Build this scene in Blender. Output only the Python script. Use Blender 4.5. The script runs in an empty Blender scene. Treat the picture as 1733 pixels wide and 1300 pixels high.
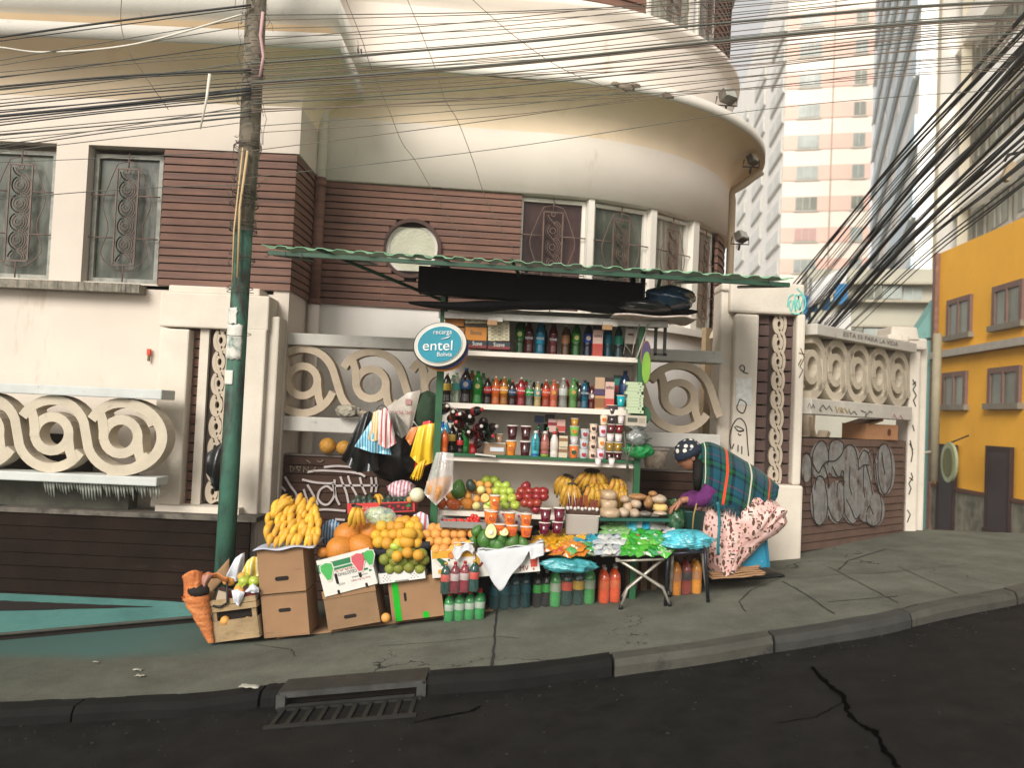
import bpy, math, random
from mathutils import Vector, Matrix
R = math.radians
random.seed(7)
sc = bpy.context.scene
COL = sc.collection
# ---------------------------------------------------------------- camera
F = 1450.0; CZ = 1.47; ROLL = R(2.5); PIT = math.atan(50 / F)
FW = Vector((0, math.cos(PIT), math.sin(PIT))); UP = Vector((0, -math.sin(PIT), math.cos(PIT))); RT = Vector((1, 0, 0))
cr, sr = math.cos(ROLL), math.sin(ROLL)
cd = bpy.data.cameras.new("camera"); cam = bpy.data.objects.new("camera", cd); COL.objects.link(cam)
ax = RT * cr + UP * sr; ay = -RT * sr + UP * cr; az = -FW
cam.matrix_world = Matrix(((ax.x, ay.x, az.x, 0), (ax.y, ay.y, az.y, 0), (ax.z, ay.z, az.z, CZ), (0, 0, 0, 1)))
cd.sensor_width = 36; cd.lens = 36 * F / 1733.0; cd.clip_end = 2000; cd.clip_start = 0.05
cd.dof.use_dof = True; cd.dof.focus_distance = 6.4; cd.dof.aperture_fstop = 1.8
sc.camera = cam
# ---------------------------------------------------------------- light
w = bpy.data.worlds.new("World"); sc.world = w; w.use_nodes = True
nt = w.node_tree; nt.nodes.clear()
SUN_EL, SUN_AZ = R(30), R(204)      # sun high, behind and a little left of the camera, veiled by cloud
sky = nt.nodes.new("ShaderNodeTexSky"); sky.sky_type = 'NISHITA'; sky.sun_disc = False
sky.sun_elevation = SUN_EL; sky.sun_rotation = SUN_AZ; sky.altitude = 3600; sky.dust_density = 6; sky.air_density = 1.4
hs = nt.nodes.new("ShaderNodeHueSaturation"); hs.inputs['Saturation'].default_value = 0.22
mx = nt.nodes.new("ShaderNodeMixRGB"); mx.blend_type = 'MULTIPLY'; mx.inputs[0].default_value = 1; mx.inputs[2].default_value = (1.0, 0.935, 0.86, 1)
bg = nt.nodes.new("ShaderNodeBackground"); bg.inputs[1].default_value = 0.055
ou = nt.nodes.new("ShaderNodeOutputWorld")
nt.links.new(sky.outputs[0], hs.inputs['Color']); nt.links.new(hs.outputs[0], mx.inputs[1]); nt.links.new(mx.outputs[0], bg.inputs[0]); nt.links.new(bg.outputs[0], ou.inputs[0])
sl = bpy.data.lights.new("sun", 'SUN'); sl.energy = 1.5; sl.angle = R(28); sl.color = (1, 0.95, 0.89)
so = bpy.data.objects.new("sun", sl); COL.objects.link(so)
sdir = Vector((math.sin(SUN_AZ) * math.cos(SUN_EL), math.cos(SUN_AZ) * math.cos(SUN_EL), math.sin(SUN_EL)))
so.rotation_euler = sdir.to_track_quat('Z', 'Y').to_euler(); so.location = (0, -5, 12)
sc.view_settings.view_transform = 'Standard'; sc.view_settings.look = 'None'; sc.view_settings.exposure = 2.0; sc.view_settings.gamma = 1
sc.cycles.max_bounces = 6; sc.cycles.transparent_max_bounces = 12
# ---------------------------------------------------------------- geometry helpers
def ray(px, py):
 u, v = px - 866.5, py - 650.0
 a = u * cr + v * sr; b = -u * sr + v * cr
 return RT * a + FW * F - UP * b
def W(px, py, d):
 r = ray(px, py); t = d / r.y
 return Vector((r.x * t, d, CZ + r.z * t))
def PLN(px, py, P, N):
 r = ray(px, py); c = Vector((0, 0, CZ)); t = (P - c).dot(N) / r.dot(N)
 return c + r * t
def px2m(d): return d / F
def G(x, y=6.0):
 xx = max(-9.0, x)
 z = 0.045 + 0.128 * min(xx, 2.6)
 if xx < -1.7: z = -0.1726 + 0.05 * (xx + 1.7)
 if x > 2.6: z += 0.045 * min(x - 2.6, 1.6)
 if y > 9.0: z -= 0.12 * min(y - 9.0, 14)
 return z
def GH(px, py):
 d = 6.0
 for i in range(25):
  p = W(px, py, d); r = ray(px, py)
  h = CZ - G(p.x, d); dn = h / (-r.z / r.y)
  d = d * 0.4 + dn * 0.6
 return W(px, py, d)
class MB:
 def __init__(s): s.v = []; s.f = []; s.m = []; s.s = []; s.uv = None
 def add(s, vs, fs, mi=0, sm=False):
  n = len(s.v); s.v.extend([Vector(p) for p in vs])
  for f in fs: s.f.append([i + n for i in f]); s.m.append(mi); s.s.append(sm)
  return s
 def box(s, c, sz, mi=0, rot=None, taper=1.0):
  c = Vector(c); hx, hy, hz = sz[0] / 2, sz[1] / 2, sz[2] / 2
  vs = []
  for z in (-1, 1):
   k = taper if z > 0 else 1
   for (x, y) in ((-1, -1), (1, -1), (1, 1), (-1, 1)):
    p = Vector((x * hx * k, y * hy * k, z * hz))
    if rot is not None: p = rot @ p
    vs.append(c + p)
  return s.add(vs, [(0, 3, 2, 1), (4, 5, 6, 7), (0, 1, 5, 4), (1, 2, 6, 5), (2, 3, 7, 6), (3, 0, 4, 7)], mi)
 def hexa(s, b, t, mi=0):   # two quads of four points each
  return s.add(list(b) + list(t), [(0, 3, 2, 1), (4, 5, 6, 7), (0, 1, 5, 4), (1, 2, 6, 5), (2, 3, 7, 6), (3, 0, 4, 7)], mi)
 def tube(s, pts, r, seg=8, mi=0, cap=True):
  pts = [Vector(p) for p in pts]; n = len(pts)
  rr = r if isinstance(r, (list, tuple)) else [r] * n
  t0 = (pts[1] - pts[0]).normalized(); ref = Vector((0, 0, 1)) if abs(t0.z) < 0.9 else Vector((1, 0, 0))
  a = t0.cross(ref).normalized(); vs = []; fs = []
  for i, p in enumerate(pts):
   t = (pts[min(i + 1, n - 1)] - pts[max(i - 1, 0)]); t = t.normalized() if t.length > 1e-9 else t0
   a = (a - t * a.dot(t)); a = a.normalized() if a.length > 1e-6 else t.orthogonal().normalized(); b = t.cross(a)
   for k in range(seg):
    th = 2 * math.pi * k / seg
    vs.append(p + (a * math.cos(th) + b * math.sin(th)) * rr[i])
  for i in range(n - 1):
   for k in range(seg):
    k2 = (k + 1) % seg
    fs.append((i * seg + k, i * seg + k2, (i + 1) * seg + k2, (i + 1) * seg + k))
  if cap: fs.append(tuple(range(seg))[::-1]); fs.append(tuple((n - 1) * seg + k for k in range(seg)))
  return s.add(vs, fs, mi, True)
 def lathe(s, prof, seg=16, mi=0, c=(0, 0, 0), sx=1, sy=1, wob=None):
  c = Vector(c); vs = []; fs = []; n = len(prof)
  for (r, z) in prof:
   for k in range(seg):
    th = 2 * math.pi * k / seg; q = 1 if wob is None else wob(th, z)
    vs.append(c + Vector((r * q * math.cos(th) * sx, r * q * math.sin(th) * sy, z)))
  for i in range(n - 1):
   for k in range(seg):
    k2 = (k + 1) % seg
    fs.append((i * seg + k, i * seg + k2, (i + 1) * seg + k2, (i + 1) * seg + k))
  fs.append(tuple(range(seg))[::-1]); fs.append(tuple((n - 1) * seg + k for k in range(seg)))
  return s.add(vs, fs, mi, True)
 def ball(s, c, r, seg=14, rings=9, mi=0, fn=None, rot=None):
  c = Vector(c); rx, ry, rz = (r, r, r) if not isinstance(r, (list, tuple)) else r
  vs = [Vector((0, 0, -1))]; fs = []
  for i in range(1, rings):
   ph = -math.pi / 2 + math.pi * i / rings
   for k in range(seg):
    th = 2 * math.pi * k / seg
    vs.append(Vector((math.cos(ph) * math.cos(th), math.cos(ph) * math.sin(th), math.sin(ph))))
  vs.append(Vector((0, 0, 1))); top = len(vs) - 1
  for k in range(seg):
   k2 = (k + 1) % seg
   fs.append((0, 1 + k2, 1 + k)); fs.append((top, top - seg + k, top - seg + k2))
   for i in range(rings - 2):
    a = 1 + i * seg
    fs.append((a + k, a + k2, a + seg + k2, a + seg + k))
  out = []
  for p in vs:
   q = Vector(p)
   if fn: q = fn(q)
   q = Vector((q.x * rx, q.y * ry, q.z * rz))
   if rot is not None: q = rot @ q
   out.append(c + q)
  return s.add(out, fs, mi, True)
 def band(s, path, wd, th, O, U, V, N, mi=0, closed=False):
  # path of 2D points; width wd in the U,V plane, thickness th along N (starting at O plane going +N)
  n = len(path); P = [Vector((p[0], p[1])) for p in path]; vs = []; fs = []
  for i in range(n):
   if closed: t = P[(i + 1) % n] - P[i - 1]
   else: t = P[min(i + 1, n - 1)] - P[max(i - 1, 0)]
   if t.length < 1e-9: t = Vector((1, 0))
   t.normalize(); nr = Vector((-t.y, t.x)); wv = wd[i] if isinstance(wd, (list, tuple)) else wd
   for sg, dp in ((1, 0), (-1, 0), (-1, th), (1, th)):
    q = P[i] + nr * (wv / 2 * sg)
    vs.append(O + U * q.x + V * q.y + N * dp)
  m = n if closed else n - 1
  for i in range(m):
   j = (i + 1) % n
   for k in range(4):
    k2 = (k + 1) % 4
    fs.append((i * 4 + k, i * 4 + k2, j * 4 + k2, j * 4 + k))
  if not closed: fs.append((0, 3, 2, 1)); e = (n - 1) * 4; fs.append((e, e + 1, e + 2, e + 3))
  return s.add(vs, fs, mi)
 def prism(s, poly, O, U, V, N, th, mi=0):
  n = len(poly); vs = [O + U * p[0] + V * p[1] for p in poly] + [O + U * p[0] + V * p[1] + N * th for p in poly]
  fs = [tuple(range(n))[::-1], tuple(range(n, 2 * n))] + [(i, (i + 1) % n, n + (i + 1) % n, n + i) for i in range(n)]
  return s.add(vs, fs, mi)
 def grid(s, fn, nu, nv, mi=0, sm=True, uv=False):
  vs = [fn(i / nu, j / nv) for j in range(nv + 1) for i in range(nu + 1)]; w1 = nu + 1
  fs = [(j * w1 + i, j * w1 + i + 1, (j + 1) * w1 + i + 1, (j + 1) * w1 + i) for j in range(nv) for i in range(nu)]
  if uv: s.uv = [(i / nu, j / nv) for j in range(nv + 1) for i in range(nu + 1)]
  return s.add(vs, fs, mi, sm)
 def disc(s, c, r, N, th, seg=24, mi=0, ry=None):
  N = Vector(N).normalized(); U = N.cross(Vector((0, 0, 1)));
  U = Vector((1, 0, 0)) if U.length < 1e-3 else U.normalized(); V = U.cross(N)
  if V.z < 0: V = -V
  ry = r if ry is None else ry
  return s.prism([(r * math.cos(2 * math.pi * k / seg), ry * math.sin(2 * math.pi * k / seg)) for k in range(seg)], Vector(c), U, V, N, th, mi)
 def build(s, name, mats, parent=None, world=True, mods=None):
  me = bpy.data.meshes.new(name)
  off = parent_origin(parent) if (parent is not None and world) else Vector((0, 0, 0))
  me.from_pydata([tuple(p - off) for p in s.v], [], s.f)
  if not isinstance(mats, (list, tuple)): mats = [mats]
  for m in mats: me.materials.append(m)
  me.polygons.foreach_set('material_index', s.m); me.polygons.foreach_set('use_smooth', s.s)
  if s.uv:
   ul = me.uv_layers.new(name='UVMap')
   for l in me.loops: ul.data[l.index].uv = s.uv[l.vertex_index]
  me.update()
  o = bpy.data.objects.new(name, me); COL.objects.link(o)
  if parent is not None: o.parent = parent
  if mods:
   for mm in mods:
    if mm[0] == 'bevel':
     b = o.modifiers.new('bevel', 'BEVEL'); b.width = mm[1]; b.segments = 2; b.limit_method = 'ANGLE'
    if mm[0] == 'sub':
     b = o.modifiers.new('sub', 'SUBSURF'); b.levels = mm[1]; b.render_levels = mm[1]
    if mm[0] == 'solid':
     b = o.modifiers.new('solid', 'SOLIDIFY'); b.thickness = mm[1]; b.offset = 0
  return o
ORI = {}
def parent_origin(p):
 o = Vector((0, 0, 0))
 while p is not None: o += Vector(p.location); p = p.parent
 return o
def tag(o, label=None, cat=None, group=None, kind=None):
 if label: o['label'] = label
 if cat: o['category'] = cat
 if group: o['group'] = group
 if kind: o['kind'] = kind
 return o
def thing(name, label, cat, loc=(0, 0, 0), rz=0, group=None):
 o = bpy.data.objects.new(name, None); COL.objects.link(o); o.empty_display_size = 0.1
 o.location = loc; o.rotation_euler = (0, 0, rz)
 return tag(o, label, cat, group)
def copy_tree(o, parent=None):
 c = o.copy(); COL.objects.link(c)
 if parent is not None: c.parent = parent
 for ch in o.children: copy_tree(ch, c)
 return c
USED = set()
def inst(proto, loc, rot=(0, 0, 0), scale=1, label=None, cat=None, group=None):
 if proto.name in USED: o = copy_tree(proto)
 else: o = proto
 USED.add(proto.name)
 o.location = loc; o.rotation_euler = rot; o.scale = scale if isinstance(scale, (tuple, list)) else (scale,) * 3
 tag(o, label, cat, group)
 return o
_tc = {}
def text(s, size, O, U, V, mat, name='lettering', parent=None, th=0.002, width=None, align='CENTER'):
 cu = bpy.data.curves.new('t', 'FONT'); cu.body = s; cu.size = 1; cu.align_x = align; cu.align_y = 'CENTER'
 cu.extrude = 0.0
 to = bpy.data.objects.new('t', cu); COL.objects.link(to)
 me = bpy.data.meshes.new_from_object(to)
 bpy.data.objects.remove(to); bpy.data.curves.remove(cu)
 xs = [v.co.x for v in me.vertices] or [0, 1]; wd = max(xs) - min(xs) or 1
 kx = size if width is None else width / wd
 U = Vector(U).normalized(); V = Vector(V).normalized(); N = U.cross(V); O = Vector(O)
 off = parent_origin(parent) if parent is not None else Vector((0, 0, 0))
 for v in me.vertices: v.co = O + U * (v.co.x * kx) + V * (v.co.y * size) + N * th - off
 me.name = name; me.materials.clear(); me.materials.append(mat)
 o = bpy.data.objects.new(name, me); COL.objects.link(o)
 if parent is not None: o.parent = parent
 return o
X3, Y3, Z3 = Vector((1, 0, 0)), Vector((0, 1, 0)), Vector((0, 0, 1))
def rotm(rx=0, ry=0, rz=0): return (Matrix.Rotation(rz, 3, 'Z') @ Matrix.Rotation(ry, 3, 'Y') @ Matrix.Rotation(rx, 3, 'X'))
# ---------------------------------------------------------------- materials
MC = {}
def mat(name, col, rough=0.7, metal=0, var=0.12, scale=6, bump=0.0, bscale=60, spec=0.4, col2=None, c2amt=0.5, alpha=1, trans=0, rnd=0, coat=0, sss=0, detail=6, tgt=None, stain=None):
 if name in MC: return MC[name]
 m = bpy.data.materials.new(name); m.use_nodes = True; n = m.node_tree; b = n.nodes['Principled BSDF']; L = n.links
 col = tuple(col) + (1,) if len(col) == 3 else col
 tc = n.nodes.new('ShaderNodeTexCoord'); co = tc.outputs['Object']
 if tgt == 'loc':
  pass
 ns = n.nodes.new('ShaderNodeTexNoise'); ns.inputs['Scale'].default_value = scale; ns.inputs['Detail'].default_value = detail; ns.inputs['Roughness'].default_value = 0.6
 L.new(co, ns.inputs['Vector'])
 rp = n.nodes.new('ShaderNodeValToRGB'); rp.color_ramp.elements[0].position = 0.3; rp.color_ramp.elements[1].position = 0.7
 c2 = tuple(col2) + (1,) if col2 is not None else None
 if c2 is None:
  rp.color_ramp.elements[0].color = tuple(max(0, c * (1 - var)) for c in col[:3]) + (1,)
  rp.color_ramp.elements[1].color = tuple(min(1, c * (1 + var)) for c in col[:3]) + (1,)
 else:
  rp.color_ramp.elements[0].position = c2amt - 0.08; rp.color_ramp.elements[1].position = c2amt + 0.08
  rp.color_ramp.elements[0].color = col; rp.color_ramp.elements[1].color = c2
 L.new(ns.outputs['Fac'], rp.inputs[0]); outc = rp.outputs[0]
 if stain:
  s2 = n.nodes.new('ShaderNodeTexNoise'); s2.inputs['Scale'].default_value = stain[1]; s2.inputs['Detail'].default_value = 8; s2.inputs['Roughness'].default_value = 0.7
  mp = n.nodes.new('ShaderNodeMapping'); mp.inputs['Scale'].default_value = stain[3] if len(stain) > 3 else (1, 1, 1)
  L.new(co, mp.inputs[0]); L.new(mp.outputs[0], s2.inputs['Vector'])
  r2 = n.nodes.new('ShaderNodeValToRGB'); r2.color_ramp.elements[0].position = stain[2]; r2.color_ramp.elements[1].position = min(1, stain[2] + 0.14)
  L.new(s2.outputs['Fac'], r2.inputs[0])
  mm = n.nodes.new('ShaderNodeMixRGB'); mm.inputs[2].default_value = tuple(stain[0]) + (1,)
  L.new(r2.outputs[0], mm.inputs[0]); L.new(outc, mm.inputs[1]); outc = mm.outputs[0]
 if rnd:
  oi = n.nodes.new('ShaderNodeObjectInfo'); h = n.nodes.new('ShaderNodeHueSaturation')
  ma = n.nodes.new('ShaderNodeMapRange'); ma.inputs[3].default_value = 0.5 - rnd * 0.12; ma.inputs[4].default_value = 0.5 + rnd * 0.12
  mb = n.nodes.new('ShaderNodeMapRange'); mb.inputs[3].default_value = 1 - rnd; mb.inputs[4].default_value = 1 + rnd
  L.new(oi.outputs['Random'], ma.inputs[0]); L.new(oi.outputs['Random'], mb.inputs[0])
  L.new(ma.outputs[0], h.inputs['Hue']); L.new(mb.outputs[0], h.inputs['Value']); L.new(outc, h.inputs['Color']); outc = h.outputs[0]
 L.new(outc, b.inputs['Base Color'])
 b.inputs['Roughness'].default_value = rough; b.inputs['Metallic'].default_value = metal; b.inputs['Specular IOR Level'].default_value = spec
 b.inputs['Alpha'].default_value = alpha; b.inputs['Transmission Weight'].default_value = trans; b.inputs['Coat Weight'].default_value = coat
 if sss: b.inputs['Subsurface Weight'].default_value = sss; b.inputs['Subsurface Scale'].default_value = 0.02
 if bump:
  n2 = n.nodes.new('ShaderNodeTexNoise'); n2.inputs['Scale'].default_value = bscale; n2.inputs['Detail'].default_value = 5; L.new(co, n2.inputs['Vector'])
  bp = n.nodes.new('ShaderNodeBump'); bp.inputs['Strength'].default_value = bump; bp.inputs['Distance'].default_value = 0.01
  L.new(n2.outputs['Fac'], bp.inputs['Height']); L.new(bp.outputs[0], b.inputs['Normal'])
 MC[name] = m
 return m
def H(s):   # sRGB hex to linear
 v = [int(s[i:i + 2], 16) / 255 for i in (0, 2, 4)]
 return tuple(c / 12.92 if c <= 0.04045 else ((c + 0.055) / 1.055) ** 2.4 for c in v)
def plain(hexs, rough=0.5, **k):  # albedo sits below the displayed value
 nm = 'm_' + hexs + '_' + str(rough) + '_'.join(f'{a}{b}' for a, b in k.items())
 return mat(nm, tuple(c * .76 for c in H(hexs)), rough, **k)
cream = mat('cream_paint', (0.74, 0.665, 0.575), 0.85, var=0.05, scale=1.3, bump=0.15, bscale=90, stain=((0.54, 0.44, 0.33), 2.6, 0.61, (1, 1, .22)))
lowwall = mat('paler_lower_wall', (0.84, 0.80, 0.74), 0.85, var=0.05, scale=1.3, bump=0.15, bscale=60, stain=((0.6, 0.53, 0.43), 3, 0.62, (1, 1, .4)))  # lower wall made paler in the colour to offset the roof's shade
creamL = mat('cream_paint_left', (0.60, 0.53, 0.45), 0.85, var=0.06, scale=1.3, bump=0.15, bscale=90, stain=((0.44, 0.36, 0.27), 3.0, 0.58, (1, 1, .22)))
white_p = mat('white_paint', (0.68, 0.64, 0.56), 0.8, var=0.06, scale=2, bump=0.2, bscale=70, stain=((0.3, 0.27, 0.21), 5, 0.63))
stone = mat('old_plaster', (0.60, 0.54, 0.45), 0.85, var=0.1, scale=3, bump=0.25, bscale=50, stain=((0.27, 0.24, 0.19), 4, 0.64, (1, 1, 0.35)))
plasterS = mat('scroll_plaster', (0.44, 0.37, 0.28), 0.85, var=0.1, scale=5, bump=0.2, bscale=60, stain=((0.2, 0.17, 0.12), 7, 0.62))
greyrail = mat('grey_rail', (0.53, 0.51, 0.46), 0.8, var=0.1, scale=5, bump=0.2, bscale=60, stain=((0.15, 0.14, 0.12), 6, 0.6))
brown = mat('brown_cladding', (0.168, 0.083, 0.055), 0.7, var=0.16, scale=4, bump=0.12, bscale=80, stain=((0.115, 0.06, 0.044), 2.2, 0.47, (.35, .35, 9)))
brownD = mat('dark_brown_boards', (0.056, 0.032, 0.023), 0.85, var=0.3, scale=3, bump=0.15, bscale=50, spec=.12, stain=((0.10, 0.07, 0.05), 2.4, 0.58, (0.4, 0.4, 7)))
gap = mat('dark_groove', (0.012, 0.008, 0.006), 0.9, var=0.1)
blackm = mat('black_iron', (0.012, 0.012, 0.011), 0.5, var=0.2)
# ================================================================ GROUND
KB = [(-30, 4.5), (-6, 4.5), (-2.7, 4.58), (-1.2, 4.76), (0.06, 4.70), (1.0, 4.82), (2.34, 5.14), (3.47, 5.8), (5, 6.9), (8, 9.5), (14, 15), (30, 30)]
def kerb_y(x):
 for (a, ya), (b, yb) in zip(KB, KB[1:]):
  if x <= b:
   t = (x - a) / (b - a); return ya + (yb - ya) * t
 return KB[-1][1]
def cracks_mat(name, col, dark, sc_, crackscale, rough=0.85, cw=0.012, patch=None):
 m = bpy.data.materials.new(name); m.use_nodes = True; n = m.node_tree; b = n.nodes['Principled BSDF']; L = n.links
 tc = n.nodes.new('ShaderNodeTexCoord')
 n1 = n.nodes.new('ShaderNodeTexNoise'); n1.inputs['Scale'].default_value = sc_; n1.inputs['Detail'].default_value = 9; n1.inputs['Roughness'].default_value = 0.68
 L.new(tc.outputs['Object'], n1.inputs['Vector'])
 r1 = n.nodes.new('ShaderNodeValToRGB'); r1.color_ramp.elements[0].position = 0.3; r1.color_ramp.elements[1].position = 0.72
 r1.color_ramp.elements[0].color = tuple(c * (0.62 if patch else .5) for c in col) + (1,); r1.color_ramp.elements[1].color = tuple(c * (1.25 if patch else 2.2) for c in col) + (1,)
 L.new(n1.outputs['Fac'], r1.inputs[0])
 vo = n.nodes.new('ShaderNodeTexVoronoi'); vo.feature = 'DISTANCE_TO_EDGE'; vo.inputs['Scale'].default_value = crackscale
 n2 = n.nodes.new('ShaderNodeTexNoise'); n2.inputs['Scale'].default_value = 3; n2.inputs['Detail'].default_value = 6
 va = n.nodes.new('ShaderNodeVectorMath'); va.operation = 'MULTIPLY_ADD'; va.inputs[1].default_value = (0.9, 0.9, 0.9)
 L.new(tc.outputs['Object'], n2.inputs['Vector']); L.new(n2.outputs['Color'], va.inputs[0]); L.new(tc.outputs['Object'], va.inputs[2]); L.new(va.outputs[0], vo.inputs['Vector'])
 n3 = n.nodes.new('ShaderNodeTexNoise'); n3.inputs['Scale'].default_value = 0.8; L.new(tc.outputs['Object'], n3.inputs['Vector'])
 th = n.nodes.new('ShaderNodeMapRange'); th.inputs[1].default_value = 0.42; th.inputs[2].default_value = 0.62; th.inputs[3].default_value = 0.0; th.inputs[4].default_value = cw
 L.new(n3.outputs['Fac'], th.inputs[0])
 lt = n.nodes.new('ShaderNodeMath'); lt.operation = 'LESS_THAN'; L.new(vo.outputs['Distance'], lt.inputs[0]); L.new(th.outputs[0], lt.inputs[1])
 mm = n.nodes.new('ShaderNodeMixRGB'); mm.inputs[2].default_value = tuple(dark) + (1,)
 L.new(lt.outputs[0], mm.inputs[0]); L.new(r1.outputs[0], mm.inputs[1]); outc = mm.outputs[0]
 n4 = n.nodes.new('ShaderNodeTexNoise'); n4.inputs['Scale'].default_value = 120; n4.inputs['Detail'].default_value = 4; L.new(tc.outputs['Object'], n4.inputs['Vector'])
 m4 = n.nodes.new('ShaderNodeMixRGB'); m4.blend_type = 'OVERLAY'; m4.inputs[0].default_value = 0.5 if patch else 1.0; L.new(outc, m4.inputs[1]); L.new(n4.outputs['Fac'], m4.inputs[2]); outc = m4.outputs[0]
 if patch:
  sx = n.nodes.new('ShaderNodeSeparateXYZ'); L.new(tc.outputs['Object'], sx.inputs[0])
  nz = n.nodes.new('ShaderNodeMath'); nz.operation = 'MULTIPLY_ADD'; nz.inputs[1].default_value = 0.5; L.new(n3.outputs['Fac'], nz.inputs[0]); L.new(sx.outputs['Y'], nz.inputs[2])
  rx = n.nodes.new('ShaderNodeMapRange'); rx.inputs[1].default_value = patch[0]; rx.inputs[2].default_value = patch[1]; rx.inputs[3].default_value = 0; rx.inputs[4].default_value = 0.95
  L.new(nz.outputs[0], rx.inputs[0])
  ry = n.nodes.new('ShaderNodeMapRange'); ry.inputs[1].default_value = patch[2]; ry.inputs[2].default_value = patch[3]; ry.inputs[3].default_value = 1; ry.inputs[4].default_value = 0
  L.new(sx.outputs['X'], ry.inputs[0])
  mu = n.nodes.new('ShaderNodeMath'); mu.operation = 'MULTIPLY'; L.new(rx.outputs[0], mu.inputs[0]); L.new(ry.outputs[0], mu.inputs[1])
  mq = n.nodes.new('ShaderNodeMixRGB'); mq.inputs[2].default_value = tuple(patch[4]) + (1,); L.new(mu.outputs[0], mq.inputs[0]); L.new(outc, mq.inputs[1]); outc = mq.outputs[0]
 if patch:  # pavement colour darkened towards the left as a painted vignette
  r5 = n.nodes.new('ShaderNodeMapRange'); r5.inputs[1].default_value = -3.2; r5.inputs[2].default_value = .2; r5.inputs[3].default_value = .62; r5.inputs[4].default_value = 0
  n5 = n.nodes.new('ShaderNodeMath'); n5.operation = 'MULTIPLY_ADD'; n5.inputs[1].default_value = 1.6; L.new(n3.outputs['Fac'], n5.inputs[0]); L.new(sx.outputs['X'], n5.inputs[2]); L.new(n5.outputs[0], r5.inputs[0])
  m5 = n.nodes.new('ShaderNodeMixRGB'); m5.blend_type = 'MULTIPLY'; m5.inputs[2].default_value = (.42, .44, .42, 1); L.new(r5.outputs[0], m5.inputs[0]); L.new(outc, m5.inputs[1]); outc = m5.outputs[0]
 L.new(outc, b.inputs['Base Color']); b.inputs['Roughness'].default_value = rough; b.inputs['Specular IOR Level'].default_value = 0.15
 bp = n.nodes.new('ShaderNodeBump'); bp.inputs['Strength'].default_value = 0.35; bp.inputs['Distance'].default_value = 0.008
 L.new(n1.outputs['Fac'], bp.inputs['Height']); L.new(bp.outputs[0], b.inputs['Normal'])
 return m
asphalt = cracks_mat('asphalt', (0.0060, 0.0058, 0.0052), (0.004, 0.004, 0.004), 5, 0.22, 0.8, 0.02)
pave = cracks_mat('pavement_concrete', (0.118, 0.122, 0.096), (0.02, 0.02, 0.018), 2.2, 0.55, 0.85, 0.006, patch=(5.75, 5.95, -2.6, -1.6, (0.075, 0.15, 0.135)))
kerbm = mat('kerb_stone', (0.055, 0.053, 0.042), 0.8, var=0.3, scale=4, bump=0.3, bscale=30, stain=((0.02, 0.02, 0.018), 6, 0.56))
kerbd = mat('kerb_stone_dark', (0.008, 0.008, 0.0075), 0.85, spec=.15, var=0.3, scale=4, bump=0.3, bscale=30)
g = MB(); g.grid(lambda u, v: Vector((-150 + 300 * u, -150 + 300 * v, -3.2)), 2, 2); tag(g.build('ground', kerbd), kind='structure')
def spread(t): return t
xs = [-30, -20, -12] + [-9 + 0.25 * i for i in range(65)] + [8, 10, 14, 20, 40]
ys = [-12, -6, -2, 0] + [0.4 * i for i in range(1, 24)] + [9.6, 10.5, 12, 14, 17, 20, 23, 40, 80]
g = MB(); vs = [Vector((x, y, G(x, y) - 0.08)) for y in ys for x in xs]; nw = len(xs)
g.add(vs, [(j * nw + i, j * nw + i + 1, (j + 1) * nw + i + 1, (j + 1) * nw + i) for j in range(len(ys) - 1) for i in range(nw - 1)], 0, True)
tag(g.build('road', asphalt), kind='structure')
g = MB(); xx = [-30, -20, -12] + [-9 + 0.2 * i for i in range(80)] + [8, 12, 20]; vs = []; NV = 14
for x in xx:
 y0 = kerb_y(x) + 0.15; y1 = max(9.3, y0 + 1.5)
 for j in range(NV + 1):
  y = y0 + (y1 - y0) * j / NV; vs.append(Vector((x, y, G(x, y))))
g.add(vs, [(i * (NV + 1) + j, (i + 1) * (NV + 1) + j, (i + 1) * (NV + 1) + j + 1, i * (NV + 1) + j + 1) for i in range(len(xx) - 1) for j in range(NV)], 0, True)
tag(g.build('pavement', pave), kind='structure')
# kerb stones with joints; a gap is left for the storm drain
kb = MB(); x = -12.0; k = 0
DX0, DX1 = -1.20, -0.40
while x < 14:
 Ln = random.uniform(0.75, 1.15); x1 = x + Ln
 if x < DX0 < x1: x1 = DX0
 if DX0 - 1e-6 <= x < DX1: x = DX1; continue
 ws = random.uniform(-0.006, 0.006); seg = 5; nx = []
 for i in range(seg + 1):
  xa = x + 0.008 + (x1 - x - 0.016) * i / seg; y = kerb_y(xa); z = G(xa, y) + 0.004 + ws + random.uniform(-.003, .003); jy = random.uniform(-.006, .006)
  nx.append([Vector((xa, y + 0.03 + jy, z)), Vector((xa, y + 0.16, z)), Vector((xa, y + 0.16, z - 0.3)), Vector((xa, y - 0.008 + jy, z - 0.3)), Vector((xa, y + jy, z - 0.035))])
 vs = [p for r_ in nx for p in r_]; fs = [(i * 5 + q, i * 5 + (q + 1) % 5, (i + 1) * 5 + (q + 1) % 5, (i + 1) * 5 + q) for i in range(seg) for q in range(5)]
 fs += [(4, 3, 2, 1, 0), tuple(seg * 5 + q for q in range(5))]
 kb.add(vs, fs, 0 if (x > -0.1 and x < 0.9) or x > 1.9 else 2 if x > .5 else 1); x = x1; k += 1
tag(kb.build('kerb', [kerbm, kerbd, mat('kerb_stone_grey', (.032, .032, .028), .85, var=.3, scale=5, bump=.3, bscale=30)]), kind='structure')
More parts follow.
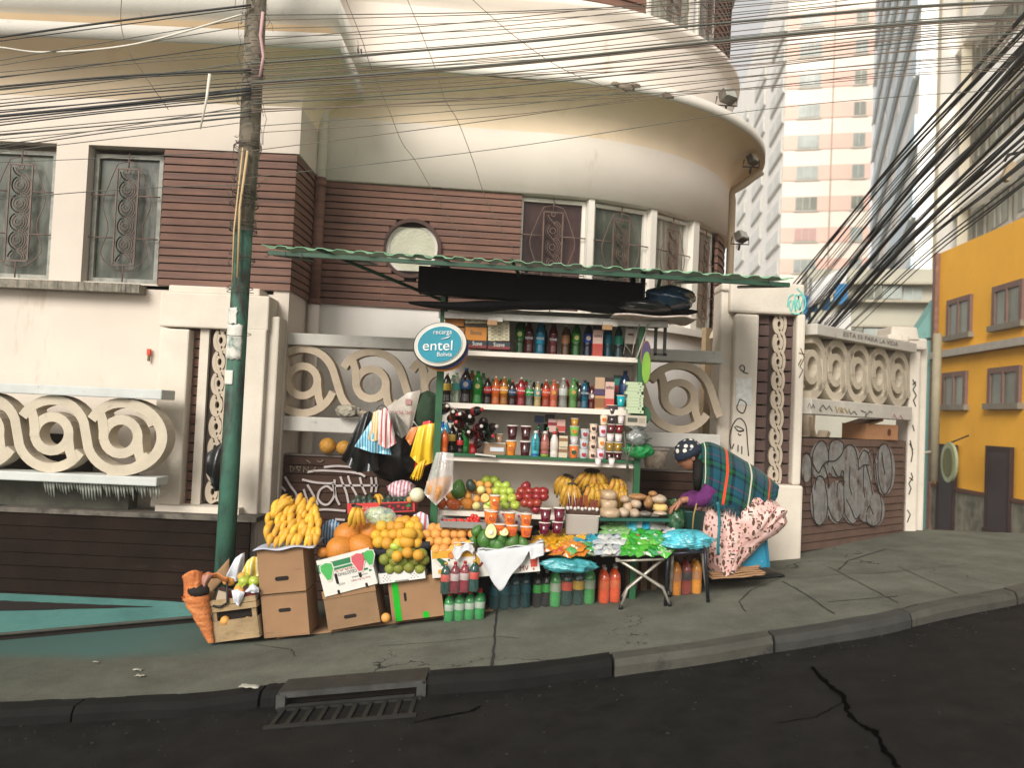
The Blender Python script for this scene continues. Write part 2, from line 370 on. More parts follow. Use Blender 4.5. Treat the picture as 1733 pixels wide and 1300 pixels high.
# pavement joints
def gline(pts, wpx, name='pavement_joint', m=None):
 b = MB(); P = [GH(*p) for p in pts]
 fine = []
 for a, c in zip(P, P[1:]):
  for i in range(8): fine.append(a.lerp(c, i / 8))
 fine.append(P[-1])
 for q in fine: q.x += random.uniform(-.006, .006) if len(pts) > 2 else 0
 vs = []
 for i, q in enumerate(fine):
  t = (fine[min(i + 1, len(fine) - 1)] - fine[max(i - 1, 0)]); t.z = 0; t.normalize(); nn = Vector((-t.y, t.x, 0)) * (wpx * random.uniform(.6, 1.2) / 2)
  for s_ in (1, -1):
   e = q + nn * s_; e.z = G(e.x, e.y) + 0.004; vs.append(e)
 b.add(vs, [(2 * i, 2 * i + 1, 2 * i + 3, 2 * i + 2) for i in range(len(fine) - 1)])
 return b
jm = mat('joint_dirt', (0.018, 0.018, 0.016), 0.9)
jt = MB()
for pts, wd in (([(842, 1030), (836, 1085), (832, 1140)], 0.018), ([(1270, 1000), (1250, 1020), (1262, 1037)], 0.008), ([(1330, 975), (1270, 1000)], 0.006),
    ([(1325, 985), (1360, 1005), (1412, 1040)], 0.010), ([(1402, 960), (1460, 990), (1520, 1022)], 0.007), ([(1340, 980), (1480, 972), (1640, 955)], 0.006), ([(1400, 1020), (1520, 1010)], 0.01),
    ([(430, 1092), (492, 1100), (500, 1112)], 0.007), ([(640, 1095), (740, 1088), (840, 1078), (880, 1082)], 0.006), ([(1420, 965), (1435, 950), (1500, 930)], 0.012), ([(1520, 960), (1620, 1005)], 0.006)):
 b = gline(pts, wd); jt.add(b.v, b.f)
tag(jt.build('pavement_joints', jm), kind='structure')
def RH(px, py):
 d = 5.0; r = ray(px, py)
 for i in range(30):
  x = r.x / r.y * d; d = .5 * d + .5 * (CZ - G(x, d) + .08) / (-r.z / r.y)
 return Vector((r.x / r.y * d, d, G(r.x / r.y * d, d) - .08))
cm = MB()
for pts, wd in (([(1375, 1130), (1400, 1160), (1428, 1180), (1432, 1205), (1455, 1228), (1480, 1240), (1500, 1275), (1525, 1310)], .022), ([(700, 1225), (760, 1212), (800, 1205), (815, 1195)], .014), ([(1428, 1190), (1380, 1215), (1300, 1228)], .006)):
 P = [RH(*p) for p in pts]; Q = []
 for a, c in zip(P, P[1:]): Q += [a.lerp(c, i / 5) + Vector((random.uniform(-.006, .006), random.uniform(-.006, .006), 0)) for i in range(5)]
 n0 = len(cm.v)
 for i, q in enumerate(Q):
  t = Q[min(i + 1, len(Q) - 1)] - Q[max(i - 1, 0)]; nn = Vector((-t.y, t.x, 0)).normalized() * wd * random.uniform(.3, .8)
  for s_ in (1, -1): e = q + nn * s_; cm.v.append(Vector((e.x, e.y, G(e.x, e.y) - .076)))
 for i in range(len(Q) - 1): cm.f.append([n0 + 2 * i, n0 + 2 * i + 1, n0 + 2 * i + 3, n0 + 2 * i + 2]); cm.m.append(0); cm.s.append(False)
tag(cm.build('road_cracks', mat('crack_dark', (.0018, .0018, .0016), .95, spec=.0)), kind='structure')
grm = mat('road_grit', (.022, .022, .019), .95, var=.5, spec=.1); b = MB()
for i in range(260):
 x = random.uniform(-3.5, 3.5); y = kerb_y(x) - abs(random.gauss(0, .25)) - .02 if i % 3 else random.uniform(2.6, 4.5); s_ = random.uniform(.003, .009)
 b.ball((x, y, G(x, y) - .078), (s_ * 1.4, s_, s_ * .6), 5, 4)
tag(b.build('road_grit', grm), kind='stuff', label='grit and small stones scattered on the road along the kerb', cat='grit')
# storm drain
dr = thing('storm_drain', 'dark iron storm drain inlet set in the kerb', 'storm drain', (-0.88, 4.7, G(-0.88) - 0.1))
dy = 4.745; b = MB()
zz = lambda x: G(x)
b.hexa([Vector((DX0, dy + .20, zz(DX0) - .008)), Vector((DX1, dy + .20, zz(DX1) - .008)), Vector((DX1, dy - .02, zz(DX1) - .008)), Vector((DX0, dy - .02, zz(DX0) - .008))],
  [Vector((DX0, dy + .20, zz(DX0) + .008)), Vector((DX1, dy + .20, zz(DX1) + .008)), Vector((DX1, dy - .02, zz(DX1) + .008)), Vector((DX0, dy - .02, zz(DX0) + .008))])
b.build('cover_plate', mat('rusty_iron_plate', (0.020, 0.019, 0.015), 0.7, var=0.4, scale=9, bump=0.3, stain=((0.02, 0.012, 0.008), 8, 0.55)), dr)
b = MB(); sl_ = 0.128
def tilt(c, sz, mi=0): b.box(c, sz, mi, Matrix.Rotation(-math.atan(sl_), 3, 'Y'))
for xe in (DX0 + .02, DX1 - .02): b.box((xe, dy + .0, zz(xe) - .11), (0.05, .08, .2))
tilt(((DX0 + DX1) / 2, dy - 0.005, zz((DX0 + DX1) / 2) - .012), (DX1 - DX0 - .02, .05, .03))
tilt(((DX0 + DX1) / 2, dy - 0.035, zz((DX0 + DX1) / 2) - .083), (DX1 - DX0 - .1, .05, .03))
b.build('frame', mat('worn_iron_edge', (0.06, 0.06, 0.056), 0.45, metal=0.4, var=0.4, scale=8), dr)
b = MB(); b.box(((DX0 + DX1) / 2, dy + .1, zz(-.88) - .12), (DX1 - DX0 - .08, .1, .17), 0, Matrix.Rotation(-math.atan(sl_), 3, 'Y')); b.build('throat', gap, dr)
# grate bars on the road before the inlet
b = MB()
for i in range(10):
 xg = DX0 + .05 + i * .078; b.box((xg, dy - .2, zz(xg) - .074), (.022, .26, .014))
b.box((-.8, dy - .33, zz(-.8) - .075), (.78, .03, .014), 0, Matrix.Rotation(-math.atan(sl_), 3, 'Y')); b.box((-.8, dy - .07, zz(-.8) - .075), (.78, .03, .014), 0, Matrix.Rotation(-math.atan(sl_), 3, 'Y'))
b.build('grate', mat('grate_iron', (0.009, 0.009, 0.008), 0.6, var=0.4), dr)
# small pieces of litter on the pavement and road
lit = plain('b8b6a6', 0.8)
for (px, py, s_, lb) in ((233, 1137, .03, 'small flattened white scrap of litter left of a second one on the pavement'), (237, 1147, .03, 'small white paper scrap lying on the dark pavement at left'),
       (423, 1165, .06, 'flattened white wrapper near the pavement edge left of the drain'), (163, 1124, .02, 'tiny pale crumb of litter on the left pavement'), (833, 1033, .035, 'crumpled white scrap beside the pavement joint at the bottle packs')):
 p = GH(px, py); b = MB()
 b.grid(lambda u, v: p + Vector(((u - .5) * s_ * 1.8 + random.uniform(-.003, .003), (v - .5) * s_ + random.uniform(-.003, .003), .008 + random.uniform(0, .008))), 5, 4)
 tag(b.build('paper_scrap', lit, mods=[('solid', .002)]), lb, 'litter')
# ================================================================ CORNER BUILDING
BX = thing('corner_building', 'cream art deco corner building with brown cladding, rounded wing and curved eaves', 'building', (-0.5, 9, 0))
ZS, ZB, ZE = 2.40, 3.54, 4.47   # sill, band bottom, eave edge
C0 = Vector((0, 10.44, 0)); RB = 2.44
def plan(rad, x0=-1.87, n_arc=40, a1=1.95):    # main wall line (left return .. arc)
 off = rad - RB; pts = []
 y0 = 7.82 - off; pts.append(Vector((x0, y0, 0)))
 for i in range(1, 8):
  t = i / 8; pts.append(Vector((x0 * (1 - t), y0 + (8.0 - off - y0) * t, 0)))
 for i in range(n_arc + 1):
  a = a1 * i / n_arc; pts.append(Vector((C0.x + rad * math.sin(a), C0.y - rad * math.cos(a), 0)))
 return pts
def sweep(b, plan_pts_list, zlist, mi=0, sm=False):   # rows of the same length, z per row
 n = len(plan_pts_list[0]); vs = []
 for pl, z in zip(plan_pts_list, zlist): vs += [Vector((p.x, p.y, z)) for p in pl]
 b.add(vs, [(j * n + i, j * n + i + 1, (j + 1) * n + i + 1, (j + 1) * n + i) for j in range(len(zlist) - 1) for i in range(n - 1)], mi, sm)
Pw = plan(RB); Pi = plan(RB - 0.25)
DL = 7.05; XL = -14.0; XC = -1.87
def Lp(off, xc=XC):   # left volume line with return, off = outwards
 return [Vector((XL, DL - off, 0)), Vector((-8, DL - off, 0)), Vector((xc + off, DL - off, 0)), Vector((xc + off, 7.9, 0))]
b = MB()
sweep(b, [Pw, Pw], [-0.8, ZS], 1, True)                       # lower wall
Pband = plan(RB + 0.05); sweep(b, [Pi, Pband, Pband], [ZB, ZB, 4.13], 0, True)   # band above the windows
b.build('wall', [cream, lowwall], BX)
b = MB(); Pu = plan(RB + .06); sweep(b, [Pu, Pu], [4.5, 5.30], 0, True)
Pu2 = plan(RB + .13); sweep(b, [Pu, plan(RB + .08), Pu2, Pu2, plan(RB - .1)], [5.22, 5.27, 5.32, 5.38, 5.38], 0, True)
b.build('upper_wall', cream, BX)
soff = mat('soffit_ochre', (.78, .63, .45), .85, var=.06, scale=1.5, stain=((.66, .50, .31), 1.5, .6))
# eave: coved soffit, fascia and top
b = MB(); rows = []; zs = []
for i in range(9):
 t = i / 8; rows.append(plan(RB + 0.05 + 0.36 * (1 - math.cos(t * math.pi / 2)))); zs.append(4.12 + (ZE - 4.12) * math.sin(t * math.pi / 2))
rows += [plan(RB + .41), plan(RB + .44), plan(RB + .44), plan(RB + .06)]; zs += [ZE, ZE, ZE + .1, ZE + .13]
sweep(b, rows[:9], zs[:9], 1, True); sweep(b, rows[8:], zs[8:], 0, True); b.build('eave', [white_p, soff], BX)
# left volume
LB = mat('left_soffit', (0.64, 0.55, 0.42), 0.85, var=0.05, scale=2)
b = MB(); P0 = Lp(0)
sweep(b, [P0, P0], [-0.8, ZS + .01], 0); Pb = Lp(0.03); sweep(b, [Lp(-.35), Pb, Pb], [ZB, ZB, 3.94], 0)
for xx0, xx1 in ((-4.23, -3.77),):          # pilaster between the two windows
 p = W(93, 300, DL - .03); q = W(147, 300, DL - .03)
 b.box(((p.x + q.x) / 2, DL + .1, (ZS + ZB) / 2), (q.x - p.x, .26, ZB - ZS))
b.box((-5.6, DL + .1, (ZS + ZB) / 2), (0.3, .26, ZB - ZS)); b.box((-6, DL + .5, 3), (8.2, .02, 1.6), 1); b.box((-6, DL + .25, ZS - .02), (8, .5, .03))
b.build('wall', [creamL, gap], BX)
b = MB(); rows = []; zs = []
for i in range(7):
 t = i / 6; rows.append(Lp(0.03 + 0.34 * (1 - math.cos(t * math.pi / 2)))); zs.append(3.93 + .35 * math.sin(t * math.pi / 2))
rows += [Lp(.37), Lp(.40), Lp(.40), Lp(.1)]; zs += [4.28, 4.28, 4.40, 4.42]
sweep(b, rows[:7], zs[:7], 1, True); sweep(b, rows[6:], zs[6:], 0, True)
rows = [Lp(.1), Lp(.12), Lp(.3), Lp(.36), Lp(.36), Lp(0)]; zs = [4.40, 4.46, 4.50, 4.53, 4.72, 4.74]
sweep(b, rows[:3], zs[:3], 1, True); sweep(b, rows[2:], zs[2:], 0, True)
b.build('eave', [white_p, soff], BX)
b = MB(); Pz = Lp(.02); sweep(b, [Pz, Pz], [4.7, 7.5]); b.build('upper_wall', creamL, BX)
# cladding boards
def boards(b, line, z0, z1, n, depth=0.028, gapf=0.14, back=None):
 h = (z1 - z0) / n; m = len(line)
 outn = []
 for i in range(m):
  t = line[min(i + 1, m - 1)] - line[max(i - 1, 0)]; t.z = 0; t.normalize(); outn.append(Vector((t.y, -t.x, 0)))
 for k in range(n):
  za = z0 + k * h; zb = za + h * (1 - gapf)
  dp = depth + random.uniform(-.003, .003)
  o1 = [line[i] + outn[i] * dp for i in range(m)]; o2 = [line[i] + outn[i] * (dp - .01) for i in range(m)]; i0 = [line[i] - outn[i] * .01 for i in range(m)]
  sweep(b, [i0, o1, o2, i0], [za, za, zb, zb], 0)
  b.add([i0[0] + Z3 * za, o1[0] + Z3 * za, o1[0] + Z3 * zb, i0[0] + Z3 * zb], [(0, 1, 2, 3)]); b.add([i0[-1] + Z3 * za, o1[-1] + Z3 * za, o1[-1] + Z3 * zb, i0[-1] + Z3 * zb], [(0, 1, 2, 3)])
 sweep(b, [line, line], [z0, z1], 1)
b = MB(); pl = W(274, 370, DL)
boards(b, [Vector((pl.x, DL, 0)), Vector((-2.6, DL, 0)), Vector((XC - .001, DL, 0)), Vector((XC, 7.4, 0)), Vector((XC, 7.80, 0))], ZS, ZB, 18); b.build('cladding', [brown, gap], BX)
# round window hole in cladding: boards split around it
RWc = W(697, 421, 7.90); RWr = 0.255
b = MB(); ln = [p for p in Pw if p.x <= 0.03]; n = 18; h = (ZB - ZS) / n
def wy(x): return 7.82 + (8.0 - 7.82) * (x + 1.87) / 1.87
for k in range(n):
 za = ZS + k * h; zb = za + h * .86; dzm = min(abs(za - RWc.z), abs(zb - RWc.z)); 
 if za < RWc.z < zb: dzm = 0
 hw = math.sqrt(max(0, RWr ** 2 - dzm ** 2)) if dzm < RWr else 0
 segs = [(-1.87, 0.02)] if hw == 0 else [(-1.87, RWc.x - hw), (RWc.x + hw, 0.02)]
 for (xa, xb) in segs:
  dp = .028 + random.uniform(-.003, .003)
  b.hexa([Vector((xa, wy(xa) - dp, za)), Vector((xb, wy(xb) - dp, za)), Vector((xb, wy(xb) + .02, za)), Vector((xa, wy(xa) + .02, za))],
    [Vector((xa, wy(xa) - dp + .01, zb)), Vector((xb, wy(xb) - dp + .01, zb)), Vector((xb, wy(xb) + .02, zb)), Vector((xa, wy(xa) + .02, zb))])
for (xa, xb) in ((-1.87, RWc.x - RWr), (RWc.x + RWr, .02)): b.add([Vector((xa, wy(xa) + .008, ZS)), Vector((xb, wy(xb) + .008, ZS)), Vector((xb, wy(xb) + .008, ZB)), Vector((xa, wy(xa) + .008, ZB))], [(0, 1, 2, 3)], 1)
for (za, zb) in ((ZS, RWc.z - RWr * .8), (RWc.z + RWr * .8, ZB)): b.add([Vector((RWc.x - RWr, wy(RWc.x) + .008, za)), Vector((RWc.x + RWr, wy(RWc.x) + .008, za)), Vector((RWc.x + RWr, wy(RWc.x) + .008, zb)), Vector((RWc.x - RWr, wy(RWc.x) + .008, zb))], [(0, 1, 2, 3)], 1)
vs = []
for k in range(40):
 c, s_ = math.cos(2 * math.pi * k / 40), math.sin(2 * math.pi * k / 40)
 for r_ in (RWr + .005, RWr * 1.5): vs.append(Vector((RWc.x + r_ * c, wy(RWc.x + r_ * c) + .004, RWc.z + r_ * s_)))
b.add(vs, [(2 * k, 2 * k + 1, (2 * k + 3) % 80, (2 * k + 2) % 80) for k in range(40)], 1)
b.build('cladding', [brown, gap], BX)
rw = MB(); yw = wy(RWc.x)
seg = 40
for (ra, rb, ya, yb, mi) in ((RWr + .022, RWr - .012, yw - .04, yw + .09, 1), (RWr - .012, RWr - .04, yw + .01, yw + .03, 0)):
 vs = []
 for k in range(seg):
  c, s_ = math.cos(2 * math.pi * k / seg), math.sin(2 * math.pi * k / seg)
  for (r_, y_) in ((ra, ya), (rb, ya), (rb, yb), (ra, yb)): vs.append(Vector((RWc.x + r_ * c, y_, RWc.z + r_ * s_)))
 rw.add(vs, [(k * 4 + q, k * 4 + (q + 1) % 4, ((k + 1) % seg) * 4 + (q + 1) % 4, ((k + 1) % seg) * 4 + q) for k in range(seg) for q in range(4)], mi)
rwf = rw.build('round_window', [white_p, mat('brown_reveal', (0.07, 0.035, 0.026), .7)], BX)
b = MB(); b.disc((RWc.x, yw + .03, RWc.z), RWr - .035, (0, -1, 0), .01, 40)
b.build('frosted_pane', mat('frosted_glass', (0.50, 0.50, 0.37), .35, var=.15, scale=3, bump=.5, bscale=45), rwf, world=False).location = (0.5, -9, 0)
rwf_off = None
# ---- scroll motif
def scroll_paths(n, L, Ro, ri, first=0, offs=(0,), tails=True):
 """running scroll with eyes at (k*L,0): over eye k, down between, under eye k+1; the eyes get short tails"""
 out = []
 def arc(cx, r, a0, a1, m):
  return [(cx + r * math.cos(R(a0 + (a1 - a0) * i / m)), Ro / max(r, 1e-6) * 0 + r * math.sin(R(a0 + (a1 - a0) * i / m))) for i in range(m + 1)]
 for k in range(first, n):
  for o in offs:
   r1, r2 = (Ro - o), (Ro + o); xm = L / 2
   P = arc(k * L, r1, 152, 22, 12) + [(k * L + xm, 0)] + arc((k + 1) * L, r2 if o <= 0 else min(r2, Ro), 202, 330, 12)
   out.append(P)
  if tails:
   out.append([(k * L + ri, ri * .2), (k * L + ri * 1.02, -ri * .3), (k * L + ri * 1.12, -Ro * .45), (k * L + ri * 1.4, -Ro * .82)])
   out.append([(k * L - ri, -ri * .2), (k * L - ri * 1.02, ri * .3), (k * L - ri * 1.12, Ro * .45), (k * L - ri * 1.4, Ro * .82)])
 return out
def ring(cx, r, m=20): return [(cx + r * math.cos(2 * math.pi * i / m), r * math.sin(2 * math.pi * i / m)) for i in range(m)]
def clipx(path, x0, x1): return [p for p in path if x0 <= p[0] <= x1]
def scroll(b, n, L, Ro, ri, wd, th, O, U, V, N, x0, x1, mi=0, wi=None, offs=(0,), tails=True):
 for pth in scroll_paths(n, L, Ro, ri, -1, offs, tails):
  q = clipx(pth, x0, x1)
  if len(q) > 2: b.band(q, wd, th * random.uniform(.985, 1.0), O, U, V, N, mi)
 for k in range(n):
  if x0 <= k * L - ri and k * L + ri <= x1: b.band(ring(k * L, ri), wi or wd, th * .97, O, U, V, N, mi, True)
# windows with wrought-iron guards
glassL = mat('window_glass_dim', (0.07, 0.08, 0.06), 0.3, var=0.5, scale=2.5, spec=0.3, stain=((0.16, 0.16, 0.135), 2.0, 0.5, (3, 1, .6)))
glassR = mat('window_glass_red_curtain', (0.040, 0.022, 0.020), 0.3, var=0.5, scale=2.5, spec=0.3, stain=((0.085, 0.04, 0.036), 2, 0.5, (6, 6, .4)))
glassP = mat('window_glass_pale_curtain', (0.2, 0.19, 0.15), 0.25, var=0.3, scale=2.5, spec=0.4, stain=((0.42, 0.4, 0.33), 1.6, 0.47, (5, 5, .4)))
iron = mat('painted_iron_guard', (0.13, 0.085, 0.065), 0.6, var=0.3, scale=9)
def window(P0, P1, z0, z1, gm, parent, gx=0.5, gw=0.34, guard=True, nm='window', wm=None, fw=0.035):
 U = (P1 - P0); Ld = U.length; U = U.normalized(); N = Vector((U.y, -U.x, 0)); Hh = z1 - z0; O = P0 + Z3 * z0
 b = MB(); T = lambda x, y, z: O + U * x + N * y + Z3 * z
 rm = Matrix((U, -N, Z3)).transposed()
 for (cx, cz, sx, sz) in ((fw / 2, Hh / 2, fw, Hh), (Ld - fw / 2, Hh / 2, fw, Hh), (Ld / 2, fw / 2, Ld - 2 * fw, fw), (Ld / 2, Hh - fw / 2, Ld - 2 * fw, fw)):
  b.box(T(cx, 0, cz), (sx, .05, sz), 0, rm)
 wf = b.build(nm, wm or white_p, parent)
 b = MB(); b.box(T(Ld / 2, -.012, Hh / 2), (Ld - 2 * fw + .01, .008, Hh - 2 * fw + .01), 0, rm); c = b.build('pane', gm, wf, world=False)
 fix(c, parent)
 if guard:
  b = MB(); r_ = .006; y = .06
  cx = Ld * gx; hw = Ld * gw / 2; pz0 = Hh * .13; pz1 = Hh * .88
  for x in (cx - hw, cx + hw): b.box(T(x, y, (pz0 + pz1) / 2), (.012, .012, pz1 - pz0), 0, rm)
  for z in (pz0, pz1): b.box(T(cx, y, z), (2 * hw, .012, .012), 0, rm)
  b.tube([T(cx, y, 0.0), T(cx, y, pz0)], r_, 6); b.tube([T(cx, y, pz1), T(cx, y, Hh)], r_, 6)
  for z in (Hh * .34, Hh * .67):
   b.tube([T(.0, y, z), T(cx - hw, y, z)], r_, 5); b.tube([T(cx + hw, y, z), T(Ld, y, z)], r_, 5)
  for sg in (-1, 1):
   pts = [T(cx + sg * (hw + .03 * math.sin(i * .9) + (Ld / 2 - hw) * .42 * math.sin(min(1, i / 2.5, (14 - i) / 2.5) * math.pi / 2)), y, Hh * (.10 + .82 * i / 14)) for i in range(15)]
   b.tube([T(cx, y, Hh * .08)] + pts + [T(cx, y, Hh * .94)], .0045, 5)
  Oo = T(cx, y - .006, pz0 + .02); n = max(2, round((pz1 - pz0 - .04) / (hw * 1.15 * 1.55))); Ls = (pz1 - pz0 - .04) / n
  kx = Ls / (1.5 * hw)
  for pth in scroll_paths(n, 1.5 * hw, hw * .74, hw * .3, -1, (-.2 * hw, 0, .2 * hw), False):
   q = [(p[0], max(-hw * .97, min(hw * .97, p[1]))) for p in clipx([(a_ * kx, b_) for a_, b_ in pth], 0, n * Ls)]
   if len(q) > 2: b.band(q, .006, .01, Oo, Z3, U, N)
  for k in range(n): b.band(ring((k + .0) * Ls, hw * .3) if k else ring(Ls * n, hw * .2), .007, .01, Oo, Z3, U, N, 0, True)
  fix(b.build('window_guard', iron, wf, world=False), parent)
 return wf
def fix(c, parent):     # child of a part whose vertices were written in world space
 o = parent_origin(parent)
 for v in c.data.vertices: v.co = v.co - o
for c in rwf.children: c.location = (0, 0, 0); fix(c, BX)
pA, pB = W(158, 370, DL + .1), W(274, 370, DL + .1)
window(Vector((pA.x, DL + .1, 0)), Vector((pB.x, DL + .1, 0)), ZS + .02, ZB - .04, glassL, BX, gx=.52, gw=.31, wm=mat('worn_window_frame', (0.3, 0.3, 0.26), .8, var=.3, scale=12))
pA, pB = W(-30, 370, DL + .1), W(94, 370, DL + .1)
window(Vector((pA.x, DL + .1, 0)), Vector((pB.x, DL + .1, 0)), ZS + .02, ZB - .04, glassL, BX, gx=.55, gw=.31, wm=MC['worn_window_frame'])
b = MB(); b.box((-8, DL - .06, ZS - .05), (2 * (-8 - pl.x) * -1 if False else 9.9, .16, .07)); b.v = [Vector((min(p.x, pl.x + .02), p.y, p.z)) for p in b.v]
b.build('window_sill', mat('sill_concrete', (0.20, 0.18, 0.14), .9, var=.35, scale=20, bump=.4, stain=((0.06, 0.055, 0.045), 14, .5, (3, 1, .2))), BX)
# curved windows
def arcp(a, r_=RB): return Vector((C0.x + r_ * math.sin(a), C0.y - r_ * math.cos(a), 0))
def ang_px(px, r_=RB, py=450):
 best = None
 for i in range(400):
  a = -0.2 + 1.7 * i / 400; p = arcp(a, r_); r0 = ray(px, py); d = abs(r0.x / r0.y - p.x / p.y)
  if best is None or d < best[0]: best = (d, a)
 return best[1]
edges = [ang_px(x) for x in (876, 990, 1000, 1096, 1106, 1168, 1177, 1209)]
for i, gm in enumerate((glassR, glassL, glassP, glassP)):
 a0, a1 = edges[2 * i], edges[2 * i + 1]
 window(arcp(a0, RB - .06), arcp(a1, RB - .06), ZS + .03, ZB - .02, gm, BX, gx=.5, gw=.29)
for i in range(3):
 a0, a1 = edges[2 * i + 1], edges[2 * i + 2]; am = (a0 + a1) / 2; p = arcp(am, RB - .04)
 b = MB(); b.box(p + Z3 * (ZS + ZB) / 2, (RB * (a1 - a0) * .98, .14, ZB - ZS - .002), 0, Matrix.Rotation(am, 3, 'Z')); b.build('mullion', white_p, BX)
al = [arcp(edges[7] + .01 + .06 * i) for i in range(12)]
b = MB(); boards(b, al, ZS, ZB, 14); b.build('cladding', [brown, gap], BX)
b = MB(); Ps = [plan(RB - .1), plan(RB + .09), plan(RB + .09), plan(RB - .1)]
a_s = [[arcp(edges[0] - .02 + (edges[7] + .2 - edges[0]) * i / 30, r_) for i in range(31)] for r_ in (RB - .15, RB + .08, RB + .08, RB - .15)]
sweep(b, a_s, [ZS - .06, ZS - .06, ZS + .01, ZS + .01], 0, False); b.build('window_sill', white_p, BX)
b = MB(); inn = [[arcp(-.1 + 1.9 * i / 30, RB - .5) for i in range(31)] for _ in (0, 1)]; sweep(b, inn, [ZS - .2, ZB + .2], 0); b.build('interior', gap, BX)
# upper storey windows above the second sill
for (x0, x1) in ((1095, 1172), (1180, 1208)):
 a0, a1 = ang_px(x0, RB + .02, 40), ang_px(x1, RB + .02, 40)
 window(arcp(a0, RB), arcp(a1, RB), 5.40, 6.5, glassP, BX, gx=.5, gw=.3)
al = [arcp(ang_px(1212, RB, 40) + .05 * i, RB - .02) for i in range(14)]
b = MB(); boards(b, al, 5.38, 6.5, 14); b.build('cladding', [brown, gap], BX)
al = [arcp(-.1 + (ang_px(1095, RB, 40) + .1) * i / 10, RB - .03) for i in range(11)]
b = MB(); boards(b, al, 5.38, 6.5, 14); b.build('cladding', [brown, gap], BX)
b = MB(); pp = [arcp(-.6 + 2.4 * i / 30, RB + .05) for i in range(31)]; sweep(b, [pp, pp], [6.5, 9]); b.build('upper_wall', cream, BX)
b = MB(); sweep(b, [Pu, Pu], [5.35, 5.36]); b.add([Vector((-1.8, 7.9, 5.3)), Vector((-.1, 8.02, 5.3)), Vector((-.1, 8.02, 9)), Vector((-1.8, 7.9, 9))], [(0, 1, 2, 3)]); b.build('upper_wall', cream, BX)
# roof closing (keeps sky out from other views)
b = MB(); b.add([Vector((-14, 7.2, 7.5)), Vector((2.4, 8.2, 9)), Vector((2.4, 14, 9)), Vector((-14, 14, 7.5))], [(0, 1, 2, 3)]); b.build('roof', kerbd, BX)
# chipped patches of the eave edge
b = MB()
for (px, py, s_) in ((1058, 150, .09), (1130, 162, .07), (1042, 146, .05), (1075, 154, .05)):
 a = ang_px(px, RB + .44, py); p = arcp(a, RB + .445); p.z = ZE + .04 + random.uniform(-.02, .02)
 b.ball(p, (s_, .012, s_ * .45), 9, 6, 0, fn=lambda q: q * (1 + random.uniform(-.3, .2)), rot=Matrix.Rotation(a, 3, 'Z'))
PLB = 0
b.build('broken_plaster', mat('broken_plaster', (0.2, 0.16, 0.12), .95, var=.4, scale=25, bump=.6), BX)
# drain pipes
def pipe(parent, px0, py0, py1, d, r_, m):
 b = MB(); p = W(px0, py0, d); q = W(px0, py1, d); q.x = p.x
 b.tube([p, q], r_, 12); 
 return b.build('drain_pipe', m, parent)
pp = W(541, 300, 7.62)
b = MB(); b.tube([Vector((pp.x, 7.66, 7)), Vector((pp.x, 7.66, ZB - .02))], .045, 12, 0); b.tube([Vector((pp.x, 7.66, ZB - .02)), Vector((pp.x, 7.66, ZS - .02))], .05, 12, 1)
b.tube([Vector((pp.x, 7.66, ZS - .02)), Vector((pp.x, 7.66, -.6))], .05, 12, 0)
for z in (ZB - .05, ZS + .5, ZS + .02): b.tube([Vector((pp.x, 7.66, z)), Vector((pp.x, 7.66, z - .05))], .058, 12, 1)
for z in (2.85,): b.box((pp.x, 7.72, z), (.16, .02, .03), 1)
b.build('drain_pipe', [cream, brown], BX)
a_ = ang_px(1237, RB + .07, 330); q = arcp(a_ + .1, RB + .1)
b = MB(); e = arcp(a_ + .05, RB + .42)
b.tube([Vector((q.x, q.y, -.3)), Vector((q.x, q.y, 4.1)), Vector((q.x, q.y, 4.22)), Vector((e.x, e.y, 4.42))], .045, 10); b.build('drain_pipe', mat('pipe_ochre', (0.5, 0.4, 0.27), .7), BX)
# white pipe stub hanging under left eave is a short broken rod
def spot(px, py, d, label, s=1, ang=0.3):
 p = W(px, py, d); t = thing('flood_light', label, 'light', p, 0, 'flood lights on the eaves')
 m1 = mat('weathered_metal', (0.12, 0.11, 0.09), .5, metal=.4, var=.4); b = MB()
 r0 = rotm(R(-25), 0, ang); b.box(p + Vector((0, 0, .05 * s)), (.16 * s, .09 * s, .11 * s), 0, r0, .8); b.build('housing', m1, t, mods=[('bevel', .008)])
 b = MB(); b.box(p + r0 @ Vector((0, -.05 * s, 0)) + Vector((0, 0, .05 * s)), (.13 * s, .012, .085 * s), 0, r0); b.build('lamp_glass', mat('lamp_glass', (0.35, 0.35, 0.3), .2), t)
 b = MB(); b.tube([p + Vector((-.09 * s, 0, .05 * s)), p + Vector((-.1 * s, 0.02, -.03)), p + Vector((.1 * s, 0.02, -.03)), p + Vector((.09 * s, 0, .05 * s))], .008, 6); b.tube([p + Vector((0, .02, -.03)), p + Vector((0, .06, -.09))], .012, 6); b.build('bracket', blackm, t)
spot(592, 92, 7.6, 'square flood light on the eave beside the drain pipe', 1.1, 0)
spot(1230, 172, 8.5, 'tilted flood light high on the rounded eave at right', 1.1, .6)
spot(1272, 277, 9.3, 'dark lamp clamped under the end of the rounded eave', .9, .9)
spot(1253, 408, 9.5, 'dark lamp with tangled wires beside the end of the rounded wing', 1.0, .8)
# ================================================================ FENCE, PORTALS
def bpx(b, x0, y0, x1, y1, d, th, mi=0, taper=1):
 ym, xm = (y0 + y1) / 2, (x0 + x1) / 2
 a, c = W(x0, ym, d), W(x1, ym, d); t, e = W(xm, y0, d), W(xm, y1, d)
 b.box(((a.x + c.x) / 2, d + th / 2, (t.z + e.z) / 2), (abs(c.x - a.x), th, abs(t.z - e.z)), mi, None, taper); return b
dslot = mat('shadowy_slot', (0.05, 0.035, 0.028), .9)
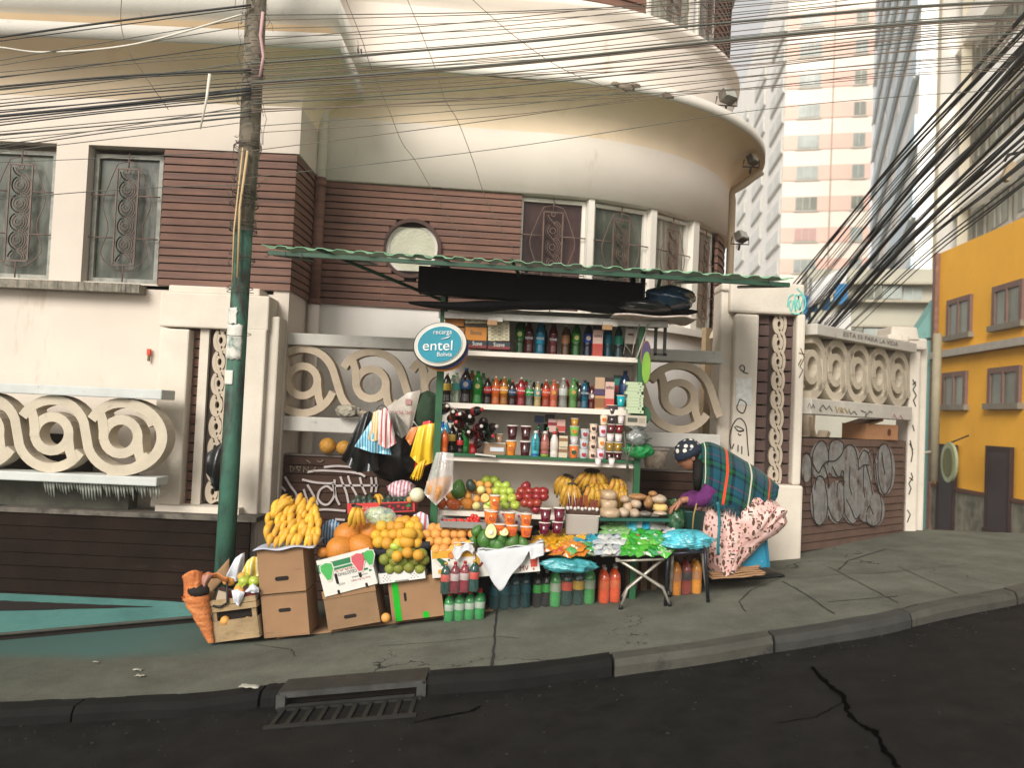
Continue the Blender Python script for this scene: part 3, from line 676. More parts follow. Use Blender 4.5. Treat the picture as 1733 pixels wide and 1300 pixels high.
# left portal
T = thing('portal_frame', 'cream gate portal at left behind the green utility pole, with braided plaster strip', 'portal', W(360, 860, 6.8), 0, 'cream portals in the fence')
b = MB(); bpx(b, 270, 497, 455, 556, 6.80, .3); bpx(b, 285, 485, 440, 498, 6.84, .24)
bpx(b, 262, 556, 312, 860, 6.80, .3); bpx(b, 402, 556, 440, 985, 6.80, .3); bpx(b, 438, 535, 462, 985, 6.86, .3)
b.build('frame', stone, T, mods=[('bevel', .012)])
b = MB(); bpx(b, 331, 556, 346, 862, 6.86, .12); bpx(b, 378, 556, 403, 862, 6.88, .12); b.build('inner_jamb', stone, T)
b = MB(); p, q = W(311, 700, 6.92), W(332, 700, 6.92); zt, zb = W(320, 556, 6.9).z, W(320, 862, 6.9).z
n = 19; hh = (zt - zb) / n
for k in range(n): b.box(((p.x + q.x) / 2 - .03, 6.96, zb + hh * (k + .44)), (q.x - p.x + .07, .1, hh * .84)); 
b.box(((p.x + q.x) / 2, 7.03, (zt + zb) / 2), (.2, .02, zt - zb), 1); b.build('brick_pier', [brown, gap], T)
def vstrip(T, xa, xb, ya, yb, d, n, m1, th=.035, wd=.034):
 b = MB(); bpx(b, xa, ya, xb, yb, d + .06, .03); b.build('slot', dslot, T)
 c = W((xa + xb) / 2, yb, d + .055); top = W((xa + xb) / 2, ya, d + .055); Hh = top.z - c.z; hw = px2m(d) * (xb - xa) / 2 - .008; Ls = Hh / n
 b = MB()
 Ro = hw - wd * .9; k_ = Ls / (2 * Ro); Oq = Vector((c.x, d + .05, c.z + Ls * .5)); NN = Vector((0, -1, 0))
 for pth in scroll_paths(n + 1, 2 * Ro, Ro, hw * .36, -1, (-wd * .62, wd * .62), False):
  q = [(a_, max(-hw, min(hw, b_))) for a_, b_ in clipx([(x_ * k_, y_) for x_, y_ in pth], -Ls * .5, Hh - Ls * .5)]
  if len(q) > 2: b.band(q, wd * 1.05, th * random.uniform(.85, 1), Oq, Z3, X3, NN)
 for k in range(n): b.band([(k * Ls + x_ * k_ * .8, y_) for x_, y_ in ring(0, hw * .36)], wd * .7, th * .9, Oq, Z3, X3, NN, 0, True)
 b.build('braided_ornament', m1, T)
vstrip(T, 345, 378, 558, 850, 6.84, 8, plasterS, .04, .026)
b = MB(); bpx(b, 262, 858, 404, 872, 6.70, .5); b.build('sill', stone, T)
# right portal
T = thing('portal_frame', 'cream gate portal at right behind the seated woman, tagged with graffiti', 'portal', W(1290, 945, 7.3), 0, 'cream portals in the fence')
b = MB(); bpx(b, 1236, 478, 1362, 531, 7.25, .34); bpx(b, 1240, 531, 1281, 822, 7.25, .3); bpx(b, 1345, 531, 1360, 822, 7.25, .3); bpx(b, 1214, 490, 1237, 940, 7.33, .3); bpx(b, 1222, 478, 1240, 492, 7.30, .3)
b.build('frame', stone, T, mods=[('bevel', .02)])
b = MB(); bpx(b, 1236, 820, 1357, 1000, 7.22, .36); b.build('pedestal', stone, T, mods=[('bevel', .02)])
b = MB(); zt, zb = W(1310, 531, 7.4).z, W(1310, 822, 7.4).z; n = 15; hh = (zt - zb) / n
for (xa, xb) in ((1280, 1297), (1321, 1346)):
 p, q = W(xa, 680, 7.36), W(xb, 680, 7.36)
 for k in range(n): b.box(((p.x + q.x) / 2, 7.40, zb + hh * (k + .45)), (q.x - p.x, .1, hh * .85))
 b.box(((p.x + q.x) / 2, 7.47, (zt + zb) / 2), (q.x - p.x, .02, zt - zb), 1)
b.build('brick_pier', [mat('brown_brick', (.10, .058, .048), .7, var=.2, scale=5), gap], T)
vstrip(T, 1294, 1321, 533, 820, 7.30, 9, plasterS, .035, .021)
RP = T
# centre fence
def rail(b, xa, xb, y0a, y1a, d, th): bpx(b, xa, y0a, xb, y1a, d, th)
T = thing('ornamental_fence', 'cream fence of running plaster scrolls over dark brown boards behind the stall', 'fence', W(800, 1000, 7.15), 0, 'scroll pattern fences')
zt = lambda px, py, d: W(px, py, d).z
xa, xb = W(458, 650, 7.1).x, W(1222, 650, 7.1).x
b = MB(); z1, z0 = zt(560, 566, 7.08), zt(560, 586, 7.08)
b.box(((xa + xb) / 2, 7.2, (z1 + z0) / 2), (xb - xa, .24, z1 - z0)); z3, z2 = zt(530, 706, 7.08), zt(530, 731, 7.08)
b.box(((xa + xb) / 2, 7.18, (z3 + z2) / 2), (xb - xa, .2, z3 - z2)); b.build('rail', greyrail, T, mods=[('bevel', .008)])
b = MB(); hgt = z0 - z3; ro = hgt / 2 - .028
c = W(512, 650, 7.12); L_ = W(628, 650, 7.12).x - c.x; zc = (z0 + z3) / 2
SB = mat('scroll_beige', (0.50, 0.41, 0.30), .85, var=.12, scale=5, bump=.2, stain=((0.27, .21, .15), 7, .62))
scroll(b, 7, L_, ro, ro * .46, .062, .13, Vector((c.x, 7.24, zc)), X3, Z3, Vector((0, -1, 0)), xa - c.x, L_ * 2.55)
b.band([(ro * math.cos(R(a)), ro * math.sin(R(a))) for a in range(150, 345, 12)], .062, .13, Vector((c.x, 7.24, zc)), X3, Z3, Vector((0, -1, 0)))
b.build('scroll_panel', SB, T); b = MB(); c2 = W(1150, 668, 7.12); scroll(b, 3, L_, ro, ro * .46, .062, .13, Vector((c2.x, 7.24, zc)), X3, Z3, Vector((0, -1, 0)), -L_ * 1.3, xb - c2.x)
b.build('scroll_panel', SB, T)
b = MB(); z4 = zt(560, 774, 7.1); boards(b, [Vector((xa, 7.16, 0)), Vector((xb, 7.16, 0))], z4 - 20 * .0735, z4, 20, .03, .1)
b.build('board_panel', [brownD, gap], T)
b = MB(); b.box(((xa + xb) / 2, 7.20, z4 + .006), (xb - xa, .14, .012)); b.build('panel_cap', mat('panel_cap', (.12, .1, .085), .8), T)
FT = T
# left balustrade on its low wall
T = thing('balustrade', 'cream balustrade of running scrolls with rounded right end, left of the green pole', 'balustrade', W(140, 860, 6.5), 0, 'scroll pattern fences')
b = MB(); xe = W(276, 660, 6.42).x; xs_ = -9
z1, z0 = zt(140, 654, 6.42), zt(140, 671, 6.42); b.box(((xs_ + xe) / 2, 6.53, (z1 + z0) / 2), (xe - xs_, .26, z1 - z0))
z3, z2 = zt(140, 803, 6.42), zt(140, 818, 6.42); b.box(((xs_ + xe) / 2, 6.51, (z3 + z2) / 2), (xe - xs_, .22, z3 - z2)); b.build('rail', mat('pale_rail', (.50, .52, .49), .8, var=.1, scale=5, stain=((.12, .12, .1), 6, .62)), T, mods=[('bevel', .008)])
b = MB(); hgt = z0 - z3; ro = hgt / 2 - .035; c = W(205, 736, 6.46); L_ = c.x - W(88, 736, 6.46).x; zc = (z0 + z3) / 2
O = Vector((c.x - 8 * L_, 6.6, zc))
scroll(b, 9, L_, ro, ro * .5, .072, .15, O, X3, Z3, Vector((0, -1, 0)), -.2, 8 * L_ + ro * .98)
b.band([(8 * L_ - .02 + (ro + .08) * math.cos(R(a)), ro * math.sin(R(a))) for a in range(-100, 84, 8)], .08, .16, O, X3, Z3, Vector((0, -1, 0)))
b.build('scroll_panel', mat('scroll_cream', (0.48, 0.42, 0.32), .85, var=.12, scale=5, bump=.2, stain=((0.2, .17, .12), 7, .62)), T)
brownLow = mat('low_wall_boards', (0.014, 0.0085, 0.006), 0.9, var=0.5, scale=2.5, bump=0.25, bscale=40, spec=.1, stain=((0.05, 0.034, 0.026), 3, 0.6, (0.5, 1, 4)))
T = thing('low_brick_wall', 'low wall of dark brown boards with a grimy ledge under the left balustrade', 'wall', W(140, 1000, 6.6))
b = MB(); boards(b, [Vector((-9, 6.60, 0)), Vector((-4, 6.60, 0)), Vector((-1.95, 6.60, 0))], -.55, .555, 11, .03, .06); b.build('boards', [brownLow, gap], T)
b = MB(); b.box((-5.4, 6.72, .572), (7, .32, .035)); b.build('cap', mat('grimy_ledge', (.12, .105, .085), .9, var=.3, scale=8, stain=((.03, .028, .024), 5, .5)), T)
b = MB(); b.box((-5.9, 6.80, .68), (5.9, .16, .36)); b.build('grimy_wall', mat('grimy_green_wall', (.085, .085, .065), .9, var=.3, scale=6, bump=.4, stain=((.22, .23, .19), 3, .62, (1.5, 1, .6))), T)
b = MB(); xq = W(150, 760, 6.8).x; b.box(((-9 + xq) / 2, 6.86, 1.0), (xq + 9, .06, .30)); b.build('shade_panel', gap, T)  # dark panel added behind the lower scrolls, standing in for shade
b = MB()
for i in range(46):
 x = W(80, 830, 6.5).x + i * .022; 
 if x < xe: b.tube([Vector((x, 6.45, z2 + .01)), Vector((x + .008, 6.47, z2 - random.uniform(.05, .13)))], [.012, .004], 5)
b.build('lime_drips', mat('lime_drips', (.26, .27, .23), .9, var=.4, scale=20), T)
# teal painted ramp at the foot of the wall
tealc = mat('teal_floor_paint', (0.062, 0.17, 0.15), .7, var=.2, scale=3, bump=.15, stain=((.06, .10, .085), 3, .55))
A0, A1 = GH(-60, 1090), GH(345, 1053)
b = MB()
def rampf(u, v):
 xx_ = A0.x - 2 + (A1.x + .25 - A0.x + 2) * u
 f = A0.lerp(A1, (xx_ - A0.x) / (A1.x - A0.x)); f.z = G(f.x, f.y) + .045
 q = Vector((xx_, 6.6, max(-.06, G(xx_) + .05))); p = f.lerp(q, v); return p
b.grid(rampf, 24, 6, 0, False)
e0 = [rampf(i / 24, 0) for i in range(25)]; b.add([p for p in e0] + [p - Z3 * .06 for p in e0], [(i, i + 1, 26 + i, 25 + i) for i in range(24)], 1)
tag(b.build('path_ramp', [tealc, gap]), kind='structure')
b = MB(); lip = [p + Vector((0, -.012, .0)) for p in e0]; b.tube(lip, .012, 6, 0); tag(b.build('ramp_lip', kerbm), kind='structure')
b = MB(); n = 20
us = []
for i in range(n + 1):
 t = i / n; px = -30 + 275 * t; 
 for (yy) in ((1017 + 11 * t), (1036 - 8 * t)):
  lo, hi = 0., 1.   # find the point of the ramp under this pixel
  r0 = ray(px, yy); best = None
  for k in range(60):
   v = k / 60; y_ = A0.y + (6.6 - A0.y) * v; x_ = r0.x / r0.y * y_
   uu = (x_ - (A0.x - 2)) / (A1.x + .25 - A0.x + 2); p = rampf(uu, v); r1 = CZ + r0.z / r0.y * p.y
   if best is None or abs(r1 - p.z) < best[0]: best = (abs(r1 - p.z), p)
  us.append(best[1] + Z3 * .006)
b.add(us, [(2 * i, 2 * i + 1, 2 * i + 3, 2 * i + 2) for i in range(n)]); tag(b.build('ramp_gap', gap), kind='structure')
# right gate fence
PA, PB = W(1366, 640, 7.42), W(1537, 640, 8.75); PA.z = PB.z = 0; U = (PB - PA); LG = U.length; U.normalize(); NG = Vector((U.y, -U.x, 0))
T = thing('ornamental_fence', 'cream scroll fence at right over brown boards covered with silver graffiti', 'fence', PA + Z3 * .4, 0, 'scroll pattern fences')
rmg = Matrix((U, -NG, Z3)).transposed(); g3 = lambda u, n_, z: PA + U * u + NG * n_ + Z3 * z
b = MB()
zt1, zb1 = W(1368, 549, 7.42).z, W(1368, 566, 7.42).z; zt2, zb2 = W(1365, 674, 7.42).z, W(1365, 701, 7.42).z
b.box(g3(LG / 2, -.05, (zt1 + zb1) / 2), (LG, .26, zt1 - zb1 + .01), 0, rmg); b.box(g3(LG / 2, -.05, (zt2 + zb2) / 2), (LG, .2, zt2 - zb2), 0, rmg)
b.build('rail', mat('pale_rail2', (.5, .47, .41), .8, var=.1, scale=5, stain=((.2, .18, .15), 8, .62)), T, mods=[('bevel', .008)])
b = MB(); hg = zb1 - zt2; zc = (zb1 + zt2) / 2; L_ = LG / 4.72
k_ = 1.12; rz = hg / 2 - .03; S_ = rz / (L_ * .52)
def stretch(pt): return (pt[0], pt[1] * S_)
bb = MB()
for pth in scroll_paths(7, L_, L_ * .52, L_ * .26, -2):
 q = [stretch(p) for p in clipx(pth, -.05, LG - .03)]
 if len(q) > 2: bb.band(q, .07, .13, g3(.09, -.13, zc), U, Z3, NG)
for k in range(5): bb.band([stretch(p) for p in ring(k * L_, L_ * .26)], .06, .125, g3(.09, -.13, zc), U, Z3, NG, 0, True)
bb.build('scroll_panel', MC['scroll_cream'], T)
zg = W(1362, 741, 7.42).z; b = MB(); boards(b, [g3(0, -.03, 0), g3(LG, -.03, 0)], zg - 14 * .07, zg, 14, .025, .08)
b.build('board_panel', [mat('gate_boards', (.11, .066, .05), .7, var=.2, scale=5, stain=((.06, .045, .04), 4, .6)), gap], T)
b = MB(); b.box(g3(LG / 2, -.4, zg - .3), (LG, .02, .6), 0, rmg); b.build('back_wall', gap, T)
GT = T
# rear wall seen through the gap, with scrolls, and a carton on top of the boards
T = thing('rear_fence', 'second beige scroll fence seen through the gap of the right hand fence', 'fence', g3(LG / 2, -1.1, .5), 0, 'scroll pattern fences')
b = MB(); b.box(g3(LG / 2 + .1, -1.2, 1.45), (LG - .1, .05, 1.9), 0, rmg); b.build('wall', mat('ochre_shadow_wall', (.30, .22, .13), .9, var=.1), T)
bb = MB()
for zq in (1.55, 2.15):
 for pth in scroll_paths(5, .36, .2, .1, 0): bb.band([(p[0], p[1] * 1.3) for p in pth], .06, .12, g3(.3, -1.1, zq), U, Z3, NG)
bb.build('scroll_panel', MC['scroll_beige'], T)
# gate end post
T = thing('gate_post', 'cream gate post with stepped cap and black scrawl at the corner', 'gate post', W(1545, 905, 8.85))
b = MB(); bpx(b, 1536, 575, 1556, 908, 8.80, .3, taper=.97); bpx(b, 1552, 585, 1567, 905, 8.88, .3); b.build('shaft', stone, T, mods=[('bevel', .02)])
b = MB(); bpx(b, 1503, 566, 1540, 578, 8.72, .4); bpx(b, 1508, 552, 1558, 575, 8.74, .42, taper=.86); bpx(b, 1535, 572, 1570, 592, 8.76, .42); b.build('cap', stone, T, mods=[('bevel', .02)])
def scrawl(parent, strokes, d, m, wpx=2.2, name='graffiti', plane=None, th=.003, kx=1):
 b = MB(); s_ = px2m(d)
 for st in strokes:
  if plane: 
   P3 = [PLN(x, y, plane[0], plane[1]) for x, y in st]; Uu, Nn = plane[2], plane[1]
   O = plane[0]; pth = [((p - O).dot(Uu), p.z - O.z) for p in P3]; b.band(pth, s_ * wpx, th, O, Uu, Z3, Nn)
  else:
   O = Vector((0, d, 0)); pth = [(W(x, y, d).x, W(x, y, d).z) for x, y in st]; b.band(pth, s_ * wpx, th, O, X3, Z3, Vector((0, -1, 0)))
 return b.build(name, m, parent)
def sm(P, m=5):
 Q = []
 for i in range(len(P) - 1):
  p0 = P[max(i - 1, 0)]; p1 = P[i]; p2 = P[i + 1]; p3 = P[min(i + 2, len(P) - 1)]
  for j in range(m):
   t = j / m; Q.append(tuple(0.5 * ((2 * p1[q]) + (-p0[q] + p2[q]) * t + (2 * p0[q] - 5 * p1[q] + 4 * p2[q] - p3[q]) * t * t + (-p0[q] + 3 * p1[q] - 3 * p2[q] + p3[q]) * t ** 3) for q in (0, 1)))
 Q.append(P[-1]); return Q
def cs(P, ox, oy, k): return [(ox + x / k, oy + y / k) for x, y in P]
inkm = plain('2b2723', .8); silv = mat('silver_spray', (.27, .27, .255), .7, var=.3, scale=14, alpha=.72, stain=((.12, .08, .065), 9, .5, (1, 1, .5))); pinkw = mat('pale_spray', (.46, .40, .38), .8, var=.15); tealg = mat('teal_spray', (.15, .5, .42), .8); goldg = mat('gold_spray', (.28, .24, .16), .8)
# central graffiti
K = 7.877; q = lambda P: sm(cs(P, 420, 780, K))
scrawl(FT, [q(P) for P in ([(490, 210), (560, 330), (640, 440), (640, 510), (560, 545), (450, 565)], [(365, 310), (420, 330), (500, 405)], [(720, 250), (900, 290), (1130, 300), (1150, 250)],
 [(740, 380), (780, 500), (810, 590)], [(790, 320), (860, 440), (930, 590)], [(1130, 300), (1150, 450), (1080, 570), (1000, 580), (930, 500), (960, 390), (1050, 340), (1130, 400)],
 [(1150, 300), (1170, 480), (1220, 590)], [(1230, 210), (1260, 300), (1310, 430), (1340, 580)], [(1330, 200), (1370, 320), (1440, 450), (1490, 560)], [(1490, 220), (1520, 340), (1570, 450)],
 [(1150, 335), (1400, 330), (1733, 330)], [(790, 150), (1000, 130), (1430, 160), (1560, 210)], [(1010, 85), (1200, 70), (1430, 90)], [(850, 690), (1000, 650), (1300, 670)], [(1640, 220), (1650, 330), (1640, 420)], [(1700, 220), (1710, 330), (1700, 420)], [(1160, 780), (1290, 790)])],
 7.118, pinkw, 3.6)
scrawl(FT, [cs(P, 420, 780, K) for P in ([(560, 70), (570, 150), (620, 110), (570, 65)], [(640, 80), (680, 140), (700, 80), (640, 80)], [(740, 150), (740, 80), (800, 150), (800, 80)], [(900, 80), (860, 140), (920, 150)], [(920, 0), (960, 20), (1000, -10)], [(780, -10), (830, 30)])], 7.118, plain('8d8570', .8), 1.2)
# figure on right portal
K = 4.815; q = lambda P: sm(cs(P, 1110, 720, K))
P7 = 7.246
scrawl(RP, [q(P) for P in ([(610, 190), (600, 100), (620, 10), (660, -50), (700, -50), (735, 10), (745, 130), (755, 250)], [(640, 10), (670, 45), (715, 40), (690, 20), (650, 5)], [(660, 35), (680, 50), (715, 45)], [(668, 65), (680, 80), (695, 75)], [(635, 150), (620, 190)], [(670, 160), (668, 215)], [(700, 170), (700, 235)])], P7, inkm, 1.6)
K = 3.824; q = lambda P: sm(cs(P, 860, 320, K))
scrawl(RP, [q(P) for P in ([(1495, 1160), (1510, 1140), (1528, 1150), (1525, 1180), (1500, 1165)], [(1520, 1185), (1555, 1195)], [(1500, 1360), (1480, 1420), (1520, 1450), (1540, 1390), (1500, 1360)])], P7, inkm, 1.6)
q = lambda P: sm(cs(P, 1283, 320, K))
scrawl(RP, [q(P) for P in ([(215, 720), (200, 740), (215, 790), (230, 720), (240, 790)], [(245, 790), (240, 690), (262, 700), (248, 740), (270, 780), (262, 690), (290, 700), (270, 780)], [(215, 800), (250, 808), (290, 795)], [(250, 640), (300, 700), (300, 770), (270, 805)], [(190, 760), (200, 700), (230, 680)])], P7, tealg, 2.0)
scrawl(RP, [cs(P, 1283, 320, K) for P in ([(275, 1030), (300, 1090), (270, 1150), (290, 1170), (265, 1220)], [(265, 1060), (305, 1070)], [(280, 1100), (260, 1140)])], P7, plain('6b5a33', .8), 1.4)
b = MB(); b.grid(lambda u, v: W(1246 + 26 * u, 640 + 45 * v, 7.245) + Vector((0, random.uniform(-.001, .001), 0)), 6, 8); b.build('white_paint_patch', mat('whitewash', (.62, .62, .58), .8, var=.2, scale=20), RP)
# gate graffiti
PG = (g3(0, .003, 0), NG, U); K = 3.824; ox, oy = 1283, 620
b = MB()
def blob(cx, cy, rx, ry, k=0.0):
 pts = [PLN(ox + (cx + rx * math.cos(t) * 1.28) / K, oy + (cy + ry * math.sin(t)) / K, PG[0], NG) + NG * (.001 + k) for t in [2 * math.pi * i / 22 for i in range(22)]]
 b.add(pts, [tuple(range(22))])
for i, a in enumerate(((405, 610, 55, 125), (508, 600, 52, 120), (600, 640, 50, 135), (690, 660, 42, 130), (818, 670, 52, 165), (400, 880, 50, 150), (505, 880, 50, 140), (600, 870, 50, 150), (690, 860, 45, 150), (750, 930, 52, 110), (310, 660, 26, 90))): blob(*a, k=.0004 * i)
b.build('graffiti', silv, GT)
q = lambda P: sm(cs(P, ox, oy, K), 4)
PG2 = (g3(0, .008, 0), NG, U)
scrawl(GT, [q(P) for P in ([(350, 640), (355, 560), (390, 490), (430, 490), (455, 560), (450, 640)], [(455, 560), (470, 490), (510, 475), (550, 500), (545, 560), (500, 610), (450, 615), (420, 640)], [(550, 540), (580, 510), (620, 520), (645, 600), (650, 670)],
 [(650, 600), (680, 545), (710, 560), (720, 600)], [(715, 560), (740, 540), (750, 600), (765, 640)], [(775, 620), (780, 540), (815, 500), (850, 540), (865, 640), (860, 760), (820, 830), (790, 780), (775, 680), (775, 620)],
 [(345, 640), (345, 760), (355, 900), (365, 1000), (400, 1030), (440, 980), (450, 880), (440, 800), (420, 720), (380, 720), (365, 800)], [(350, 625), (390, 690), (420, 640), (445, 700), (460, 780)], [(450, 900), (480, 980), (520, 1010), (550, 960), (555, 880)],
 [(480, 650), (520, 720), (550, 680), (555, 880), (560, 950)], [(510, 850), (515, 760), (550, 740)], [(595, 650), (590, 760), (605, 830)], [(570, 860), (600, 920), (630, 990), (660, 960)], [(560, 960), (600, 1015), (650, 1030), (690, 1010)], [(685, 640), (680, 760), (690, 850)],
 [(700, 640), (725, 740), (740, 830)], [(650, 670), (680, 640), (720, 640)], [(760, 640), (770, 760), (800, 900), (790, 1000), (750, 1035), (705, 1010), (700, 960)], [(700, 950), (720, 905), (745, 960)], [(800, 560), (810, 640), (820, 700)], [(290, 570), (320, 560), (345, 620), (340, 740)], [(290, 700), (310, 830)])],
 8.0, inkm, 1.7, plane=PG2)
scrawl(GT, [cs(P, 1283, 620, K) for P in ([(320, 270), (330, 240), (345, 270), (355, 245), (365, 270)], [(400, 275), (420, 250), (440, 280), (460, 255), (480, 290)], [(590, 290), (600, 310), (620, 290), (640, 315)], [(665, 285), (700, 300), (690, 330), (720, 290), (740, 300)], [(395, 900 - 620 + 0), (410, 290)])], 8, plain('56544a', .8), 1.1, plane=(g3(0, .055, 0), NG, U))
scrawl(GT, [cs(P, 1283, 620, K) for P in ([(500, 260), (510, 300), (525, 265)], [(530, 300), (535, 268), (550, 275), (535, 285), (552, 300)], [(560, 270), (575, 300), (590, 275)])], 8, plain('a9955a', .8), 1.5, plane=(g3(0, .055, 0), NG, U))
scrawl(GT, [cs(P, 1283, 620, K) for P in ([(870, 330), (880, 310), (900, 345), (920, 315), (940, 350)],)], 8, plain('c48f9a', .8), 1.3, plane=(g3(0, .055, 0), NG, U))
text('ESTA ES PARA LA VIDA', .06, g3(1.0, .085, (zt1 + zb1) / 2), U, Z3, plain('77736a', .8), 'graffiti', GT, .002, width=1.1)
GP = [o for o in bpy.data.objects if o.name.startswith('gate_post')][0]
scrawl(GP, [cs(P, 1283, 620, K) for P in ([(1000, 85), (1020, 120), (1002, 150), (1024, 190), (1005, 220), (1020, 260)], [(1000, 120), (1022, 100)], [(1000, 380), (1010, 420)], [(985, 480), (1000, 560), (990, 620)], [(980, 500), (1002, 540)], [(990, 690), (1000, 720), (975, 760), (990, 790), (975, 830)], [(980, 720), (1002, 740)], [(965, 930), (985, 960), (965, 1010)])], 8.795, inkm, 1.5)
# carton in the gap
# ================================================================ POLE
T = thing('utility_pole', 'green and rust utility pole with torn white posters and tangled wire at its top', 'utility pole', W(388, 1000, 6.2))
xp = W(400, 600, 6.2).x; zbse = G(xp, 6.2)
polem = mat('pole_paint', (0.035, 0.11, 0.075), .65, var=.3, scale=5, bump=.3, bscale=40, stain=((.026, .018, .015), 4.5, .47, (1.6, 1.6, .35)))
poleu = mat('pole_bare', (0.15, 0.125, 0.09), .85, var=.35, scale=6, bump=.5, bscale=30, stain=((.07, .12, .085), 4, .6))
zs1 = W(405, 385, 6.2).z
b = MB(); b.tube([Vector((xp, 6.2, zbse - .1)), Vector((xp, 6.2, 1.2)), Vector((xp + .004, 6.2, zs1))], [.070, .067, .064], 20); b.build('lower_shaft', polem, T)
b = MB(); b.tube([Vector((xp + .004, 6.2, zs1)), Vector((xp + .01, 6.2, 3.4)), Vector((xp, 6.2, 5.2))], [.067, .074, .072], 20); b.build('upper_shaft', poleu, T)
pm = mat('torn_poster', (.55, .54, .48), .8, var=.12, scale=20, stain=((.05, .14, .1), 9, .55))
for (ya, yb, a0, a1, m_) in ((520, 548, -75, 10, pm), (548, 608, -80, 50, pm), (627, 651, -85, 5, mat('white_poster', (.6, .58, .5), .8, var=.06))):
 za, zb_ = W(395, ya, 6.12).z, W(395, yb, 6.12).z; b = MB()
 b.grid(lambda u, v: Vector((xp + (.072) * math.sin(R(a0 + (a1 - a0) * u + (random.uniform(-5, 5) if m_ is pm and u in (0, 1) else 0))), 6.2 - .072 * math.cos(R(a0 + (a1 - a0) * u)), za + (zb_ - za) * v + (random.uniform(-.01, .01) if m_ is pm else 0))), 10, 8)
 b.build('poster', m_, T, mods=[('solid', .001)])
b = MB()
for i in range(34):
 z = random.choice([W(400, y, 6.2).z for y in (375, 388, 345, 330, 440, 560, 250, 180, 120, 90, 300, 490)]) + random.uniform(-.03, .03); tl = random.uniform(-.03, .03); r_ = .088 + random.uniform(0, .012)
 b.tube([Vector((xp + r_ * math.cos(a), 6.2 + r_ * math.sin(a), z + tl * math.cos(a + i))) for a in [k * math.pi / 7 for k in range(15)]], .0025, 4)
for i in range(60):
 z = random.uniform(2.75, 5.1); a = random.uniform(-2.8, -.2); pts = []; p = Vector((xp + .09 * math.cos(a), 6.2 + .09 * math.sin(a), z))
 for k in range(7):
  pts.append(Vector(p)); p = p + Vector((random.uniform(-.025, .03), random.uniform(-.01, .01), random.uniform(-.1, .04)))
 b.tube(pts, .0018, 4)
b.build('wire_tangle', mat('old_wire', (.075, .06, .045), .7), T)
b = MB(); b.tube([W(419, 255, 6.1), W(406, 350, 6.1), W(402, 470, 6.1)], .009, 6); b.tube([W(411, 250, 6.1), W(396, 390, 6.1), W(393, 478, 6.1)], .006, 6); b.build('cane_stick', mat('cane', (.45, .32, .17), .7), T)
b = MB(); b.tube([W(445, 20, 6.08), W(441, 60, 6.08), W(446, 95, 6.08), W(440, 130, 6.08)], .012, 6); b.build('pink_tape', plain('c9a2a0', .7), T)
# ================================================================ CABLES
cblk = mat('cable_black', (.02, .022, .02), .6, var=.2); cgry = mat('cable_grey', (.085, .088, .07), .7, var=.2); cbrn = mat('cable_brown', (.13, .095, .07), .7, var=.2); cwht = mat('cable_white', (.6, .57, .48), .7)
def cable(P, r_, m, label, group, seg=5):
 b = MB(); Q = []
 n = 8
 for i in range(len(P) - 1):
  p0, p1, p2, p3 = P[max(i - 1, 0)], P[i], P[i + 1], P[min(i + 2, len(P) - 1)]
  for j in range(n):
   t = j / n; Q.append(0.5 * ((2 * p1) + (-p0 + p2) * t + (2 * p0 - 5 * p1 + 4 * p2 - p3) * t * t + (-p0 + 3 * p1 - 3 * p2 + p3) * t ** 3))
 Q.append(P[-1]); b.tube(Q, r_, seg)
 return tag(b.build('overhead_cable', m), label, 'cable', group)
def cab(pts, wpx, m, label, group): return cable([W(x, y, d) for x, y, d in pts], wpx / 2 * px2m(6), m, label, group)
random.seed(3)
left = [(62, 8, 4), (68, 12, 2), (103, 30, 1.6), (110, 42, 1.6), (130, 72, 2), (143, 118, 4), (147, 122, 2.4), (158, 104, 1.8), (172, 138, 2), (177, 143, 2.4), (182, 148, 2), (187, 150, 2.6), (193, 152, 5.5), (200, 158, 3), (204, 160, 2), (210, 168, 2.6), (219, 184, 1.8), (223, 188, 2.2), (226, 190, 1.8), (232, 195, 1.6), (245, 178, 1.8), (250, 196, 2), (254, 205, 1.6), (118, 85, 1.4), (126, 92, 1.4), (333, 312, 1.6), (268, 255, 1.3), (150, 108, 1.6), (165, 128, 1.6)]
for i, (ya, yb, wd) in enumerate(left):
 cab([(-60, ya + 9, 5.9), (200, (ya + yb) / 2 + random.uniform(-2, 6), 6.05), (425, yb, 6.1)], wd, cblk if wd > 1.9 else cgry, 'thin' and ('thick black cable running left from the pole' if wd > 3 else 'thin dark cable running left from the pole in the bundle'), 'cables left of the pole')
cab([(-60, 76, 5.9), (0, 80, 5.9), (80, 88, 6.0), (230, 74, 6.0), (410, 24, 6.1)], 3.6, cwht, 'white sagging cable crossing the left eave to the pole', 'cables left of the pole')
right = [(25, -1, 1.8, 0), (34, 2, 1.5, 0), (68, -14, 1.6, 0), (62, 20, 1.4, 0), (107, 36, 4.2, 0), (118, 40, 2, 0), (122, 62, 1.4, 0), (140, 66, 5, 1), (144, 70, 3, 1), (150, 84, 2.2, 0), (160, 92, 1.8, 0), (166, 98, 1.8, 0), (176, 104, 2.6, 0), (186, 130, 1.6, 0), (190, 118, 2, 0), (214, 132, 1.4, 0), (225, 150, 1.3, 0), (255, 140, 1.5, 0), (100, 24, 1.6, 0), (112, 30, 2, 0), (130, 52, 1.6, 0), (134, 60, 1.4, 0), (154, 78, 1.6, 0), (90, 12, 1.5, 0), (48, 8, 1.4, 0), (78, -6, 1.4, 0), (146, 96, 1.4, 0), (170, 150, 1.5, 0), (184, 152, 1.4, 0), (128, 74, 1.6, 0), (300, 190, 1.3, 0), (165, 112, 1.4, 0), (136, 110, 1.6, 0)]
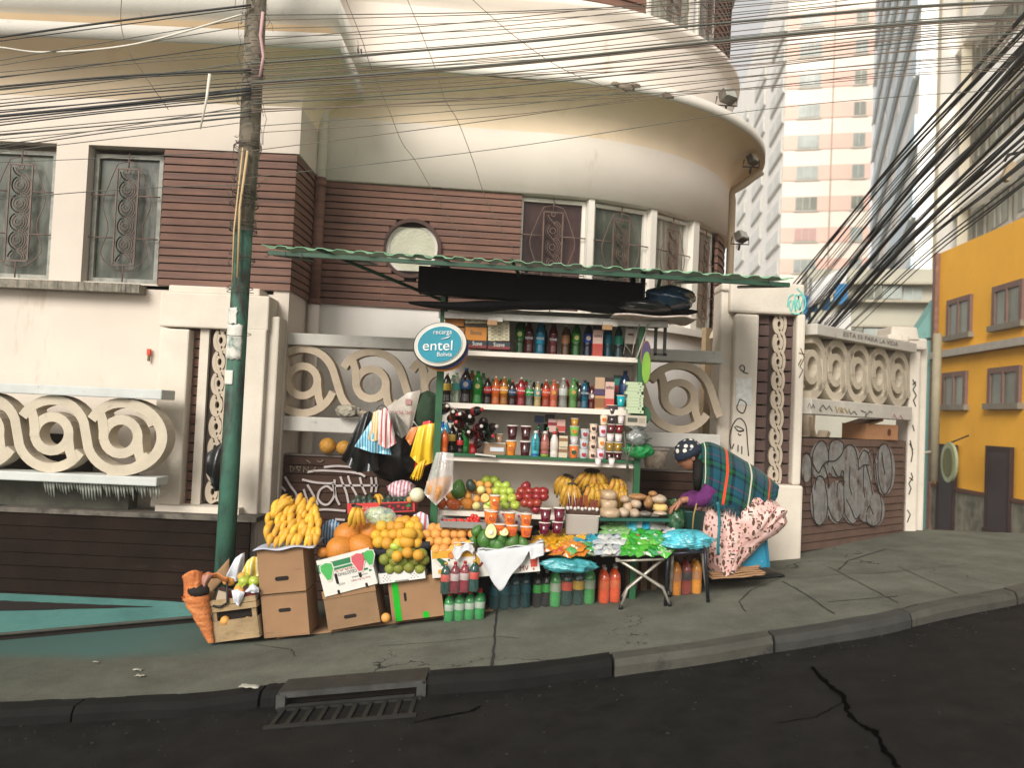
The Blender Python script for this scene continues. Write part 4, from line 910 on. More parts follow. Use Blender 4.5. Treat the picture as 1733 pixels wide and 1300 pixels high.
for i, (ya, yb, wd, kk) in enumerate(right):
 e = yb - random.uniform(35, 55)
 cab([(425, ya, 6.1), (840, (ya + yb) / 2 + random.uniform(2, 10), 6.0), (1250, yb, 6.0), (1560, (yb + e) / 2 - 8, 5.6), (1830, e, 5.2)], wd, cgry if wd > 3 else (cbrn if i % 3 else cgry), 'thick dark cable running right from the pole' if wd > 3 else 'thin cable running right from the pole across the eaves', 'cables right of the pole')
steep = [[(550, -10), (575, 55), (592, 78)], [(582, -10), (612, 65), (625, 105), (660, 190), (680, 240), (705, 275), (742, 340), (790, 415)], [(686, -10), (733, 105), (752, 165), (775, 205), (800, 270), (826, 345), (870, 425)], [(790, -10), (870, 60), (960, 120), (1080, 165)], [(206, -5), (205, 40), (216, 82), (240, 120), (285, 185)], [(560, -5), (583, 60), (590, 78)]]
for s_ in steep: cab([(x, y, 7.2 if x > 300 else 6.3) for x, y in s_], 1.5, cbrn, 'thin wire hanging steeply down the facade', 'wires hanging down the facade')
random.seed(11)
tower_c = []
for i in range(34):
 t = i / 33; x0 = 1325 + 105 * t + random.uniform(-4, 4); y0 = 500 + 60 * t + (random.uniform(-10, 10)); xe, ye = 1800, -40 + 300 * (t ** 1.3) + random.uniform(-25, 25)
 wd = random.choice([.006, .006, .008, .011, .007]); P = [W(x0 - 18, y0 + 22, 16), W(x0 + (xe - x0) * .33, y0 + (ye - y0) * .36, 10.5), W(x0 + (xe - x0) * .68, y0 + (ye - y0) * .70, 6.5), W(xe, ye, 4.2)]
 cable(P, wd, cblk, 'dark cable of the fan sweeping up from the right portal to the upper right', 'cables fanning to the upper right')
for (x0, y0, xe, ye, r0) in ((1338, 590, 1760, 60, .024), (1352, 590, 1790, 95, .028), (1372, 595, 1800, 150, .03), (1368, 592, 1800, 125, .018)):
 P = [W(x0, y0, 16), W(x0 + (xe - x0) * .33, y0 + (ye - y0) * .36, 10.5), W(x0 + (xe - x0) * .68, y0 + (ye - y0) * .70, 6.5), W(xe, ye, 4.2)]
 cable(P, [r0] * 8 + [r0 * .8] * 8 + [r0 * .55] * 9, cblk, 'thick black cable bundle sweeping up from the right portal', 'cables fanning to the upper right', 7)
b = MB(); b.tube([W(355, 125, 6.0), W(350, 165, 6.0), W(339, 218, 6.0)], [.012, .010, .006], 8); tag(b.build('hanging_rod', cwht), 'pale rod dangling from the cables left of the pole', 'rod')
cd.dof.focus_distance = 6.25
hz = MB(); hz.box((0, 0, 28.3), (310, 310, 64)); ho = tag(hz.build('haze', mat('d0', (1, 1, 1))), kind='stuff')
hm = bpy.data.materials.new('haze'); hm.use_nodes = True; hm.node_tree.nodes.clear(); pv = hm.node_tree.nodes.new('ShaderNodeVolumePrincipled'); pv.inputs['Color'].default_value = (1, .95, .88, 1); pv.inputs['Density'].default_value = .0028; pv.inputs['Anisotropy'].default_value = .2
hm.node_tree.links.new(pv.outputs[0], hm.node_tree.nodes.new('ShaderNodeOutputMaterial').inputs['Volume']); ho.data.materials.clear(); ho.data.materials.append(hm)
# ================================================================ FAR BUILDINGS
def facade(P0, P1, z0, z1, th, mi, b, N=None):
 U = (P1 - P0).normalized(); N = N or Vector((U.y, -U.x, 0)); rm = Matrix((U, -N, Z3)).transposed(); Ld = (P1 - P0).length
 b.box(P0 + U * Ld / 2 - N * th / 2 + Z3 * (z0 + z1) / 2, (Ld, th, z1 - z0), mi, rm)
towerC = mat('tower_cream', (.80, .71, .61), .85, var=.05, scale=.4); towerP = mat('tower_pink', (.78, .50, .41), .85, var=.05, scale=.4); towerW = mat('tower_white', (.95, .92, .86), .85, var=.05, scale=.4)
wglass = mat('far_window_glass', (.30, .34, .31), .3, var=.4, scale=.6, rnd=.3); wframe = plain('d8d2c4', .7); wdark = mat('far_window_dark', (.16, .17, .13), .3, var=.4, scale=.8)
def xy(px, d, py=300): p = W(px, py, d); p.z = 0; return p
T = thing('apartment_tower', 'tall cream apartment tower with pink window bands behind the rounded wing', 'building', xy(1400, 75) + Z3 * -2, 0, 'towers in the background')
c1, c2, c0 = xy(1325, 75), xy(1473, 73), xy(1238, 112)
fl = 75 * 53 / F; zref = W(1400, 90, 75).z
zz0 = zref + .5 * fl * .86; nfl = 14
b = MB()
Ucc = (c2 - c1).normalized(); 
facade(c1, c2, -4, zref + 3.2 * fl, 8, 0, b); b.build('wall', towerC, T)
b = MB(); facade(c0, c1, -4, zref + 3.2 * fl, 6, 0, b); b.build('side_wall', towerW, T)
b = MB()
for k in range(-3, nfl):
 zc_ = zref - k * fl
 if zc_ > 0: b.box((c1 + c2) / 2 + Vector((0, -.02, zc_)), ((c2 - c1).length, .12, fl * .48), 0, Matrix.Rotation(math.atan2(Ucc.y, Ucc.x), 3, 'Z'))
b.build('pink_band', towerP, T)
def fwin(parent, P, U, N, wd, ht, mg=None, nmull=2, nm='window'):
 rm = Matrix((U, -N, Z3)).transposed(); b = MB(); f = .10 * ht
 b.box(P + N * .08, (wd + f, .1, ht + f), 0, rm); 
 for i in range(1, nmull + 1): b.box(P + N * .19 + U * (wd * (i / (nmull + 1) - .5)), (f * .5, .06, ht), 0, rm)
 b.box(P + N * .08 - Z3 * (ht / 2 + f), (wd + f * 3, .14, f * .8), 0, rm)
 o = b.build(nm, wframe, parent); b = MB(); b.box(P + N * .15, (wd, .06, ht), 0, rm); b.build('pane', mg or wglass, o)
Nf = Vector((Ucc.y, -Ucc.x, 0)); Us = (c1 - c0).normalized(); Ns = Vector((Us.y, -Us.x, 0))
for k in range(-1, 9):
 z = zref - k * fl
 fwin(T, c1 + Ucc * ((c2 - c1).length * .28) + Z3 * z, Ucc, Nf, 1.75, 1.1, random.choice((wglass, wglass, wdark, mat('pink_curtain', (.5, .3, .27), .6)))); fwin(T, c1 + Ucc * ((c2 - c1).length * .86) + Z3 * z, Ucc, Nf, .95, 1.1, random.choice((wglass, wdark, wdark)), 1)
 for f_ in (.30, .62, .90): fwin(T, c0 + Us * ((c1 - c0).length * f_) + Z3 * z, Us, Ns, 6.5, 1.3, mat('pale_pane', (.6, .6, .54), .3), 1)
b = MB(); b.tube([c1 + Ucc * ((c2 - c1).length * .55) + Nf * .1 + Z3 * 0, c1 + Ucc * ((c2 - c1).length * .55) + Nf * .1 + Z3 * 45], .05, 5); b.build('conduit', plain('b3a48e', .8), T)
# blue and white tower
T = thing('apartment_tower', 'blue and white banded tower with steep receding bands right of the pink tower', 'building', xy(1510, 50) + Z3 * -2, 0, 'towers in the background')
e0, e1 = xy(1478, 62), xy(1552, 33); Ue = (e1 - e0).normalized(); Ne = Vector((Ue.y, -Ue.x, 0))
b = MB(); facade(e0, e1, -4, 45, .6, 0, b); b.build('wall', mat('tower_pale', (.95, .94, .90), .85, var=.05, scale=.3), T)
rme = Matrix((Ue, -Ne, Z3)).transposed(); Le = (e1 - e0).length
bb, bd, bp_ = MB(), MB(), MB()
for k in range(15):
 z = 2.0 + k * 2.8
 bb.box((e0 + e1) / 2 + Ne * .08 + Z3 * z, (Le, .12, 1.25), 0, rme); bd.box((e0 + e1) / 2 + Ne * .2 + Z3 * (z - .68), (Le, .05, .10), 0, rme)
 for f_ in (.12, .36, .6): bp_ = MB(); bp_.box(e0 + Ue * Le * (f_ + .08 * (k % 2)) + Ne * .05 + Z3 * (z + 1.3), (2.2, .06, .8), 0, rme); bp_.build('window_strip', mat('band_peach', (.60, .55, .50), .6, var=.2), T)
bb.build('blue_band', mat('band_blue', (.66, .78, .84), .8, var=.08, scale=.4), T); bd.build('ledge', plain('dcdcd2', .8), T)
# beige tower at the right edge
T = thing('apartment_tower', 'blurred beige and white tower at the right edge above the yellow house', 'building', xy(1650, 40) + Z3 * -2, 0, 'towers in the background')
f0, f1 = xy(1548, 33.5), xy(1640, 36); f2 = xy(1860, 24)
b = MB(); facade(f0, xy(1582, 33), -3, 45, .4, 0, b); facade(xy(1622, 34.5), xy(1640, 34.2), -3, 45, .3, 0, b); b.build('pier', mat('tower_olive', (.55, .50, .38), .85, var=.06, scale=.5), T)
b = MB(); facade(xy(1582, 35), f1, -3, 45, .4, 0, b); b.build('wall', towerW, T)
Uf = (f2 - f1).normalized(); Nf2 = Vector((Uf.y, -Uf.x, 0)); rmf = Matrix((Uf, -Nf2, Z3)).transposed(); Lf = (f2 - f1).length
b = MB(); facade(f1, f2, -3, 45, 4, 0, b); b.build('wall', mat('tower_beige', (.44, .42, .35), .85, var=.08, scale=.4), T)
b = MB()
for k in range(7): b.box((f1 + f2) / 2 + Nf2 * .4 + Z3 * (6.2 + k * 3.4 + 1.5), (Lf, .9, 1.1), 0, rmf)
b.build('balcony', towerW, T)
for k in range(7):
 for f_ in (.13, .36, .6): fwin(T, f1 + Uf * Lf * f_ + Z3 * (8.0 + k * 3.4 - 1.45), Uf, Nf2, 1.9, 1.35, wdark, 2)
# low beige block
T = thing('low_rise_building', 'low beige concrete block with ribbon windows behind the fence post', 'building', xy(1490, 28) + Z3 * -2)
h0, h1 = xy(1372, 28.5), xy(1592, 27.5); Uh = (h1 - h0).normalized(); Nh = Vector((Uh.y, -Uh.x, 0)); lbm = mat('block_beige', (.40, .385, .31), .85, var=.08, scale=.6)
b = MB(); facade(h0, h1, -3, W(1500, 456, 28).z, 5, 0, b); b.build('wall', lbm, T)
b = MB(); rmh = Matrix((Uh, -Nh, Z3)).transposed()
for y_ in (483, 513, 555): p = xy(1500, 27.8); b.box(Vector((p.x, 27.7, W(1500, y_, 28).z)), ((h1 - h0).length, .4, .07), 0, rmh)
b.build('ledge', plain('b9b29d', .8), T)
for (xa_, xb_, ya_, yb_, n_) in ((1466, 1490, 484, 508, 1), (1493, 1524, 484, 508, 1), (1527, 1558, 487, 510, 1), (1437, 1458, 556, 575, 0), (1462, 1500, 556, 590, 1), (1504, 1530, 558, 592, 1)):
 p, q_ = W(xa_, (ya_ + yb_) / 2, 27.8), W(xb_, (ya_ + yb_) / 2, 27.8); fwin(T, (p + q_) / 2, Uh, Nh, abs(q_.x - p.x) * .92, (W(1500, ya_, 28).z - W(1500, yb_, 28).z) * .9, random.choice((wglass, wdark)), n_)
b = MB(); b.box((h0 + h1) / 2 + Nh * 1.0 + Z3 * (W(1500, 536, 28).z), ((h1 - h0).length, .05, .6), 0, rmh); 
# white awning roofs with blue cloth
T = thing('market_awning', 'white canvas awning with blue cloth under it, behind the cable fan', 'awning', W(1400, 600, 17)); aw = mat('white_canvas', (.75, .75, .72), .7, var=.08, scale=1.5)
b = MB()
for (P_) in ([(1355, 520, 18), (1372, 480, 19), (1436, 448, 20), (1432, 478, 17), (1375, 510, 15.5)], [(1360, 590, 14), (1372, 545, 15), (1440, 520, 17), (1440, 590, 14)]):
 V_ = [W(*p) for p in P_]; n_ = len(V_); b.add(V_, [tuple(range(n_))]); b.add([v - Z3 * .08 for v in V_], [tuple(range(n_))[::-1]]); b.add(V_ + [v - Z3 * .08 for v in V_], [(i, (i + 1) % n_, n_ + (i + 1) % n_, n_ + i) for i in range(n_)])
b.build('canvas', aw, T)
b = MB()
for (xa_, xb_, ya_, yb_) in ((1393, 1405, 497, 525), (1412, 1434, 480, 515), (1370, 1384, 505, 528), (1355, 1368, 500, 540)): bpx(b, xa_, ya_, xb_, yb_, 16.5, .05)
b.build('blue_cloth', mat('blue_tarp', (.05, .22, .45), .6, var=.3, scale=3), T)
b = MB()
for x_ in (1372, 1435): b.tube([W(x_, 470, 17), W(x_ - 4, 600, 17)], .03, 6)
b.build('awning_pole', plain('9a9a94', .5), T)
# teal house
T = thing('teal_house', 'narrow strip of a teal painted house left of the yellow one', 'building', xy(1568, 16.5) + Z3 * -.4); tw = mat('teal_wall', (.15, .30, .27), .85, var=.1, scale=2, stain=((.10, .19, .17), 3, .6))
b = MB(); p, q_ = xy(1545, 17.4), xy(1586, 17.2); facade(p, q_, -1.5, W(1568, 560, 17).z, 3, 0, b); b.build('wall', tw, T)
b = MB(); V_ = [W(1540, 575, 17.3), W(1587, 570, 17.1), W(1587, 505, 17.1), W(1565, 540, 17.2)]; b.add(V_ + [v + Y3 * .3 for v in V_], [(0, 1, 2, 3), (7, 6, 5, 4), (0, 3, 7, 4), (3, 2, 6, 7)]); b.build('gable', tw, T)
for k in range(9): b = MB(); b.box((p + q_) / 2 + Vector((0, -.02, -.4 + k * .36)), ((q_ - p).length, .06, .03), 0); b.build('groove', plain('4b6b62', .8), T)
# yellow house
y0_, y1_ = W(1583, 600, 17), W(1733, 600, 13.7); y0_.z = y1_.z = 0; Uy = (y1_ - y0_).normalized(); Ny = Vector((Uy.y, -Uy.x, 0)); rmy = Matrix((Uy, -Ny, Z3)).transposed()
if Ny.y > 0 and Ny.x > 0: Ny = -Ny
T = thing('yellow_house', 'bright yellow two storey house with brown framed windows and dark doors at right', 'building', y0_ + Z3 * -.5)
yel = mat('yellow_paint', (.80, .40, .035), .8, var=.07, scale=1.2, stain=((.55, .28, .04), 2.5, .62)); ydk = mat('brown_window_frame', (.16, .095, .075), .7)
ztop = W(1583, 430, 17).z; Ly = (y1_ - y0_).length * 2.6
b = MB(); b.box(y0_ + Uy * Ly / 2 - Ny * 1.5 + Z3 * (ztop / 2 - 1), (Ly, 3, ztop + 2), 0, rmy); b.build('wall', yel, T)
b = MB(); b.box(y0_ + Uy * .06 + Ny * .05 + Z3 * (ztop / 2 - .6), (.14, .08, ztop + 1.2), 0, rmy); b.build('corner_trim', mat('brick_trim', (.2, .11, .08), .8, var=.3, scale=12), T)
zb_ = W(1583, 603, 17).z; b = MB(); b.box(y0_ + Uy * Ly / 2 + Ny * .06 + Z3 * zb_, (Ly, .14, .13), 0, rmy); b.build('string_course', plain('b9b2a4', .8), T)
def ywin(x0, y0, x1, y1, nm='window', frame=ydk, pane=wdark, fr=.1, sill=True):
 A, B_ = PLN(x0, (y0 + y1) / 2, y0_, Ny), PLN(x1, (y0 + y1) / 2, y0_, Ny); zt_, ze_ = PLN((x0 + x1) / 2, y0, y0_, Ny).z, PLN((x0 + x1) / 2, y1, y0_, Ny).z
 c = (A + B_) / 2; c.z = (zt_ + ze_) / 2; wd = (B_ - A).length; ht = zt_ - ze_
 b = MB(); 
 for (u, z, su, sz) in ((0, ht / 2, wd + fr, fr), (-wd / 2, 0, fr, ht - fr), (wd / 2, 0, fr, ht - fr)): b.box(c + Uy * u + Z3 * z + Ny * (.02 if sill else .065), (su, .07, sz), 0, rmy)
 if sill: b.box(c - Z3 * ht / 2 + Ny * .04, (wd + fr * 2.2, .12, fr), 1, rmy)
 else: b.box(c - Z3 * ht / 2 + Ny * .05, (wd + fr, .16, fr), 0, rmy)
 if nm == 'window':
  for u in (0,): b.box(c + Uy * u + Ny * .04, (.05, .05, ht), 0, rmy)
 o = b.build(nm, [frame, plain('8a8272', .8)], T); b = MB(); b.box(c + Ny * (.015 if sill else .075), (wd, .03, ht), 0, rmy); b.build('pane' if nm == 'window' else 'leaf', pane, o); return c
ywin(1608, 508, 1644, 570); ywin(1686, 484, 1732, 552); ywin(1600, 634, 1636, 690); ywin(1678, 626, 1727, 688); ywin(1790, 470, 1850, 545); ywin(1780, 620, 1850, 690)
dd = mat('dark_door', (.028, .016, .018), .5); ywin(1594, 755, 1621, 902, 'door', plain('3a2420', .7), dd, .06, False); ywin(1678, 760, 1716, 903, 'door', plain('3a2420', .7), dd, .08, False)
b = MB(); zs_ = PLN(1640, 832, y0_, Ny).z; b.box(y0_ + Uy * Ly / 2 + Ny * .03 + Z3 * (zs_ - 1.0), (Ly, .05, 2.0), 0, rmy)
b.build('stone_base', mat('rubble_stone', (.17, .16, .115), .9, var=.5, scale=3, detail=2, bump=.4), T)
b = MB(); b.box(y0_ + Uy * Ly / 2 + Ny * .045 + Z3 * zs_, (Ly, .06, .06), 0, rmy); b.build('base_trim', plain('6a4636', .8), T)
cs_ = PLN(1609, 783, y0_ + Ny * .35, Ny)
t2 = thing('oval_shop_sign', 'pale green oval sign hanging over the left dark door of the yellow house', 'sign', cs_)
b = MB(); b.disc(cs_, .30, Ny, .05, 28, 0, ry=.36); b.build('sign_board', plain('a9b08a', .6), t2); b = MB(); b.disc(cs_ + Ny * .05, .2, Ny, .01, 28, 0, ry=.26); b.build('sign_center', plain('6e7040', .6), t2)
b = MB(); b.tube([cs_ + Z3 * .36, cs_ + Z3 * .5 - Ny * .3], .015, 5); b.build('bracket', blackm, t2)
# slim pipe before the yellow wall
t2 = thing('drain_pole', 'grey pipe standing before the left edge of the yellow house', 'pipe', W(1585, 900, 15.4)); b = MB(); b.tube([W(1587, 565, 15.4), W(1580, 815, 15.4)], .075, 10); b.build('pipe', plain('a39a80', .7), t2)
b = MB(); p = W(1560, 603, 15.4); b.tube([W(1552, 768 - 0, 15.4), W(1583, 764, 15.4)], .025, 6); b.build('stay', plain('b5b0a0', .7), t2)
# projector / lamp at the right edge among the cables
p = W(1706, 290, 6.5); t2 = thing('street_lamp_head', 'beige box shaped lamp head among the cables at the right edge', 'lamp', p); b = MB(); b.box(p, (.06, .06, .16), 0, rotm(0, R(22), 0)); b.build('housing', plain('cbb493', .7), t2, mods=[('bevel', .01)])
b = MB(); b.tube([p + Vector((-.03, 0, .08)), p + Vector((.0, 0, .13)), p + Vector((.12, 0, .16))], .012, 6); b.build('bracket', blackm, t2)
# ================================================================ STALL STRUCTURE
grn = mat('green_stall_paint', (.012, .085, .030), .5, var=.25, scale=10, stain=((.03, .03, .02), 12, .66)); grnL = mat('green_roof_sheet', (.22, .44, .26), .5, var=.2, scale=4, stain=((.35, .5, .36), 5, .6)); grnD = mat('dark_green_beam', (.008, .05, .022), .5, var=.3)
whb = mat('white_board', (.58, .53, .46), .6, var=.06, scale=3); whs = mat('shelf_edge_white', (.66, .60, .52), .6, var=.08, scale=5)
DS = 6.30     # depth of the shelf fronts
ST = thing('market_stall', 'open fronted green and white drinks stall with corrugated green roof', 'stall', W(905, 900, DS))
DB = 6.74
b = MB(); bpx(b, 747, 527, 1085, 905, DB, .03); b.build('back_panel', whb, ST)
b = MB()
p = W(1076, 700, 6.5).x
b.box((p, (DS + DB) / 2 + .02, (W(1076, 612, 6.4).z + W(1076, 780, 6.4).z) / 2), (.02, DB - DS - .06, W(1076, 612, 6.4).z - W(1076, 860, 6.4).z)); b.build('side_panel', whb, ST)
SH = {}
def shelf(key, xa, ya, xb, yb, xe, m_edge, m_top=None, th=7):
 A = W(xa, ya, DS); B = W(xb, yb, DS); z = (A.z + B.z) / 2; A.z = B.z = z; SH[key] = (A, B, z)
 b = MB(); t = th * px2m(DS)
 b.box(((A.x + B.x) / 2, (DS + DB) / 2, z - t / 2), (B.x - A.x, DB - DS - .004, t), 0)
 if m_top is not None: b.box(((A.x + B.x) / 2, DS - .012, z + .004), (B.x - A.x + .02, .024, .022), 1)
 b.build('shelf', [m_edge, m_top or m_edge], ST); return z
z1 = shelf('top', 746, 591, 1080, 606, 0, whs, None, 8)
z2 = shelf('mid', 748, 680, 1078, 696, 0, whs, None, 9)
z3 = shelf('low', 740, 768, 1078, 784, 0, whs, grn, 10)
z4 = shelf('fruit', 736, 862, 1125, 882, 0, whs, None, 8)
b = MB(); A, B, z = SH['low']; b.box(((A.x + B.x) / 2, DS + .1, z + .003), (B.x - A.x, .24, .008)); b.build('green_shelf_liner', grn, ST)
b = MB(); xl, xr = W(741, 700, DS - .05).x, W(1082, 700, DS - .05).x
zr = W(905, 440, 6.0).z; zg0 = G(xl, DS); zg1 = G(xr, DS)
b.box((xl, DS - .05, (zr + zg0) / 2), (.028, .028, zr - zg0)); b.box((xl + .005, DS - .045, (W(740, 620, DS).z + zg0) / 2), (.05, .04, W(740, 620, DS).z - zg0)); b.build('post', grn, ST)
b = MB(); b.box((xr, DS - .03, (W(1082, 530, DS).z + zg1) / 2), (.045, .04, W(1082, 530, DS).z - zg1)); b.build('post', grn, ST)
b = MB(); bpx(b, 748, 440, 759, 530, DS + .1, .05); b.build('post', blackm, ST)
for (xa, xb) in ((1066, 1075), (1084, 1092)):
 b = MB(); bpx(b, xa, 455, xb, 530, DS + .1, .04); b.build('post', blackm, ST)
b = MB(); b.tube([W(535, 420, 5.75), W(748, 508, 6.3)], .013, 6); b.build('strut', grnD, ST)
b = MB(); b.tube([W(1120, 460, 5.75), W(1106, 520, 6.3)], .013, 6); b.build('strut', grnD, ST)
b = MB(); b.tube([W(866, 440, 5.75), W(884, 478, 6.25)], .013, 6); b.build('strut', grnD, ST)
# header frame
b = MB(); A, B = W(743, 528, DS - .04), W(1130, 545, DS - .04); zc = (A.z + B.z) / 2
b.box(((A.x + B.x) / 2, DS - .03, zc - .02), (B.x - A.x, .06, .045)); b.box(((A.x + B.x) / 2, DS + .18, zc - .001), (B.x - A.x, .36, .02), 1); b.build('header_frame', [mat('worn_aluminium', (.50, .49, .45), .4, metal=.3, var=.2, scale=12), grn], ST)
b = MB(); A, B = W(1066, 552, DS), W(1125, 556, DS)
for x_ in (A.x + .19, B.x): b.box((x_, DS - .02, (W(1125, 556, DS).z + W(1125, 600, DS).z) / 2), (.02, .03, W(1125, 552, DS).z - W(1125, 602, DS).z))
b.box(((A.x + B.x) / 2 + .1, DS - .02, W(1110, 600, DS).z), (B.x - A.x - .16, .03, .015)); b.build('side_rack', blackm, ST)
for (px, py) in ((838, 541), (1032, 549)):
 b = MB(); c = W(px, py, DS - .08); b.box(c, (.11, .05, .03)); b.box(c + Vector((-.02, -.01, -.025)), (.07, .04, .035), 1); b.build('lamp_fitting', [plain('cfcabd', .4), mat('ochre_clip', (.35, .2, .09), .5)], ST)
b = MB(); c = W(1075, 570, DS - .06); b.tube([W(1098, 548, DS - .07), W(1077, 608, DS - .07)], .006, 5); b.tube([W(1083, 548, DS - .07), W(1074, 575, DS - .07), W(1070, 600, DS - .06), W(1058, 583, DS - .05), W(1055, 600, DS - .05)], .003, 4); b.build('power_cord', plain('c9c4b4', .5), ST)
# corrugated roof
b = MB(); F0, F1 = W(442, 414, 5.72), W(1345, 470, 5.72); n = 240; wl = (F1.x - F0.x) / 27
zf0, zf1 = F0.z, F1.z
def prof(x):
 t = (x / wl) % 1.0
 return 0.0 if t < .22 or t > .78 else (-.015 if .34 < t < .66 else -.015 * ((t - .22) / .12 if t < .5 else (.78 - t) / .12))
vs = []
for j, (yy, dz) in enumerate(((5.72, 0), (6.3, .085), (6.95, .18))):
 for i in range(n + 1):
  x = F0.x + (F1.x - F0.x) * i / n; z = zf0 + (zf1 - zf0) * i / n
  vs.append(Vector((x, yy + (.012 * math.sin(i * .35) if j == 0 else 0), z + dz * (1.0 + .1 * math.sin(i * .02)) + prof(x - F0.x) + (random.uniform(-.002, .002) if j == 0 else 0))))
b.add(vs, [(j * (n + 1) + i, j * (n + 1) + i + 1, (j + 1) * (n + 1) + i + 1, (j + 1) * (n + 1) + i) for j in range(2) for i in range(n)]); b.build('roof_sheet', grnL, ST, mods=[('solid', .004)])
b = MB(); 
b.hexa([F0 + Vector((.04, .03, -.058)), F1 + Vector((-.02, .03, -.058)), F1 + Vector((-.02, .06, -.058)), F0 + Vector((.04, .06, -.058))], [F0 + Vector((.04, .03, -.03)), F1 + Vector((-.02, .03, -.03)), F1 + Vector((-.02, .06, -.03)), F0 + Vector((.04, .06, -.03))])
for t in (.02, .16, .33, .5, .68, .84, .985):
 P = F0.lerp(F1, t) + Vector((0, .05, -.05)); b.tube([P, P + Vector((0, 1.2, .17))], .012, 4)
b.build('roof_beam', grnD, ST)
for (x_, y_) in ((452, 424), (483, 425), (511, 426), (1301, 474)):
 b = MB(); c = W(x_, y_, 5.75); b.tube([c, c + Vector((.0, 0, -.02)), c + Vector((.012, 0, -.035)), c + Vector((.0, 0, -.045)), c + Vector((-.014, 0, -.035))], .003, 5); b.build('hook', blackm, ST)
# black tarp roll on top of the stall
T = thing('rolled_tarpaulin', 'black rolled tarpaulin lying on top of the stall under its roof', 'tarpaulin', W(940, 500, 6.1))
b = MB(); bpx(b, 707, 468, 1088, 512, 6.12, .14)
b.v = [p + Z3 * ((p.x) * -.035 + .02) for p in b.v]
def tr(u, v):
 px = 692 + 488 * u; a = v * 2 * math.pi; c = W(px, 512 + 14 * u + 4 * math.sin(u * 9), 6.14); r_ = (.010 + .028 * min(1, u * 6, (1 - u) * 20)) * (1 + .15 * math.sin(u * 31))
 return c + Vector((0, math.cos(a) * r_ * 1.6, math.sin(a) * r_))
b.grid(tr, 50, 12); b.build('roll', mat('black_tarp', (.004, .004, .004), .8, spec=.15, var=.3, bump=.4, bscale=12), T)
def bag(name, label, cat, px, py, d, wpx, hpx, m, deep=None, seed=0, top=.25, group=None, flop=0, cmp_=.12, n=(28, 18), tie=True, mods=None, parent=None, sink=0):
 """crumpled plastic bag with tied top; px,py its middle"""
 rg = random.Random(seed); c = W(px, py, d); hx, hz = wpx * px2m(d) / 2, hpx * px2m(d) / 2; hy = deep or hx * .7
 ph = [rg.uniform(0, 6.3) for _ in range(12)]
 def f(u, v):
  th = 2 * math.pi * u; z = -1 + 2 * v
  if tie:
   if z < .45: r_ = math.sqrt(max(0, 1 - ((z + .22) / .80) ** 2)) if z < -.22 else math.cos((z + .22) / .9 * 1.25)
   else: r_ = .28 + .45 * (z - .45) / .55
  else: r_ = max(0, 1 - abs(z) ** 2.6) ** .5
  fold = 1 + .35 * cmp_ * math.sin(19 * th + 13 * z + ph[5]) + .3 * cmp_ * math.sin(27 * z - 11 * th + ph[6]) + cmp_ * (math.sin(5 * th + ph[0] + 2 * z) + .7 * math.sin(9 * th + ph[1] - 3 * z) + .5 * math.sin(14 * th + ph[2])) * (.4 + .6 * abs(z + .2)) + .05 * math.sin(7 * z + 3 * th + ph[3])
  return c + Vector((math.cos(th) * r_ * hx * fold + flop * hx * max(0, z), math.sin(th) * r_ * hy * fold, z * hz * (1 + .04 * math.sin(3 * th + ph[4])) ))
 b = MB(); b.grid(f, n[0], n[1]); o = b.build(name, m, parent, mods=mods)
 return o if parent is not None else tag(o, label, cat, group)
plastB = mat('black_plastic_film', (.008, .009, .009), .28, var=.3, spec=.6, bump=.5, bscale=14); plastBl = mat('dark_blue_plastic_film', (.01, .03, .055), .25, var=.4, spec=.6, bump=.5, bscale=14)
bag('plastic_sack', 'dark blue shiny plastic sack on top of the stall at its right end', 'sack', 1132, 506, 6.12, 84, 44, plastBl, .2, 4, tie=False, cmp_=.06)
bag('plastic_sack', 'black plastic sack slumped beside the blue sack on the stall top', 'sack', 1092, 520, 6.08, 90, 22, plastB, .16, 5, tie=False, cmp_=.06)
b = MB(); p0, p1 = W(1040, 532, 6.0), W(1180, 537, 6.0)
b.grid(lambda u, v: p0.lerp(p1, u) + Vector((0, .4 * v, .006 * math.sin(u * 9 + v * 3) - .01 * (u > .9))), 16, 5)
tag(b.build('newspaper_board', mat('newsprint', (.50, .42, .36), .8, var=.3, scale=22), mods=[('solid', .012)]), 'flat bundle of newspaper sticking out under the sacks on the stall top', 'newspaper')
# ================================================================ SIGNS
def ell_sign(px, py, d, rx, ry, m_list, ang, lab, name='round_sign', nrm=(0, -1, 0)):
 t = thing(name, lab, 'sign', W(px, py, d)); return t
T = thing('phone_credit_sign', 'oval blue phone credit sign hung at the left corner of the stall', 'sign', W(746, 585, 6.0))
def ell(px, py, d, rx, ry, a, th=.01):
 c = W(px, py, d); s_ = px2m(d); b = MB(); pts = []
 for k in range(48):
  t = 2 * math.pi * k / 48; x, y = rx * math.cos(t), ry * math.sin(t); pts.append(((x * math.cos(a) - y * math.sin(a)) * s_, (x * math.sin(a) + y * math.cos(a)) * s_))
 return b.prism(pts, c, X3, Z3, Vector((0, -1, 0)), th)
ell(750, 592, 6.05, 43, 37, 0, .02).build('orange_disc', plain('d98a2a', .5), T); ell(749, 588, 6.025, 44, 37, .1, .02).build('navy_disc', plain('1c2a6b', .5), T)
ell(745, 584, 6.0, 46, 38, .25, .018).build('black_rim', plain('1b2427', .5), T); ell(745, 583, 5.98, 44.5, 36.5, .25, .006).build('white_disc', plain('d8d3c6', .5), T)
ell(744, 583, 5.973, 39, 31.5, .3, .006).build('silver_line', plain('e8e6de', .5), T); ell(744, 583, 5.966, 37.5, 30, .3, .004).build('blue_disc', plain('1a8fa3', .45), T)
wt = plain('f2f2ee', .5); UU = Vector((math.cos(R(3)), 0, math.sin(R(3)))); 
